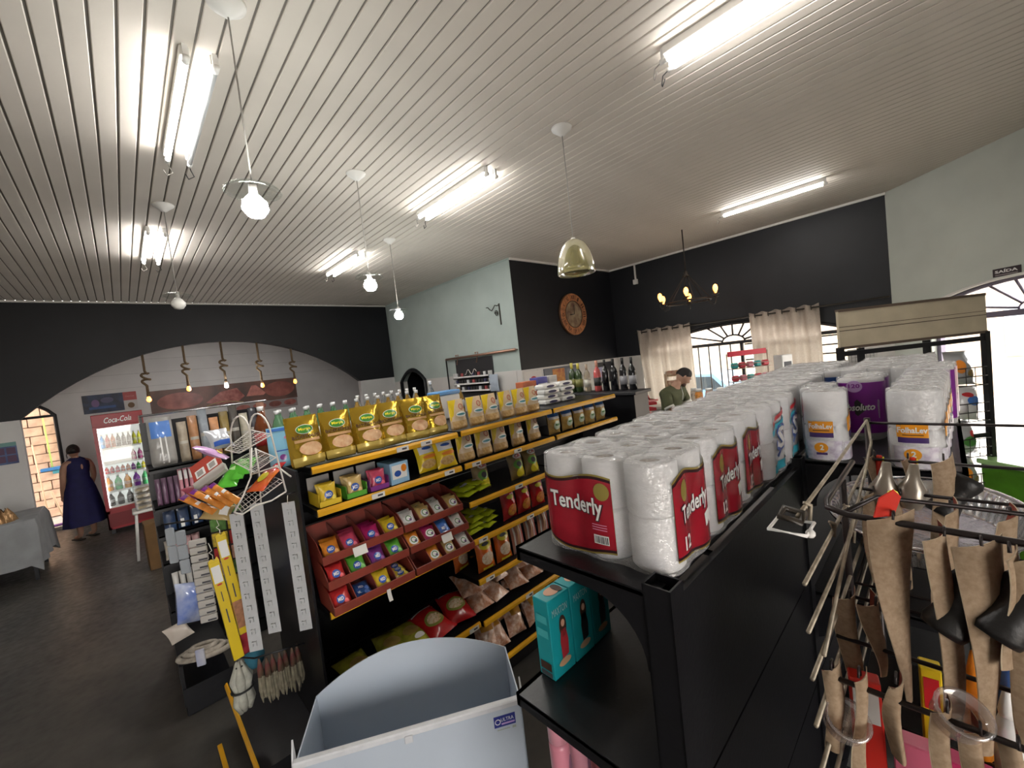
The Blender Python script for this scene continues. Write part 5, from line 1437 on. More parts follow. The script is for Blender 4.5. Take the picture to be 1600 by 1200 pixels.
lay_pack('candy_pack', 'candy', 356, 716, 2.02, .07, .15, .03, mk('lilac_wrap', (.55, .32, .58), .25), [('gold_patch', m_lyel, 'disc', 0, .3, .2, .1)], 'lilac candy pack slipping off the top rack tray', -1.0, 1.2, 'candy in the wire rack')
# red card with two white windows
t = thing('battery_card', 'tilted red card with two white windows sliding off the wire rack', 'card', at(328, 742, 2.05), 0, rot=(-.75, -.55, -.45))
obj('card_sheet', MB().box(-.075, .075, -.004, 0, 0, .12), mk('brick_red_card', (.42, .06, .04), .4), t)
for x in (-.035, .03):
    o = obj('window', MB().box(x - .024, x + .024, -.0055, -.004, .022, .07), m_bwhite, t)
    obj('window_print', MB().box(x - .015, x + .015, -.0065, -.0055, .03, .062), mk('grey_card', (.35, .33, .31)), o)
obj('card_fold', MB().box(-.075, .085, -.02, .0, -.05, -.002), mk('pale_grey_card', (.55, .52, .48), .6), t)
lay_pack('candy_pack', 'candy', 322, 775, 2.08, .12, .10, .05, mk('maroon_wrap', (.30, .05, .08), .3, bump=.2), [], 'maroon candy pack under the tilted red card', -1.0, .5, 'candy in the wire rack')
lay_pack('candy_pack', 'candy', 350, 700, 2.16, .11, .12, .05, mk('silver_wrap', (.60, .62, .66), .2, metal=.4, bump=.3), [('violet_patch', m_blue, 'rect', -.4, .4, .1, .3)], 'silver candy pack behind the left rack arch', -.6, .3, 'candy in the wire rack')
lay_pack('kraft_pack', 'pack', 335, 812, 2.04, .13, .09, .05, mk('tan_paper_pack', (.42, .30, .12), .5), [('white_label', m_bwhite, 'rect', .1, .4, .2, .7)], 'tan paper pack poking out under the orange candy tubes', -.9, -.4, 'candy in the wire rack', .3)

# clip strips hanging from the rack
m_strip = mat('white_plastic_strip', (.50, .51, .52), .35, var=.06, vscale=25)
def clip_strip(x, y, z1, z0, label, ang=-.25, lean=.0):
    t = thing('clip_strip', label, 'clip strip', (x, y, z1), 0, 'white clip strips', rot=(lean, 0.0, ang))
    L = z1 - z0
    obj('strip', MB().box(-.030, .030, -.0012, .0012, -L, 0), m_strip, t)
    clip = MB().box(-.010, -.006, -.010, -.001, -.012, .012).box(.006, .010, -.010, -.001, -.012, .012).box(-.010, .010, -.012, -.009, .004, .012).mesh('strip_clip', m_strip) if 'strip_clip' not in bpy.data.meshes else bpy.data.meshes['strip_clip']
    for k in range(11): link('clip', clip, t, (random.uniform(-.004, .004), 0, -.05 - k * (L - .09) / 10))
    obj('hook', MB().tube([(0, 0, -.012), (0, -.006, .0), (0, 0, .02), (0, .01, .035)], .0022, 5), m_ww, t)
clip_strip(.335, 2.40, 1.63, .935, 'long white clip strip hanging leftmost from the wire rack', -.55, .0)
clip_strip(.425, 2.41, 1.65, .975, 'long white clip strip hanging in the middle from the wire rack', -.55)
obj('strip_hook', MB().tube([(.600, 2.345, 1.668), (.545, 2.335, 1.668)], .004, 5), m_bl, gd)
clip_strip(.548, 2.33, 1.63, .955, 'long white clip strip hanging against the black end panel', -.55)
# hanging yellow long boxes
def long_box(p, q, label, win):
    p, q = Vector(p), Vector(q); d = q - p; L = d.length
    t = thing('long_yellow_box', label, 'box', p, 0, 'hanging yellow boxes')
    t.rotation_mode = 'QUATERNION'; t.rotation_quaternion = Vector((0, 0, -1)).rotation_difference(d)
    obj('carton', MB().bev(-.024, .024, -.020, .020, -L, 0, .002), mk('canary_card', (.72, .52, .01), .35), t)
    obj('torn_flap', MB().prism([(-.024, 0), (.024, 0), (.018, .022), (.004, .006), (-.008, .018), (-.020, .012)], -.020, -.018, axis='y'), mk('canary_card'), t)
    obj('white_window', MB().box(-.019, .019, -.0215, -.020, -.115, -.025), m_bwhite, t)
    obj('red_mark', disc_on(MB(), lambda a, b: (a, -.0215, b), 0, -.125, .012, .005), m_red, t)
    obj('black_print', MB().box(-.003, .003, -.0212, -.020, -L * .62, -L * .48).box(-.004, .0, -.0212, -.020, -L * .40, -L * .30), m_ink, t)
    if win: obj('brown_window', MB().box(-.022, .022, -.0218, -.020, -L * .93, -L * .66), mk('caramel_window', (.40, .18, .09), .4, var=.3, vscale=40), t)
    obj('string', MB().tube([(0, 0, .0), (.004, 0, .03), (-.008, 0, .05), (.006, 0, .055), (0, 0, .10)], .002, 5), m_ww, t)
long_box((.248, 2.70, 1.345), (.292, 2.68, .80), 'long hanging yellow box, left one reaching lower', False)
long_box((.298, 2.74, 1.455), (.338, 2.72, .90), 'long hanging yellow box, right one with a brown window', True)
# dish mops hanging low on the end panel
for i in range(7):
    x = .375 + .030 * i; y = 2.66 - .02 * (i % 2) - .05 * i / 7
    t = thing('dish_mop', f'hanging cotton mop head, {ORD[i]} from the left above the end shelf', 'mop', (x, y, .72), 0, 'hanging mop heads')
    obj('band', MB().lathe([(.016, -.07), (.015, -.03), (.010, .0), (.004, .03)], 10), mk('dull_red_cloth', (.13, .025, .025), .9, col2=(.10, .09, .05), vscale=14), t)
    for k in range(5):
        a = 2 * pi * k / 5 + i; L = .20 + .03 * sin(3 * k + i)
        obj('strand', MB().tube([(0, 0, -.02), (.010 * cos(a), .012 * sin(a), -.08), (.013 * cos(a), .016 * sin(a), -L * .8), (.010 * cos(a), .014 * sin(a), -L)], [.005, .008, .009, .003], 6), mat('dingy_cotton', (.27, .24, .17), .95, var=.25, vscale=30), t)
t = thing('cloth_bundle', 'bundle of white cleaning cloths tied with black bands by the end shelf', 'bundle', (.30, 2.78, .44), .3)
for k in range(6):
    a = 2 * pi * k / 6
    obj('folded_cloth', MB().tube([(.022 * cos(a), .018 * sin(a), .0 + .012 * (k % 3)), (.034 * cos(a), .026 * sin(a), .06), (.026 * cos(a), .02 * sin(a), .13), (.036 * cos(a), .03 * sin(a), .19), (.012 * cos(a), .01 * sin(a), .29)], [.012, .026, .020, .026, .006], 8), mat('off_white_cloth', (.42, .42, .36), .9, var=.25, vscale=20, bump=.3), t)
for z in (.13, .26): obj('tie_band', MB().tube([(.046 * cos(a) * (1.2 if z < .2 else .5), .040 * sin(a) * (1.2 if z < .2 else .5), z) for a in [2 * pi * k / 14 for k in range(14)]], .006, 5, closed=True), m_wire, t)
t = thing('blue_cloth_bundle', 'teal and red cloth bundle hanging behind the yellow boxes', 'cloth', (.375, 2.80, .70), 0)
obj('teal_fold', MB().ball((0, 0, 0), (.055, .04, .07), 12), mat('teal_cloth', (.03, .14, .20), .9, bump=.4, bscale=30), t)
obj('red_fold', MB().ball((-.02, .01, .09), (.05, .04, .07), 12), mat('deep_red_cloth', (.30, .02, .03), .9, bump=.4, bscale=30), t)
# strips of small white packs hanging further back
def pack_strip(x, y, z1, n, dz, w, label, mm, band, ang=-.4):
    t = thing('pack_strip', label, 'pack strip', (x, y, z1), ang, 'hanging strips of packs')
    obj('backing', MB().box(-.012, .012, 0, .002, -n * dz, 0), m_strip, t)
    for k in range(n):
        b = MB().bev(-w/2, w/2, -.016, -.001, -dz * (k + 1) + .004, -dz * k, .004)
        o = obj('pack', b, mm, t)
        if band: obj('black_band', MB().box(-.004, w/2 - .004, -.0175, -.016, -dz * (k + .75), -dz * (k + .55)), m_ink, o)
pack_strip(.222, 3.02, 1.40, 11, .045, .085, 'hanging strip of white packs with black bands behind the yellow boxes', mat('white_pack_card', (.48, .46, .43), .5), True)
pack_strip(.165, 3.25, 1.42, 3, .09, .05, 'short strip of pale grey packs left of the banded strip', mat('pale_grey_pack', (.34, .37, .40), .4), False)
pack_strip(.120, 3.30, 1.44, 2, .11, .045, 'leftmost pale packs hanging beside the far gondola', mat('pale_grey_pack'), False)
t = thing('colour_pack_board', 'hanging board of red and yellow seed packs behind the white clip strips', 'board', (.37, 3.0, .85), -.4)
obj('board', MB().box(-.09, .09, 0, .006, 0, .75), mk('dark_board', (.03, .02, .02), .6), t)
for k in range(8):
    for q in range(2):
        c = [(.45, .03, .03), (.55, .40, .04), (.10, .22, .05), (.55, .30, .22)][(k + q * 3) % 4]
        obj('seed_pack', MB().bev(-.085 + .088 * q, -.005 + .088 * q, -.010, -.001, .02 + .09 * k, .10 + .09 * k, .003), mk(f'seed_{(k + q * 3) % 4}', c, .35, var=.4, vscale=40), t)

# ================================================================== far black gondola on the left
g2 = thing('far_gondola', 'far black shelf gondola with cleaning and household packs behind the wire rack', 'shelf', (0, 0, 0))
GX0, GX1, GY = .085, 1.02, 4.42
obj('back_panel', MB().box(GX0, GX1, GY + .46, GY + .48, .1, 2.05), m_bl, g2)
for x in (GX0 + .02, 1.0): link('post', pm, g2, (x, GY + .46, 0))
for z in (1.68, 1.36, 1.13, .90, .50, .14): shelf_part(g2, GX0, 1.0, GY, GY + .45, z, False)
obj('plinth', MB().box(GX0, GX1, GY + .04, GY + .46, 0, .11), m_bl, g2)
obj('hang_bar', MB().tube([(GX0, GY + .02, 2.12), (.98, GY + .02, 2.12)], .010, 6), mat('chrome_bar', (.5, .5, .52), .25, metal=.9), g2)
obj('bar_bracket', MB().box(GX0, GX0 + .015, GY + .02, GY + .47, 2.06, 2.12), m_bl, g2)
# goods on it
def upright(name, cat, x, y, z, w, d, h, mm, label, group, extra=None, kind='pouch'):
    o = make_bag(name, label, cat, w, h, d, kind, mm, extra or [], group, seed=int(x * 100) % 11)
    o.location = (x, y, z); o.rotation_euler = (-.04, 0, random.uniform(-.1, .1))
G = 'household packs on the far gondola'
upright('blue_brush_bag', 'pack', .20, GY + .05, 1.69, .17, .10, .40, mk('pale_bag_shaded', (.36, .35, .33), .3, var=.2), 'clear bag of blue and white brushes at the end of the far gondola', G, [('blue_brushes', mk('brush_blue', (.08, .22, .62), .4), 'rect', -.40, .40, .58, .92), ('white_stick', m_bwhite, 'rect', -.10, -.04, .05, .6), ('white_stick', m_bwhite, 'rect', .10, .16, .05, .6)])  # bag colour darkened to carry the shade on this gondola
cols = [((.40, .34, .26), 'mixed brown'), ((.45, .22, .10), 'rust'), ((.30, .34, .38), 'slate grey'), ((.62, .30, .14), 'orange'), ((.28, .20, .06), 'olive'), ((.08, .07, .06), 'black'), ((.50, .46, .36), 'cream'), ((.05, .05, .06), 'charcoal'), ((.36, .18, .12), 'chestnut')]
for i, (c, nm) in enumerate(cols):
    upright('household_pack', 'pack', .34 + .075 * i, GY + .06, 1.69, .07, .06, .34 + .04 * (i % 3), mk('pack_' + nm.replace(' ', '_'), c, .35, var=.3, vscale=12), f'tall {nm} household pack on the top shelf of the far gondola', G, [('pale_band', mk('band_tone', (.5, .48, .42), .4), 'rect', -.42, .42, .45, .52)])
for i in range(5):
    upright('pink_brush', 'brush', .28 + .035 * i, GY + .04, 1.37, .03, .03, .27, mk('pink_brush_pack', (.65, .28, .34), .3), f'pink handled brush, {ORD[i]} from the left on the second far shelf', G, [('white_tip', m_bwhite, 'rect', -.4, .4, .66, .95)], 'pillow')
for i in range(4):
    upright('dark_pack', 'pack', .13 + .04 * i, GY + .05, 1.37, .036, .04, .22, mk('plum_pack', (.16, .08, .14), .35, var=.3), f'dim plum coloured pack, {ORD[i]} from the left on the second far shelf', G)
for i in range(5):
    upright('navy_pack', 'pack', .17 + .09 * i, GY + .06, 1.14, .08, .05, .17, mk('navy_pack', (.03, .06, .14), .3, var=.3), f'navy pack, {ORD[i]} from the left on the third far shelf', G, [('pale_label', m_bwhite, 'rect', -.3, .0, .1, .5)] if i in (1, 2) else None)
for i in range(4):
    upright('pink_roll', 'roll', .14 + .06 * i, GY + .06, .91, .058, .055, .16, mk('pale_pink_pack', (.60, .36, .36), .4) if i else mk('cream_pack', (.55, .50, .42), .4), f'pale pink pack, {ORD[i]} from the left on the fourth far shelf', G, None, 'pillow')
for i in range(8):
    upright('white_book', 'pack', .15 + .045 * i, GY + .05, .515, .042, .04, .28, mk('off_white_pack', (.62, .61, .58), .4), f'upright white pack, {ORD[i]} from the left on the low far shelf', G, None, 'pillow')
b = make_bag('blue_clear_bag', 'clear bag with blue pieces resting at the foot of the far gondola', 'bag', .20, .26, .14, 'pillow', mk('clear_blue_bag', (.42, .46, .58), .15, col2=(.12, .18, .45), vscale=8, coat=.5), [], None, 5)
b.location = at(300, 972, 2.75); b.rotation_euler = (-.4, .4, .6)
b = make_bag('pale_round_pack', 'pale clear wrapped pack on the low shelf edge behind the clip strips', 'pack', .14, .13, .06, 'pillow', mk('pale_beige_wrap', (.52, .46, .40), .2, coat=.5), [], None, 6)
b.location = at(285, 985, 2.85) - Vector((0, 0, .06)); b.rotation_euler = (-.9, 0, .4)
t = thing('woven_mat', 'oval beige woven mat roll on the bottom shelf of the far gondola', 'mat', at(318, 1005, 2.85) - Vector((0, 0, .06)), -.4)
for k, r in enumerate((.15, .11, .07)):
    obj('mat_ring', MB().tube([(r * cos(2 * pi * q / 24), r * .45 * sin(2 * pi * q / 24), .02 * k) for q in range(24)], .018, 6, closed=True), mat('braided_straw', (.34, .30, .25), .9, var=.3, vscale=30, bump=.4), t)
obj('paper_tag', MB().bev(-.02, .03, -.10, -.085, -.04, .07, .003), mk('tag_blue_white', (.55, .56, .62), .4, col2=(.15, .18, .45), vscale=6), t)
ld = thing('low_crate_shelf', 'low black crate shelf under the woven mat', 'shelf', (0, 0, 0))
lc = at(300, 1060, 2.95); 
obj('crate_body', MB().bev(.075, .36, 3.75, 4.35, 0, .12, .004), m_bl, ld)
obj('crate_lip', MB().box(.07, .365, 3.74, 3.755, .08, .20), m_bl, ld)
obj('upper_tray', MB().box(.07, .36, 3.76, 4.35, .36, .375).box(.07, .08, 3.76, 4.35, .375, .42), m_bl, ld)
obj('tray_post', MB().box(.07, .09, 3.76, 3.78, .1, .37), m_bl, ld)
obj('tray_post', MB().box(.34, .36, 4.3, 4.32, .1, .37), m_bl, ld)
# ================================================================== back room: fridge, woman, banners, table
m_fred = mat('fridge_red', (.36, .012, .02), .3, var=.08)
fx0, fx1, fy, fh = -.425, .245, 10.25, 2.13
fr = thing('drinks_fridge', 'tall red drinks fridge with a lit glass front and white script lettering', 'fridge', (0, 0, 0))
FD = .66
obj('cabinet', MB().box(fx0, fx0 + .045, fy + .03, fy + FD, .08, fh).box(fx1 - .045, fx1, fy + .03, fy + FD, .08, fh).box(fx0 + .045, fx1 - .045, fy + FD - .04, fy + FD, .08, fh).box(fx0, fx1, fy + .03, fy + FD, 0.08, .44).box(fx0, fx1, fy + .03, fy + FD, 1.93, fh), m_fred, fr)
obj('header', MB().bev(fx0, fx1, fy - .01, fy + .04, 1.92, fh, .006), m_fred, fr)
g = MB(); put_text(g, 'Coca-Cola', lambda a, z: ((fx0 + fx1) / 2 + a, fy - .0115, 2.02 + z + .02 * a), .36, .10, 0, .35, .01); obj('lettering', g, m_bwhite, fr)
obj('door_frame', MB().box(fx0, fx0 + .05, fy, fy + .03, .42, 1.92).box(fx1 - .05, fx1, fy, fy + .03, .42, 1.92).box(fx0 + .05, fx1 - .05, fy, fy + .03, .42, .46).box(fx0 + .05, fx1 - .05, fy, fy + .03, 1.89, 1.92), m_fred, fr)
obj('glass_door', MB().box(fx0 + .05, fx1 - .05, fy + .012, fy + .018, .46, 1.89), film_mat('fridge_glass', (.98, 1, .99), .05, .03, 4, .02), fr)
obj('door_handle', MB().tube([(fx1 - .02, fy - .03, 1.0), (fx1 - .02, fy - .035, 1.35)], .010, 6), m_bl, fr)
obj('light_panel', MB().box(fx0 + .05, fx1 - .05, fy + FD - .06, fy + FD - .045, .47, 1.9), glow('fridge_lamp', (.93, 1.0, .95), .22), fr)
obj('light_strip', MB().box(fx0 + .052, fx0 + .066, fy + .04, fy + .06, .47, 1.9).box(fx1 - .066, fx1 - .052, fy + .04, fy + .06, .47, 1.9), glow('fridge_strip', (.95, 1.0, .97), 1.6), fr)
obj('kick_grille', MB().box(fx0 + .02, fx1 - .02, fy + .028, fy + .04, .12, .36), mat('dark_fridge_red', (.20, .008, .012), .4), fr)
for x in (fx0 + .03, fx1 - .08): obj('foot', MB().box(x, x + .05, fy + .06, fy + FD - .05, 0, .08), m_bl, fr)
zs = (.48, .75, 1.06, 1.24, 1.52)
for z in zs:
    s = obj('shelf', MB().box(fx0 + .05, fx1 - .05, fy + .06, fy + FD - .07, z - .012, z), mat('white_shelf_wire', (.8, .82, .8), .4), fr)
    obj('price_strip', MB().box(fx0 + .05, fx1 - .05, fy + .05, fy + .06, z - .022, z + .008), m_bwhite, s)
# drinks in the fridge
def drink(x, z, h, r, c, label, capc=(.7, .7, .7), y=None):
    t = thing('drink_bottle', label, 'bottle', (x, y or fy + .12, z), 0, 'drinks in the fridge')
    mm = mat('drink_%02x%02x%02x' % tuple(int(q * 255) for q in c), c, .1, coat=.4)
    obj('bottle_body', MB().lathe([(r * .8, 0), (r, .01), (r, h * .55), (r * .85, h * .66), (r * .34, h * .84), (r * .34, h * .92)], 10), mm, t)
    obj('cap', MB().lathe([(r * .4, h * .92), (r * .4, h), (r * .3, h)], 8), mat('cap_%02x%02x%02x' % tuple(int(q * 255) for q in capc), capc, .4), t)
    obj('label_sleeve', MB().lathe([(r * 1.02, h * .28), (r * 1.02, h * .48)], 10), mat('sleeve_%02x%02x%02x' % tuple(int(q * 255) for q in c), tuple(min(1, q * .6 + .25) for q in c), .4), t)
n0 = ['bottom', 'second', 'third', 'fourth', 'top']
rows = [(0, .24, .046, [(.02, .012, .01)] * 5, 'dark cola'),
        (1, .27, .050, [(.80, .30, .02), (.08, .45, .15), (.80, .32, .02), (.25, .05, .45), (.10, .55, .20)], None),
        (2, .13, .030, [(.60, .03, .03), (.50, .02, .02), (.55, .10, .12), (.5, .12, .05), (.6, .2, .05), (.3, .08, .4), (.08, .5, .12), (.7, .65, .05)], None),
        (3, .20, .035, [(.40, .10, .22), (.42, .10, .25)], None),
        (4, .25, .032, [(.10, .35, .75), (.55, .05, .04), (.60, .16, .04), (.04, .03, .03), (.04, .03, .03), (.05, .04, .03), (.60, .62, .05), (.62, .64, .06)], None)]
cn = {0: 'red', 1: 'green', 2: 'blue'}
for ri, h, r, cs, nm in rows:
    n = len(cs)
    for i, c in enumerate(cs):
        x = fx0 + .09 + (.49 * i / max(1, n - 1)) if ri != 3 else fx1 - .20 + .085 * i
        drink(x, zs[ri] + .001, h, r, c, f'drink bottle on the {n0[ri]} fridge shelf, {ORD[i]} from the left')

# banners and posters on the far wall
m_meat = mat('raw_meat_print', (.46, .15, .12), .4, col2=(.20, .06, .045), vscale=3.5)
m_meat2 = mat('marbled_meat_print', (.48, .16, .13), .4, col2=(.26, .06, .05), vscale=9)
bn2 = thing('meat_banner', 'wide dark printed banner of raw meat cuts on the far white wall', 'banner', (0, YB - .012, 0))
obj('sheet', MB().box(.45, 3.46, 0, .008, 1.96, 2.50), mat('dark_banner', (.10, .06, .05), .45, col2=(.22, .10, .075), vscale=2.5), bn2)
fb = lambda a, z: (a, -.003, z)
obj('steak_print', disc_on(MB(), fb, .98, 2.22, .42, .19), m_meat, bn2)
obj('fat_edge', MB().tube([(1.45 + .75 * (k / 10), -.004, 2.02 + .06 * sin(k / 3)) for k in range(11)], .012, 4), mat('fat_print', (.5, .36, .2), .5), bn2)
g = MB(); g.add([fb(*q) for q in ((1.45, 2.10), (1.75, 2.32), (2.1, 2.38), (2.25, 2.16), (2.1, 2.05), (1.7, 2.02))], [tuple(range(6))]); obj('steak_print', g, m_meat2, bn2)
g = MB(); g.add([(a, -.005, z) for a, z in ((2.28, 2.14), (2.42, 2.40), (2.52, 2.40), (2.72, 2.18), (2.66, 2.13))], [tuple(range(5))]); obj('steak_print', g, mat('pink_steak_print', (.60, .22, .18), .4, var=.2, vscale=10), bn2)
obj('ribs_print', disc_on(MB(), fb, 3.05, 2.24, .36, .2), m_meat, bn2)
obj('lower_strip', MB().box(2.0, 3.44, -.006, -.002, 1.74, 1.955), mat('lower_banner', (.32, .26, .25), .45), bn2)
for k in range(4): obj('cut_print', disc_on(MB(), lambda a, z: (a, -.009, z), 2.18 + .36 * k, 1.86, .15, .075), m_meat2 if k % 2 else m_meat, bn2)
sg = thing('drinks_poster', 'dark drinks poster with a red corner above the red fridge', 'poster', (0, YB - .012, 0))
obj('sheet', MB().box(-.585, .03, 0, .008, 2.16, 2.54), mat('night_poster', (.012, .016, .03), .4, col2=(.03, .05, .12), vscale=6), sg)
obj('red_panel', MB().box(.03, .245, 0, .008, 2.36, 2.54), mat('poster_red', (.40, .06, .06), .4), sg)
obj('pale_panel', MB().box(.03, .245, 0, .008, 2.16, 2.36), mat('poster_pale', (.55, .52, .50), .4), sg)
obj('figure_print', disc_on(MB(), fb, -.40, 2.36, .06, .08), mat('poster_violet', (.20, .12, .26), .5), sg)
obj('figure_print', disc_on(MB(), fb, -.22, 2.41, .10, .06), mat('poster_slate', (.10, .10, .18), .5), sg)
obj('blue_streak', MB().box(-.50, -.10, -.003, 0, 2.24, 2.29), mat('poster_blue', (.06, .12, .30), .5), sg)
obj('burger_print', disc_on(MB(), fb, .14, 2.25, .055, .06), mat('burger_print', (.16, .09, .04), .5), sg)
g = MB(); put_text(g, 'Coca-Cola', lambda a, z: (.135 + a, -.003, 2.45 + z), .14, .035, 0, .3); obj('lettering', g, mat('poster_pink', (.62, .30, .28), .5), sg)
ps = thing('blue_poster', 'small blue grid poster on the white pier at the left picture edge', 'poster', (0, YA - .012, 0))
obj('sheet', MB().box(-1.62, -1.245, 0, .008, 1.55, 1.88), mat('blue_poster_print', (.10, .16, .32), .5, col2=(.06, .08, .20), vscale=9), ps)
obj('green_strip', MB().box(-1.62, -1.245, -.002, 0, 1.82, 1.88), mat('teal_strip', (.16, .32, .30), .5), ps)
for i in range(2):
    for k in range(2): obj('photo_print', MB().box(-1.46 + .11 * i, -1.37 + .11 * i, -.002, 0, 1.58 + .12 * k, 1.68 + .12 * k), mat('photo_dark', (.10, .05, .10), .5), ps)
# broom and tools outside the back door
def broom(x, y, z0, z1, mm, head, label):
    t = thing('broom', label, 'broom', (x, y, z0), 0, 'tools outside the back door')
    obj('handle', MB().tube([(0, 0, .06), (-.03, .06, z1 - z0)], .014, 8), mm, t)
    obj('head', MB().bev(-.18, .18, -.03, .03, 0, .07, .008), head, t)
broom(-1.25, 13.46, 1.03, 2.22, mat('lime_handle', (.42, .60, .15), .4), mat('blue_bristle', (.04, .18, .42), .7), 'lime handled broom with a blue head propped up outside the back door')
broom(-1.08, 13.48, .95, 2.10, mat('mint_handle', (.35, .55, .42), .4), mat('teal_bristle', (.05, .25, .3), .7), 'mint green handled squeegee beside the lime broom')
t = thing('wooden_stick', 'pale wooden stick leaning by the back doorway', 'stick', (-1.40, 13.30, 0))
obj('stick', MB().tube([(0, 0, 0), (-.09, .2, 1.65)], .014, 6), mat('pale_wood', (.62, .46, .30), .6), t)
t = thing('wooden_stick', 'short wooden plank end leaning low outside the back door', 'stick', (-1.15, 12.8, .05))
obj('stick', MB().tube([(0, 0, 0), (-.12, .08, .60)], .02, 6), mat('pale_wood'), t)

# cloth covered table at the left edge
ct = thing('cloth_table', 'table draped in a grey cloth at the left edge of the picture', 'table', (-1.62, 9.15, 0))
tw, td, tz = .56, .50, .84
obj('table_top', MB().box(-tw, tw, -td, td, tz - .03, tz), mat('table_board', (.3, .25, .2), .6), ct)
for sx in (-1, 1):
    for sy in (-1, 1): obj('leg', MB().box(sx * (tw - .05) - .02, sx * (tw - .05) + .02, sy * (td - .05) - .02, sy * (td - .05) + .02, 0, tz - .03), m_bl, ct)
tc = thing('table_cloth', 'grey cloth hanging in folds over the left table', 'tablecloth', (-1.62, 9.15, tz))
N = 64; vs = []; fs = []
def edge(k, f):
    a = 2 * pi * k / N; c, s = cos(a), sin(a); q = max(abs(c), abs(s))
    return (tw + .015) * c / q * f, (td + .015) * s / q * f
for j, (f, z, wv) in enumerate(((0, .004, 0), (.98, .004, 0), (1.0, -.004, 0), (1.02, -.10, .012), (1.03, -.30, .03), (1.04, -.52, .045), (1.05, -.62, .055))):
    for k in range(N):
        x, y = edge(k, f); w = 1 + wv * sin(k * 2 * pi / 6.4)
        c = 1 if k % 16 == 8 else 0
        vs.append((x * w * (1 + .03 * c * (j > 2)), y * w * (1 + .03 * c * (j > 2)), z - (.10 if (c and j == 6) else 0)))
fs = [(j * N + k, j * N + (k + 1) % N, (j + 1) * N + (k + 1) % N, (j + 1) * N + k) for j in range(6) for k in range(N)]
obj('cloth', MB().add(vs, fs, 0, True), mat('grey_cloth', (.30, .31, .32), .9, var=.1, vscale=6, bump=.2, bscale=80), tc)
bw = thing('foil_gift', 'crinkled bronze foil wrapped hamper on the grey cloth', 'hamper', (-1.38, 8.88, tz + .006))
obj('foil_wrap', MB().grid(lambda u, v: ((.15 + .02 * sin(9 * u * 2 * pi)) * cos(2 * pi * u) * (1 - v * .5), (.15 + .02 * cos(7 * u * 2 * pi)) * sin(2 * pi * u) * (1 - v * .5), .16 * v ** .7 + .03 * sin(11 * u * 2 * pi) * v), 36, 5), mat('bronze_foil', (.38, .22, .10), .25, metal=.6, bump=.8, bscale=25), bw)
# stool with a stack of cake boxes, brown carton
sl = thing('white_stool', 'white plastic stool with splayed legs carrying cakes near the fridge', 'stool', (.12, 8.25, 0))
obj('seat', MB().bev(-.20, .20, -.18, .18, .66, .70, .01), m_wplast, sl)
for sx in (-1, 1):
    for sy in (-1, 1): obj('leg', MB().tube([(sx * .16, sy * .14, .66), (sx * .21, sy * .19, 0)], .020, 6), m_wplast, sl)
for k in range(4):
    t = thing('cake_tray', ['bottom', 'second', 'third', 'topmost'][k] + ' clear cake tray in the stack on the white stool', 'tray', (.12, 8.25, .702 + .082 * k), 0, 'stacked cake trays')
    obj('cake', MB().bev(-.14, .14, -.12, .12, .004, .05, .02), mat('yellow_sponge_cake', (.50, .38, .16), .7, var=.3, vscale=14), t)
    obj('clear_lid', MB().bev(-.16, .16, -.14, .14, 0, .078, .015), film_mat('tray_plastic', (.95, .95, .95), .2, .1, 12, .3, .15), t)
bx = thing('brown_carton', 'plain brown cardboard carton standing on the floor by the stool', 'box', (.16, 7.55, 0), .05)
obj('carton', MB().bev(-.15, .17, -.14, .18, 0, .62, .004), mat('brown_cardboard', (.16, .085, .028), .7, var=.12), bx)
obj('tape', MB().box(-.02, .03, -.142, -.140, .0, .62), mat('parcel_tape', (.24, .15, .06), .3), bx)
sk = thing('wooden_crutch', 'thin wooden stick leaning against the brown carton', 'stick', (.30, 7.1, 0))
obj('stick', MB().tube([(.04, 0, 0), (-.06, .1, .55)], .012, 6), mat('pale_wood'), sk)
# ================================================================== people
def skin_mesh(name, verts, edges, radii, mm, sub=2):
    me = bpy.data.meshes.new(name)
    me.from_pydata(verts, edges, [])
    ob = bpy.data.objects.new(name + '_tmp', me); COL.objects.link(ob)
    md = ob.modifiers.new('skin', 'SKIN'); md.use_smooth_shade = True
    me.skin_vertices.new() if not me.skin_vertices else None
    for i, r in enumerate(radii):
        sv = me.skin_vertices[0].data[i]
        sv.radius = r if isinstance(r, (tuple, list)) else (r, r)
        sv.use_root = (i == 0)
    sb = ob.modifiers.new('sub', 'SUBSURF'); sb.levels = sub; sb.render_levels = sub
    dg = bpy.context.evaluated_depsgraph_get()
    out = bpy.data.meshes.new_from_object(ob.evaluated_get(dg))
    out.name = name
    bpy.data.objects.remove(ob)
    out.materials.clear(); out.materials.append(mm)
    out.polygons.foreach_set('use_smooth', [True] * len(out.polygons))
    return out
def chain(V, E, Rr, start, pts):
    prev = start
    for p, r in pts:
        V.append(p); Rr.append(r)
        if prev is not None: E.append((prev, len(V) - 1))
        prev = len(V) - 1
    return prev
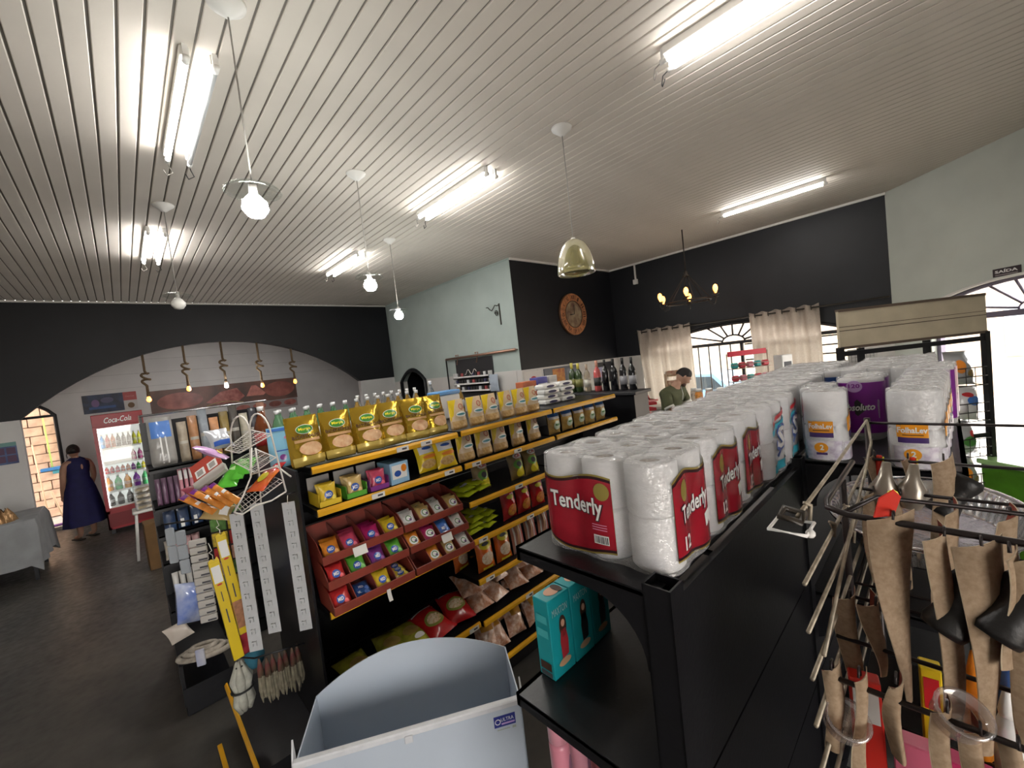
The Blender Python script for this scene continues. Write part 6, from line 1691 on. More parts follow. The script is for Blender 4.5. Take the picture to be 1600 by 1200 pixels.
def add_hand(V, E, Rr, wrist, d, side, curl, r=.0085):
    """palm and five fingers growing from vertex index wrist along direction d"""
    w = Vector(V[wrist]); d = Vector(d).normalized(); s = Vector(side).normalized(); n = d.cross(s)
    V.append(tuple(w + d * .05)); Rr.append((.030, .014)); E.append((wrist, len(V) - 1)); pm_ = len(V) - 1
    for k, (o, L) in enumerate(((-.030, .060), (-.010, .072), (.010, .068), (.028, .052))):
        b = w + d * .085 + s * o
        c = b + d * L * .5 + n * curl * .3 * L; e = b + d * L * .85 + n * curl * L * .8
        chain(V, E, Rr, pm_, [(tuple(b), r), (tuple(c), r * .95), (tuple(e), r * .8)])
    b = w + d * .03 - s * .035; c = b + d * .03 - s * .02 + n * curl * .01
    chain(V, E, Rr, pm_, [(tuple(b), r * 1.2), (tuple(c), r), (tuple(c + d * .025), r * .85)])
def head_mesh(mm):
    """face looks along -y; eyes at mid height; chin at z=0, crown at z=.225"""
    g = MB()
    def P(u, v):
        a = 2 * pi * u; z = .225 * v
        t = v
        w = .074 * (sin(pi * min(1, max(0, .06 + .92 * t))) ** .55) * (.80 + .25 * min(1, t * 1.6))
        dp = .094 * (sin(pi * min(1, max(0, .05 + .93 * t))) ** .5)
        x = w * cos(a); y = dp * sin(a) + .012 * (t - .4)
        if sin(a) < -.3:                       # face side
            f = (-sin(a) - .3) / .7
            y += .012 * f * (t < .30) * (0.3 - t) * 3
            nose = max(0, 1 - abs(t - .40) / .13) * max(0, 1 - abs(cos(a)) / .22); y -= .022 * nose
            eye = max(0, 1 - abs(t - .52) / .06) * max(0, 1 - abs(abs(cos(a)) - .38) / .22); y += .010 * eye
            lip = max(0, 1 - abs(t - .22) / .05) * max(0, 1 - abs(cos(a)) / .4); y -= .006 * lip
        return (x, y, z)
    g.grid(P, 28, 22)
    for sx in (-1, 1): g.ball((sx * .076, .012, .108), (.010, .018, .030), 10)
    return g
def face_bits(t, X, iris=(.05, .03, .02)):
    for sx in (-1, 1):
        obj('eye', MB().ball((sx * .030, -.078, .117), (.013, .008, .008), 10, X=X), mat('eye_white', (.8, .78, .75), .2), t)
        obj('iris', MB().ball((sx * .030, -.085, .117), (.006, .004, .006), 8, X=X), mat('dark_iris', iris, .2), t)
        obj('eyebrow', MB().tube([(sx * .014, -.090, .137), (sx * .030, -.090, .142), (sx * .048, -.080, .137)], .004, 5, X=X), mat('dark_hair', (.012, .009, .008), .6), t)
    obj('lips', MB().ball((0, -.086, .049), (.022, .008, .006), 10, X=X), mat('lip_tone', (.42, .18, .15), .5), t)
m_skin = mat('tan_skin', (.40, .22, .15), .5, var=.06)
m_hair = mat('dark_hair', (.012, .009, .008), .6, bump=.4, bscale=80)

# ---- woman in the long blue dress, back turned, by the fridge
wt = thing('person', 'woman in a sleeveless long dark blue dress with a hair bun, standing by the fridge', 'person', (-.70, 10.55, 0), .55)
# local: faces +y (away from camera), slight turn to the right
V = [(0, 0, .95)]; E = []; Rr = [(.17, .12)]
up = chain(V, E, Rr, 0, [((0, .01, 1.10), (.135, .10)), ((0, .01, 1.26), (.155, .105)), ((0, 0, 1.36), (.13, .08)), ((0, .01, 1.42), (.052, .052)), ((0, .025, 1.50), (.05, .052))])
sh = 3
for sx in (-1, 1):
    w_ = chain(V, E, Rr, sh, [((sx * .165, 0, 1.345), .052), ((sx * .205, -.01, 1.20), .046), ((sx * .215, .0, 1.06), .040), ((sx * .205, .06, .93), .034), ((sx * .195, .10, .84), .026)])
    add_hand(V, E, Rr, w_, (0, .25, -1), (0, 1, .2), .3)
    chain(V, E, Rr, 0, [((sx * .09, 0, .86), .10), ((sx * .095, .01, .48), .062), ((sx * .095, -.005, .30), .056), ((sx * .095, 0, .09), .036), ((sx * .10, .06, .045), .036), ((sx * .105, .15, .035), .030)])
link('body', skin_mesh('woman_body', V, E, Rr, m_skin), wt)
XH = T(.0, .03, 1.435, 0, 0, pi - .5)
obj('head', MB().add(*(lambda h: (h.v, h.f))(head_mesh(m_skin)), 0, True, XH), m_skin, wt)
face_bits(wt, XH)
hr = MB()
hr.grid(lambda u, v: (.086 * sin(pi * (.02 + .60 * v)) * cos(2 * pi * u), .100 * sin(pi * (.02 + .60 * v)) * sin(2 * pi * u) * 1.0 + .022, .125 + .115 * cos(pi * (.02 + .60 * v))), 20, 10, X=XH)
obj('hair', hr, m_hair, wt)
obj('hair_bun', MB().ball((0, .115, .135), (.052, .045, .050), 12, X=XH), m_hair, wt)
obj('hair_wisp', MB().tube([(.07, .03, .12), (.085, .05, .06), (.08, .05, .01)], .006, 5, X=XH), m_hair, wt)
m_dress = mat('royal_navy_cloth', (.008, .008, .065), .75, var=.15, vscale=12, bump=.2, bscale=60)
dr = MB()
prof = [(1.432, .062, .060), (1.405, .120, .086), (1.35, .172, .120), (1.25, .172, .128), (1.15, .152, .118), (1.06, .150, .116), (.98, .178, .138), (.88, .205, .160), (.70, .235, .190), (.50, .262, .218), (.32, .285, .240), (.26, .292, .246)]
NK = 40; vs = []
for j, (z, rx, ry) in enumerate(prof):
    fl = max(0, (1.0 - z)) * .06
    for k in range(NK):
        a = 2 * pi * k / NK; q = 1 + fl * sin(9 * a) 
        vs.append((rx * q * cos(a), ry * q * sin(a) + .005, z + (.012 * abs(cos(a)) if j == 0 else 0)))
dr.add(vs, [(j * NK + k, (j + 1) * NK + k, (j + 1) * NK + (k + 1) % NK, j * NK + (k + 1) % NK) for j in range(len(prof) - 1) for k in range(NK)], 0, True)
obj('dress', dr, m_dress, wt)
obj('back_slit', disc_on(MB(), lambda a, z: (a, -.128, z), .0, 1.27, .016, .045), m_skin, wt)
for sx in (-1, 1): obj('sandal', MB().bev(sx * .10 - .04, sx * .10 + .04, -.05, .19, 0, .018, .006), mat('dark_sandal', (.02, .015, .012), .6), wt)

# ---- man in the olive shirt at the counter, head bowed
MX, MY = 5.93, 2.89
mt = thing('person', 'man in an olive shirt with pale cuffs, head bowed, working at the counter', 'person', (MX, MY, 0), 0)
fdir = atan2(-.985, -.05)                        # faces toward the right of the picture
mt.scale = (1.10, 1.06, 1.05); mt.rotation_euler = (0, 0, fdir + pi / 2)       # local -y is forward
V = [(0, 0, .98)]; E = []; Rr = [(.16, .115)]
up = chain(V, E, Rr, 0, [((0, -.01, 1.15), (.12, .085)), ((0, -.05, 1.33), (.13, .085)), ((0, -.075, 1.43), (.10, .06)), ((0, -.12, 1.525), (.054, .054)), ((0, -.18, 1.60), (.055, .055))])
for sx in (-1, 1):
    w_ = chain(V, E, Rr, 3, [((sx * .19, -.08, 1.42), .045), ((sx * .235, -.12, 1.28), .050), ((sx * .225, -.22, 1.17), .045), ((sx * .17, -.36, 1.20), .036), ((sx * .14, -.43, 1.22), .027)])
    add_hand(V, E, Rr, w_, (-sx * .3, -1, .05), (0, .2, 1), -sx * .4)
    chain(V, E, Rr, 0, [((sx * .095, 0, .88), .092), ((sx * .105, -.01, .50), .062), ((sx * .105, .01, .28), .055), ((sx * .105, .02, .09), .038), ((sx * .11, -.05, .05), .040), ((sx * .115, -.14, .04), .034)])
link('body', skin_mesh('man_body', V, E, Rr, mat('man_skin', (.46, .27, .19), .5)), mt)
XH = T(.03, -.150, 1.550, .75, 0, .75)
obj('head', MB().add(*(lambda h: (h.v, h.f))(head_mesh(None)), 0, True, XH), mat('man_skin'), mt)
face_bits(mt, XH)
hr = MB()
hr.grid(lambda u, v: (.082 * sin(pi * (.02 + .58 * v)) * cos(2 * pi * u), .100 * sin(pi * (.02 + .58 * v)) * sin(2 * pi * u) + .022, .128 + .112 * cos(pi * (.02 + .58 * v)) + .03 * v * (sin(2 * pi * u) < -.2)), 22, 10, X=XH)
obj('hair', hr, m_hair, mt)
obj('beard', MB().ball((0, -.062, .022), (.050, .034, .030), 12, X=XH), mat('stubble', (.10, .06, .045), .8), mt)
m_olive = mat('olive_cotton', (.085, .092, .045), .85, var=.12, vscale=10, bump=.25, bscale=50)
sv, se, sr = [(0, 0, .90)], [], [(.175, .13)]
chain(sv, se, sr, 0, [((0, -.01, 1.05), (.168, .125)), ((0, -.02, 1.20), (.168, .125)), ((0, -.05, 1.35), (.200, .145)), ((0, -.075, 1.465), (.185, .118)), ((0, -.105, 1.535), (.078, .078))])
for sx in (-1, 1): chain(sv, se, sr, 4, [((sx * .195, -.08, 1.435), .078), ((sx * .235, -.115, 1.32), .068), ((sx * .240, -.135, 1.255), .064)])
link('shirt', skin_mesh('man_shirt', sv, se, sr, m_olive), mt)
for sx in (-1, 1): obj('sleeve_cuff', MB().tube([(sx * .239, -.125, 1.265), (sx * .239, -.140, 1.235)], .070, 14), mat('pale_cuff', (.60, .58, .54), .8), mt)
obj('lanyard', MB().tube([(.05, -.17, 1.50), (.02, -.205, 1.40), (0, -.20, 1.32)], .004, 5), mat('white_cord', (.75, .75, .75), .5), mt)
tv, te, trr = [(0, 0, .95)], [], [(.168, .125)]
for sx in (-1, 1): chain(tv, te, trr, 0, [((sx * .095, 0, .85), .105), ((sx * .105, -.01, .50), .080), ((sx * .105, .01, .28), .075), ((sx * .105, .02, .08), .070)])
link('trousers', skin_mesh('man_trousers', tv, te, trr, mat('dark_denim', (.02, .025, .04), .85)), mt)
for sx in (-1, 1): obj('shoe', MB().bev(sx * .11 - .05, sx * .11 + .05, -.20, .08, 0, .07, .02), m_bl, mt)
# ================================================================== clock wall, green wall
ck = thing('wall_clock', 'large round wooden clock with roman numerals on the black wall', 'clock', (6.81, YC - .002, 3.05))
m_cop = mat('copper_brown_wood', (.42, .17, .07), .5, var=.3, vscale=12)
RO, RI = .425, .27
obj('back_disc', MB().lathe([(RO, 0), (RO, .04), (RO - .01, .045), (.01, .045)], 40, X=T(rx=pi / 2)), mat('dark_wood_rim', (.10, .045, .02), .5), ck)
for k in range(12):
    a0, a1 = 2 * pi * (k - .5) / 12 + .012, 2 * pi * (k + .5) / 12 - .012
    pl = [(RO * .985 * sin(a0 + (a1 - a0) * q / 4), RO * .985 * cos(a0 + (a1 - a0) * q / 4)) for q in range(5)] + [(RI * sin(a1 - (a1 - a0) * q / 4), RI * cos(a1 - (a1 - a0) * q / 4)) for q in range(5)]
    s = obj('segment', MB().prism(pl, -.052, -.044, axis='y'), m_cop, ck)
    num = ['XII', 'I', 'II', 'III', 'IIII', 'V', 'VI', 'VII', 'VIII', 'IX', 'X', 'XI'][k]
    am = 2 * pi * k / 12
    g = MB(); put_text(g, num, lambda x, y: ((.345 + y) * sin(am) + x * cos(am), -.0535, (.345 + y) * cos(am) - x * sin(am)), .035 * min(3, len(num)) + .01, .085, 0, 0, .02); obj('numeral', g, mat('burnt_numeral', (.06, .02, .01), .6), s)
obj('inner_ring', MB().tube([(RI * cos(2 * pi * k / 40), -.05, RI * sin(2 * pi * k / 40)) for k in range(40)], .012, 5, closed=True), mat('dark_wood_rim'), ck)
obj('dial', disc_on(MB(), lambda a, z: (a, -.047, z), 0, 0, RI, RI, 0, 36, 2), mat('antique_map_dial', (.34, .27, .17), .5, col2=(.14, .075, .05), vscale=7), ck)
obj('hour_hand', MB().tube([(0, -.058, 0), (-.13, -.058, -.01)], .008, 4), m_bl, ck)
obj('minute_hand', MB().tube([(0, -.060, 0), (.02, -.060, .19)], .006, 4), m_bl, ck)

hk = thing('scroll_bracket', 'black wrought iron scroll bracket on the green wall', 'bracket', (XG, 5.58, 3.10))
obj('wall_bar', MB().box(-.015, 0, -.012, .012, -.17, .22), m_iron, hk)
obj('scroll_arm', MB().tube([(-.01, 0, .20)] + [(-.01 - .02, .04 + .05 * k, .16 + .045 * sin(k * 1.3 + .6)) for k in range(7)], .008, 5), m_iron, hk)
obj('scroll_curl', MB().tube([(-.02, .08 + .05 * cos(a) * (1 - a / 14), .05 + .06 * sin(a) * (1 - a / 14)) for a in [k * .5 for k in range(22)]], .007, 5), m_iron, hk)
# copper rail with a dark panel on the green wall
cr = thing('copper_rail', 'copper clothes rail with hooks fixed across the green wall', 'rail', (0, 0, 0))
m_copper = mat('worn_copper', (.45, .27, .20), .3, metal=.8)
obj('rail_tube', MB().tube([(5.10, 5.22, 2.44), (5.10, 7.36, 2.44)], .024, 8), m_copper, cr)
obj('drop_pipe', MB().tube([(5.10, 7.36, 2.44), (5.10, 7.36, 1.55), (5.10, 7.30, 1.48)], .016, 6), m_bl, cr)
for y in (5.24, 6.2, 7.30): obj('wall_stay', MB().tube([(5.10, y, 2.44), (XG, y, 2.44)], .012, 5), m_copper, cr)
for y in (6.30, 6.95): obj('hook', MB().tube([(5.07, y, 2.47), (5.06, y, 2.50), (5.13, y, 2.50), (5.07, y, 2.30)], .012, 5), m_copper, cr)
pn = tag(obj('charcoal_board', MB().bev(5.155, 5.178, 5.93, 7.12, 1.55, 2.40, .004), mat('charcoal_board', (.018, .018, .020), .5)), 'dark charcoal board behind the lighter rack on the green wall', 'panel')
lr = thing('lighter_rack', 'white tiered rack of small dark packets below the copper rail', 'rack', (5.10, 0, 0))
for k, z in enumerate((2.00, 1.86, 1.72)):
    tr = obj('tier', MB().box(-.05, .05, 5.96, 7.10, z, z + .02).box(-.05, -.045, 5.96, 7.10, z, z + .05), m_wplast, lr)
    for i in range(12):
        obj('packet', MB().bev(-.02, .02, 6.00 + .091 * i, 6.062 + .091 * i, z + .02, z + .115, .003), mat(['packet_black', 'packet_white', 'packet_navy', 'packet_red'][(i + (i // 4) + k) % 4 if i % 2 else 0], [(.02, .02, .02), (.7, .7, .7), (.03, .03, .08), (.4, .08, .08)][(i + (i // 4) + k) % 4 if i % 2 else 0], .4), tr)
    for y in (5.96, 7.09): obj('side_plate', MB().box(-.05, .05, y, y + .01, z, z + .12), m_wplast, tr)
obj('coiled_wire', MB().tube([(-.02, 6.35 + .02 * k, 2.13 + .05 * sin(k * .6)) for k in range(20)], .006, 5), m_ww, lr)
pl2 = tag(obj('pale_blue_bag', bag_body(.26, .32, .08, 'pillow')[0], mk('pale_blue_plastic', (.42, .48, .56), .3)), 'pale blue plastic bag hanging beside the lighter rack', 'bag')
pl2.location = (5.06, 5.84, 1.72); pl2.rotation_euler = (0, 0, -pi / 2)
# posters on the lower clock wall
ps = thing('notice_poster', 'white notice with a red ring symbol beside the green wall corner', 'poster', (0, YC - .02, 0))
obj('sheet', MB().box(5.22, 5.68, 0, .006, 1.62, 2.02), mat('notice_paper', (.70, .66, .62), .5), ps)
fp = lambda a, z: (a, -.002, z)
obj('ring_symbol', MB().tube([(5.45 + .075 * cos(2 * pi * k / 20), -.004, 1.84 + .075 * sin(2 * pi * k / 20)) for k in range(20)], .014, 5, closed=True), mat('symbol_red', (.50, .04, .05), .5), ps)
obj('ring_symbol', MB().tube([(5.34, -.004, 1.82), (5.42, -.004, 1.90), (5.50, -.004, 1.86), (5.57, -.004, 1.88)], .012, 5), mat('symbol_red'), ps)
obj('text_block', MB().box(5.27, 5.63, -.002, 0, 1.70, 1.72).box(5.30, 5.60, -.002, 0, 1.66, 1.675), mat('symbol_red'), ps)
fm = thing('framed_picture', 'grey framed picture with an orange print on the clock wall', 'picture', (0, YC - .03, 0))
obj('frame', MB().bev(5.74, 6.80, 0, .02, 1.60, 2.03, .006), mat('slate_frame', (.10, .11, .13), .4), fm)
obj('orange_print', MB().box(5.98, 6.34, -.003, 0, 1.68, 2.0), mat('orange_poster', (.62, .28, .03), .4, col2=(.35, .08, .02), vscale=9), fm)
obj('grey_print', MB().box(6.40, 6.76, -.003, 0, 1.66, 1.98), mat('blue_grey_poster', (.14, .16, .20), .4, var=.2), fm)
fm = thing('framed_picture', 'dark framed picture behind the wine bottles', 'picture', (0, YC - .03, 0))
obj('frame', MB().bev(7.40, 8.10, 0, .02, 1.55, 2.0, .006), mat('black_frame', (.015, .015, .02), .4), fm)
obj('pale_print', MB().box(7.46, 7.74, -.003, 0, 1.6, 1.9), mat('lilac_poster', (.35, .34, .48), .4, var=.2), fm)

# ------------------------------------------------ black cabinet with wine at the far gondola end
cb = thing('wine_cabinet', 'black end cabinet carrying wine bottles at the far end of the yellow gondola', 'cabinet', (0, 0, 0))
obj('body', MB().bev(3.64, 3.92, 2.13, 3.10, 0, 1.755, .005), m_bl, cb)
obj('top', MB().bev(3.62, 3.94, 2.10, 3.12, 1.755, 1.785, .004), mat('dark_grey_top', (.03, .03, .034), .45), cb)
def wine(x, y, c, cap, label, h=.32, r=.040, lab=None, bod=None):
    t = thing('wine_bottle', label, 'bottle', (x, y, 1.786), 0, 'wine bottles on the black cabinet')
    obj('bottle_body', MB().lathe([(r * .9, 0), (r, .008), (r, h * .58), (r * .8, h * .68), (r * .36, h * .78), (r * .34, h * .97)], 14), mat('glass_' + c[0], c[1], .08, trans=c[2], coat=.5), t)
    obj('capsule', MB().lathe([(r * .38, h * .80), (r * .39, h), (r * .3, h * 1.004)], 10), mat('capsule_' + cap[0], cap[1], .35), t)
    if lab: obj('label', MB().lathe([(r * 1.015, h * .18), (r * 1.015, h * .45)], 14), mat('wine_label_' + lab[0], lab[1], .5), t)
dk = ('dark', (.006, .006, .008), 0); gr = ('green', (.03, .06, .015), .1)
wine(3.80, 2.99, gr, ('gold', (.60, .52, .10)), 'green sparkling wine bottle with a gold neck, left of two', .34, .044, ('olive', (.20, .20, .06)))
wine(3.80, 2.90, gr, ('gold', (.60, .52, .10)), 'green sparkling wine bottle with a gold neck, right of two', .33, .044, ('olive', (.20, .20, .06)))
wine(3.81, 2.79, ('clear', (.60, .52, .38), .6), ('pale', (.5, .4, .3)), 'clear white wine bottle between the sparkling and the rose', .31, .038, ('cream', (.6, .58, .5)))
wine(3.82, 2.66, ('rose', (.62, .10, .10), .3), ('pinkgold', (.62, .30, .22)), 'pink rose wine bottle with a dark label', .34, .042, ('black', (.03, .03, .03)))
wine(3.82, 2.555, dk, ('black', (.01, .01, .01)), 'dark wine bottle immediately next to the rose bottle', .34, .038)
wine(3.83, 2.455, dk, ('black', (.01, .01, .01)), 'dark wine bottle, second after the rose bottle', .34, .042)
wine(3.90, 2.385, dk, ('black', (.01, .01, .01)), 'dark wine bottle standing back in the cabinet row', .34, .038)
wine(3.83, 2.34, dk, ('black', (.01, .01, .01)), 'dark wine bottle with a grey label, second from the window end', .34, .038, ('grey', (.30, .30, .32)))
wine(3.83, 2.235, dk, ('black', (.01, .01, .01)), 'dark wine bottle at the window end of the cabinet', .34, .038, ('grey', (.30, .30, .32)))
# stacked white wipes packs on the empty end of the top shelf
for c in range(2):
    for k in range(4):
        t = thing('wipes_pack', f'white flat wipes pack with a dark emblem, {["left","right"][c]} stack, {["bottom","second","third","top"][k]}', 'pack', (2.80 + .23 * c, 2.50 + .02 * (k % 2), 1.797 + .046 * k), random.uniform(-.06, .06), 'stacked white wipes packs')
        obj('pack_body', MB().bev(-.10, .10, -.055, .055, 0, .044, .012), m_bwhite, t)
        obj('emblem', disc_on(MB(), lambda a, z: (a, -.0562, .022 + z), .0, 0, .055, .012), mat('navy_emblem', (.03, .03, .10), .5), t)
pbx = [(2.75, 2.72, .18, .10, .22, (.50, .14, .06), 'orange red carton behind the white wipes packs'), (2.95, 2.74, .15, .10, .24, (.10, .10, .38), 'dark blue carton behind the white wipes packs'), (3.11, 2.74, .12, .10, .24, (.62, .60, .58), 'white carton behind the white wipes packs')]
for x, y, sx, sy, h, c, l in pbx:
    t = thing('goods_carton', l, 'box', (x, y, 1.797))
    obj('carton', MB().bev(-sx/2, sx/2, -sy/2, sy/2, 0, h, .003), mat('carton_tone_%d' % int(x * 100), c, .45, var=.2), t)
    obj('printed_band', MB().box(-sx/2 + .01, sx/2 - .01, -sy/2 - .001, -sy/2, h * .55, h * .75), m_bwhite, t)

# ------------------------------------------------ baskets and the checkout
def basket(x, y, z, c, label):
    t = thing('shopping_basket', label, 'basket', (x, y, z), -.6, 'plastic baskets by the cabinet')
    mm = mat('basket_%d' % int(c[2] * 100), c, .35)
    mb = MB().box(-.17, .17, -.12, .12, 0, .01)
    for k in range(3):
        z0 = .03 + .065 * k; e = .01 + .008 * k
        mb.box(-.17 - e, .17 + e, -.12 - e, -.112 - e, z0, z0 + .03).box(-.17 - e, .17 + e, .112 + e, .12 + e, z0, z0 + .03).box(-.17 - e, -.162 - e, -.12, .12, z0, z0 + .03).box(.162 + e, .17 + e, -.12, .12, z0, z0 + .03)
    obj('lattice_body', mb, mm, t)
    obj('rim', MB().tube([(-.20, -.15, .21), (.20, -.15, .21), (.20, .15, .21), (-.20, .15, .21)], .012, 6, closed=True), mm, t)
    obj('handle', MB().tube([(-.19, 0, .20), (-.15, 0, .30), (.15, 0, .30), (.19, 0, .20)], .009, 6), mm, t)
ct2 = thing('low_display_table', 'plain dark table under the coloured baskets next to the cabinet', 'table', (4.31, 2.60, 0), -.6)
obj('table_top', MB().bev(-.27, .27, -.28, .28, 1.36, 1.40, .004), m_bl, ct2)
for sx in (-1, 1):
    for sy in (-1, 1): obj('leg', MB().box(sx * .24 - .02, sx * .24 + .02, sy * .26 - .02, sy * .26 + .02, 0, 1.36), m_bl, ct2)
basket(4.38, 2.68, 1.401, (.03, .05, .35), 'dark blue plastic basket on the table beside the man')
basket(4.22, 2.47, 1.401, (.55, .04, .05), 'red plastic basket in front of the dark blue one')
t = thing('photo_frame_stand', 'light blue open frame stand in front of the baskets', 'stand', (4.12, 2.56, 1.401), -.75)
obj('frame', MB().box(-.10, -.085, 0, .012, 0, .17).box(.085, .10, 0, .012, 0, .17).box(-.10, .10, 0, .012, .155, .17).box(-.10, .10, 0, .012, 0, .012), mat('sky_plastic', (.20, .50, .72), .35), t)
obj('back_foot', MB().box(-.012, .012, .01, .10, 0, .10), mat('sky_plastic'), t)
co = thing('checkout_counter', 'pale checkout counter in front of the arched window', 'counter', (0, 0, 0))
obj('body', MB().box(6.75, 7.60, 1.5, 3.6, 0, 1.12), mat('counter_panel', (.42, .38, .34), .5), co)
obj('top', MB().bev(6.68, 7.66, 1.45, 3.65, 1.12, 1.16, .006), mat('counter_top', (.50, .44, .38), .4), co)
for i, (x, y, c, l) in enumerate(((6.80, 2.80, (.70, .28, .05), 'orange candy jar beside the man on the counter'), (6.86, 2.66, (.62, .10, .05), 'red candy jar on the counter'), (6.92, 2.50, (.70, .40, .10), 'amber candy jar on the counter'), (6.98, 2.95, (.55, .50, .42), 'pale candy jar on the counter'))):
    t = thing('candy_jar', l, 'jar', (x, y, 1.161), 0, 'candy jars on the counter')
    obj('jar_body', MB().lathe([(.05, 0), (.06, .01), (.06, .20), (.045, .235)], 14), mat('jar_fill_%d' % i, c, .2, var=.4, vscale=30, coat=.5), t)
    obj('lid', MB().lathe([(.05, .235), (.052, .27), (.04, .275)], 14), m_wplast, t)
t = thing('chocolate_stand', 'wooden tiered stand of small goods behind the man', 'stand', (6.95, 3.25, 1.161), -.8)
for k in range(3): obj('shelf', MB().box(-.16, .16, -.05, .05, .16 + .17 * k, .175 + .17 * k), mat('pale_wood'), t); obj('goods', MB().bev(-.14, .14, -.045, .045, .18 + .17 * k, .26 + .17 * k, .01), mat('beige_goods', (.50, .40, .28), .5, col2=(.35, .15, .10), vscale=18), t)
for x in (-.16, .15): obj('side', MB().box(x, x + .012, -.05, .05, 0, .55), mat('pale_wood'), t)
# red topped wire rack by the window
rr = thing('red_top_rack', 'small wire snack rack with a bright red header against the window', 'rack', (7.16, 2.15, 1.161), -.755)
obj('header', MB().bev(-.30, .30, -.02, .02, .75, .83, .005), mat('header_red', (.62, .02, .05), .4), rr)
for x in (-.32, .32): obj('upright', MB().tube([(x, 0, 0), (x, 0, .80)], .009, 6), mat('tan_wire', (.40, .30, .24), .5), rr)
for z in (.16, .36, .56):
    s = obj('shelf_wire', MB().box(-.32, .32, -.12, .02, z - .008, z).tube([(-.32, -.12, z + .06), (.32, -.12, z + .06)], .006, 5), mat('tan_wire'), rr)
    for k in range(5): obj('snack', MB().bev(-.29 + .12 * k, -.19 + .12 * k, -.10, -.02, z + .001, z + .09, .02), mat(['snack_red', 'snack_pink', 'snack_teal'][(k + int(z * 10)) % 3], [(.55, .06, .08), (.62, .22, .28), (.05, .35, .35)][(k + int(z * 10)) % 3], .4), s)
t = thing('card_terminal', 'white box terminal standing at the edge of the second curtain', 'box', (6.95, 1.62, 1.161), -.6)
obj('body', MB().bev(-.09, .09, -.08, .08, 0, .72, .01), m_wplast, t)
obj('screen', MB().box(-.06, .06, -.083, -.080, .52, .62), m_ink, t)

# ------------------------------------------------ curtains
def curtain_mat():
    m = bpy.data.materials.new('sheer_beige_linen'); m.use_nodes = True
    nt = m.node_tree; nt.nodes.clear()
    out = nt.nodes.new('ShaderNodeOutputMaterial'); d = nt.nodes.new('ShaderNodeBsdfDiffuse'); tl = nt.nodes.new('ShaderNodeBsdfTranslucent'); mx = nt.nodes.new('ShaderNodeMixShader')
    tc = nt.nodes.new('ShaderNodeTexCoord'); n = nt.nodes.new('ShaderNodeTexNoise'); n.inputs['Scale'].default_value = 40; r = nt.nodes.new('ShaderNodeValToRGB')
    r.color_ramp.elements[0].color = (.42, .36, .30, 1); r.color_ramp.elements[1].color = (.54, .475, .41, 1)
    nt.links.new(tc.outputs['Object'], n.inputs['Vector']); nt.links.new(n.outputs['Fac'], r.inputs['Fac'])
    nt.links.new(r.outputs['Color'], d.inputs['Color']); nt.links.new(r.outputs['Color'], tl.inputs['Color'])
    mx.inputs[0].default_value = .34
    nt.links.new(d.outputs[0], mx.inputs[1]); nt.links.new(tl.outputs[0], mx.inputs[2]); nt.links.new(mx.outputs[0], out.inputs[0])
    return m
m_cur = curtain_mat()
rod = thing('curtain_rod', 'thin dark curtain rod across the black window wall', 'rod', (8.22, 2.5, 2.545))
obj('pole', MB().tube([(0, -1.98, 0), (0, 2.12, 0)], .013, 8), m_iron, rod)
for y in (-1.9, 0.05, 2.05): obj('wall_bracket', MB().tube([(0, y, 0), (.12, y, .01)], .010, 6), m_iron, rod)
def curtain(y0, y1, folds, zb, drift, label):
    t = thing('curtain', label, 'curtain', (8.22, 0, 2.56), 0, 'beige curtains on the arched window')
    def P(u, v, off=0.0):
        y = y0 + (y1 - y0) * u
        a = 2 * pi * folds * u
        amp = .065 * (.6 + .5 * v)
        x = amp * sin(a) + .012 * sin(3.1 * a + 4 * v) * v
        yy = y + drift * v * (1 if u > .5 else .55) + .02 * sin(a * .5 + 3 * v) * v
        return (x - off, yy, .035 * (1 + .4 * cos(a)) - (2.56 - zb) * v)
    mb = MB(); mb.grid(P, folds * 12, 14)
    obj('cloth', mb, m_cur, t)
    for k in range(folds):
        yk = y0 + (y1 - y0) * (k + .5) / folds
        obj('eyelet', MB().tube([(.032 * cos(q), yk + .002, -.015 + .032 * sin(q)) for q in [2 * pi * i / 14 for i in range(14)]], .007, 5, closed=True), m_iron, t)
curtain(3.44, 4.58, 5, .55, -.10, 'sheer beige curtain behind the man, nearer the clock wall')
curtain(1.36, 2.38, 5, .55, -.04, 'sheer beige curtain at the exit end of the arched window')

# ------------------------------------------------ snack display with the blank header
A = Vector((4.06, .565, 0)); Bp = Vector((4.90, -.222, 0)); ux = (Bp - A).normalized(); LW = (Bp - A).length
sd = thing('snack_display', 'tall black wire snack display with a blank beige header panel', 'display', A, atan2(ux.y, ux.x))
m_hb = mat('beige_header_panel', (.50, .43, .31), .5, var=.12, vscale=5)
hp = obj('header_panel', MB().box(.0, LW, -.012, .012, 2.03, 2.31), m_hb, sd)
obj('header_frame', MB().box(0, LW, -.018, .018, 2.305, 2.325).box(0, LW, -.018, .018, 2.015, 2.035), mat('brown_trim', (.10, .07, .05), .5), hp)
obj('panel_crease', MB().box(.0, LW, -.0135, -.012, 2.155, 2.161).box(.0, LW, -.0135, -.012, 2.185, 2.189), mat('brown_trim'), hp)
for x in (.005, LW - .005): obj('upright', MB().box(x - .018, x + .018, -.02, .02, 0, 2.03), m_bl, sd)
for z in (1.96, 1.20, .40): obj('cross_rail', MB().box(0, LW, -.012, .012, z, z + .035), m_bl, sd)
for x in (LW * .30, LW * .78): obj('back_strut', MB().box(x - .025, x + .025, .20, .22, 1.3, 2.0), m_bl, sd)
mesh_me = MB()
for k in range(15): mesh_me.tube([(.06 + (LW - .12) * k / 14, 0, 0), (.06 + (LW - .12) * k / 14, 0, .14)], .003, 4)
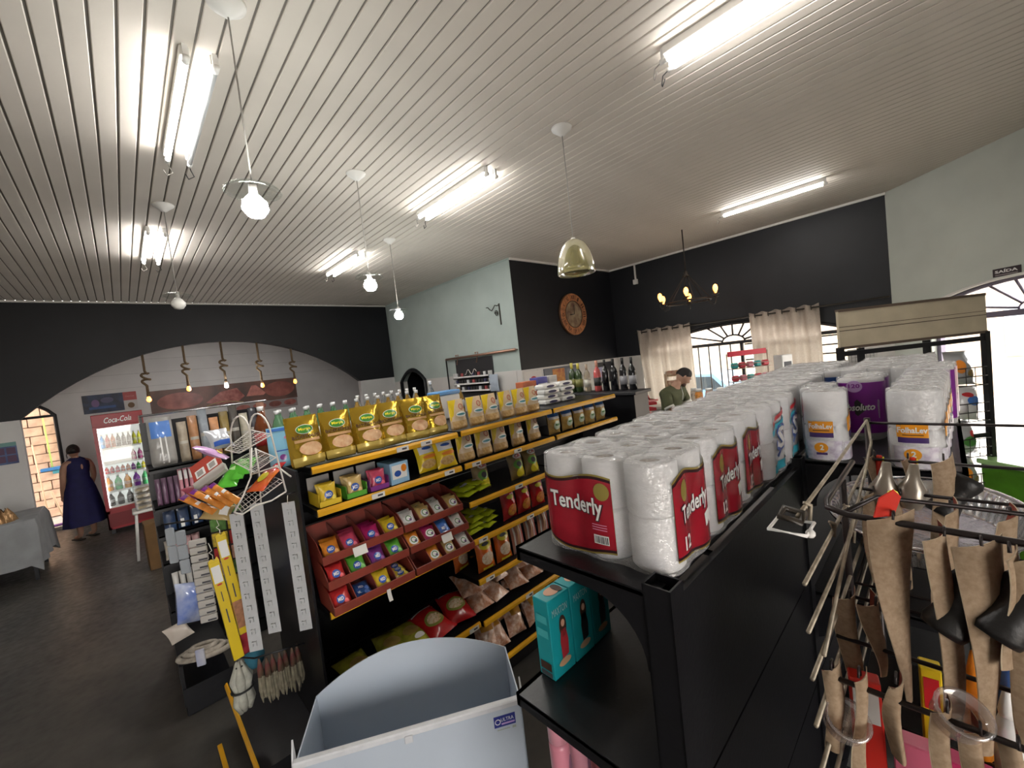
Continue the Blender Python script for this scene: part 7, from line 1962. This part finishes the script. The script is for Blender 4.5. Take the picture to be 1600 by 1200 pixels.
for z in (0, .07, .14): mesh_me.tube([(.04, 0, z), (LW - .04, 0, z)], .004, 4)
for k in range(8): mesh_me.tube([(.06 + (LW - .12) * k / 7, 0, 0), (.06 + (LW - .12) * k / 7, .22, .0)], .003, 4)
bme = mesh_me.mesh('wire_basket', m_wire2)
for z in (1.62, 1.34, 1.06, .78): link('wire_basket', bme, sd, (0, -.03, z))
foil = mk('silver_snack_foil', (.60, .61, .64), .2, metal=.5, bump=.4, bscale=20)
dec = {'a': [('print', m_bagblue, 'disc', .1, .55, .3, .14), ('print', m_red, 'disc', -.1, .72, .22, .07)], 'b': [('print', m_orange, 'disc', -.2, .5, .18, .2), ('print', m_kraft, 'disc', .2, .3, .2, .1)], 'c': [('print', m_lgreen, 'disc', .0, .4, .3, .15), ('print', m_red, 'disc', .15, .6, .15, .1)]}
protos2 = {k: [make_bag('foil_snack_bag', '', 'snack bag', .21, .27, .11, 'pillow', foil if k != 'a' else mk('white_snack_foil', (.72, .70, .70), .25, bump=.4, bscale=20), dec[k], 'silver snack bags on the display', seed=ord(k)), False] for k in 'abc'}
Rm = Matrix.Rotation(atan2(ux.y, ux.x), 3, 'Z')
for r, z in enumerate((1.63, 1.35, 1.07, .79)):
    for c in range(5):
        k = 'abc'[(r * 2 + c) % 3]
        p = A + Rm @ Vector((.15 + .205 * c, .02 + .03 * (c % 2), z))
        rot = (-.18 + random.uniform(-.1, .1), random.uniform(-.15, .15), atan2(ux.y, ux.x) + random.uniform(-.15, .15))
        lb = f'foil snack bag in the {["top","second","third","lowest"][r]} display basket, {ORD[c]} from the window side'
        if protos2[k][1]: dup(protos2[k][0], p, rot, lb)
        else:
            o = protos2[k][0]; o.location = p; o.rotation_euler = rot; o['label'] = lb; protos2[k][1] = True
# calendar in the window behind the display
t = thing('wall_calendar', 'white month calendar hanging behind the snack display header', 'calendar', (4.72, .50, 1.86), -.755)
obj('sheet', MB().box(-.13, .13, 0, .004, -.12, .12), m_wplast, t)
g = MB()
for k in range(7): g.box(-.10 + .033 * k, -.098 + .033 * k, -.001, 0, -.02, .08)
for k in range(4): g.box(-.10, .10, -.001, 0, -.02 + .033 * k, -.018 + .033 * k)
obj('grid_print', g, m_ink, t)
obj('hang_string', MB().tube([(0, 0, .12), (0, .05, .17), (0, .12, .16)], .003, 4), m_ww, t)
# exit sign over the door
sg = thing('exit_sign', 'small dark exit sign above the arched door', 'sign', chp(1.45, 2.595, -.004), atan2(CHD.y, CHD.x))
obj('plate', MB().bev(-.135, .135, -.006, .003, -.045, .045, .002), mat('exit_plate', (.035, .025, .03), .5), sg)
# the face looks into the room; reading direction follows the wall away from the window
g = MB(); put_text(g, 'SAÍDA', lambda a, z: (a, -.0075, .012 + z), .22, .040, 0, 0, .03); obj('lettering', g, m_bwhite, sg)
obj('small_line', MB().box(-.11, .11, -.0075, -.006, -.034, -.024), mat('dull_print', (.30, .26, .26), .5), sg)
# lime green crate and a tarpaulin roll by the door
t = thing('green_bin', 'lime green plastic bin by the exit door', 'bin', (4.85, -.52, 0), -.7)
obj('bin_body', MB().prism([(-.22, 0), (.22, 0), (.27, 1.02), (-.27, 1.02)], -.25, .25, axis='y'), mat('lime_plastic', (.10, .30, .02), .45, var=.2, vscale=8), t)
obj('bin_rim', MB().bev(-.29, .29, -.27, .27, 1.00, 1.04, .008), mat('pale_lime', (.45, .75, .30), .45), t)
t = thing('folding_chair', 'violet metal chair frame outside the exit door', 'chair', (9.2, -1.9, -.12), .6)
for sx in (-.2, .2): obj('leg', MB().tube([(sx, -.2, 0), (sx, .05, .45), (sx, .2, .9)], .016, 6), m_door, t); obj('leg', MB().tube([(sx, .2, 0), (sx, -.1, .45)], .016, 6), m_door, t)
obj('seat', MB().bev(-.2, .2, -.15, .2, .43, .46, .005), m_door, t); obj('backrest', MB().bev(-.2, .2, .17, .20, .72, .9, .005), m_door, t)

# ------------------------------------------------ car parked across the street, seen through the window grille
cr2 = thing('parked_car', 'pale blue car parked in the glare outside the arched window', 'car', (13.2, 5.2, -.12), pi / 2)
side = [(-2.0, .35), (-1.95, .62), (-1.75, .78), (-1.05, .86), (-.55, 1.36), (.75, 1.40), (1.35, .95), (1.95, .86), (2.05, .60), (2.02, .30), (-1.9, .28)]
obj('body', MB().prism(side, -.82, .82, axis='y'), mat('pale_blue_car_paint', (.16, .27, .40), .3, coat=.6), cr2)
obj('side_glass', MB().prism([(-.85, .90), (-.50, 1.28), (.65, 1.32), (1.10, .93)], -.828, .828, axis='y'), mat('car_glass', (.03, .04, .05), .1), cr2)
wl = MB().lathe([(.14, -.10), (.30, -.10), (.32, -.06), (.32, .06), (.30, .10), (.14, .10)], 20, X=T(rx=pi / 2)).mesh('car_wheel', mat('tyre_rubber', (.02, .02, .02), .8))
for x in (-1.25, 1.3):
    for y in (-.74, .74): link('wheel', wl, cr2, (x, y, .32))
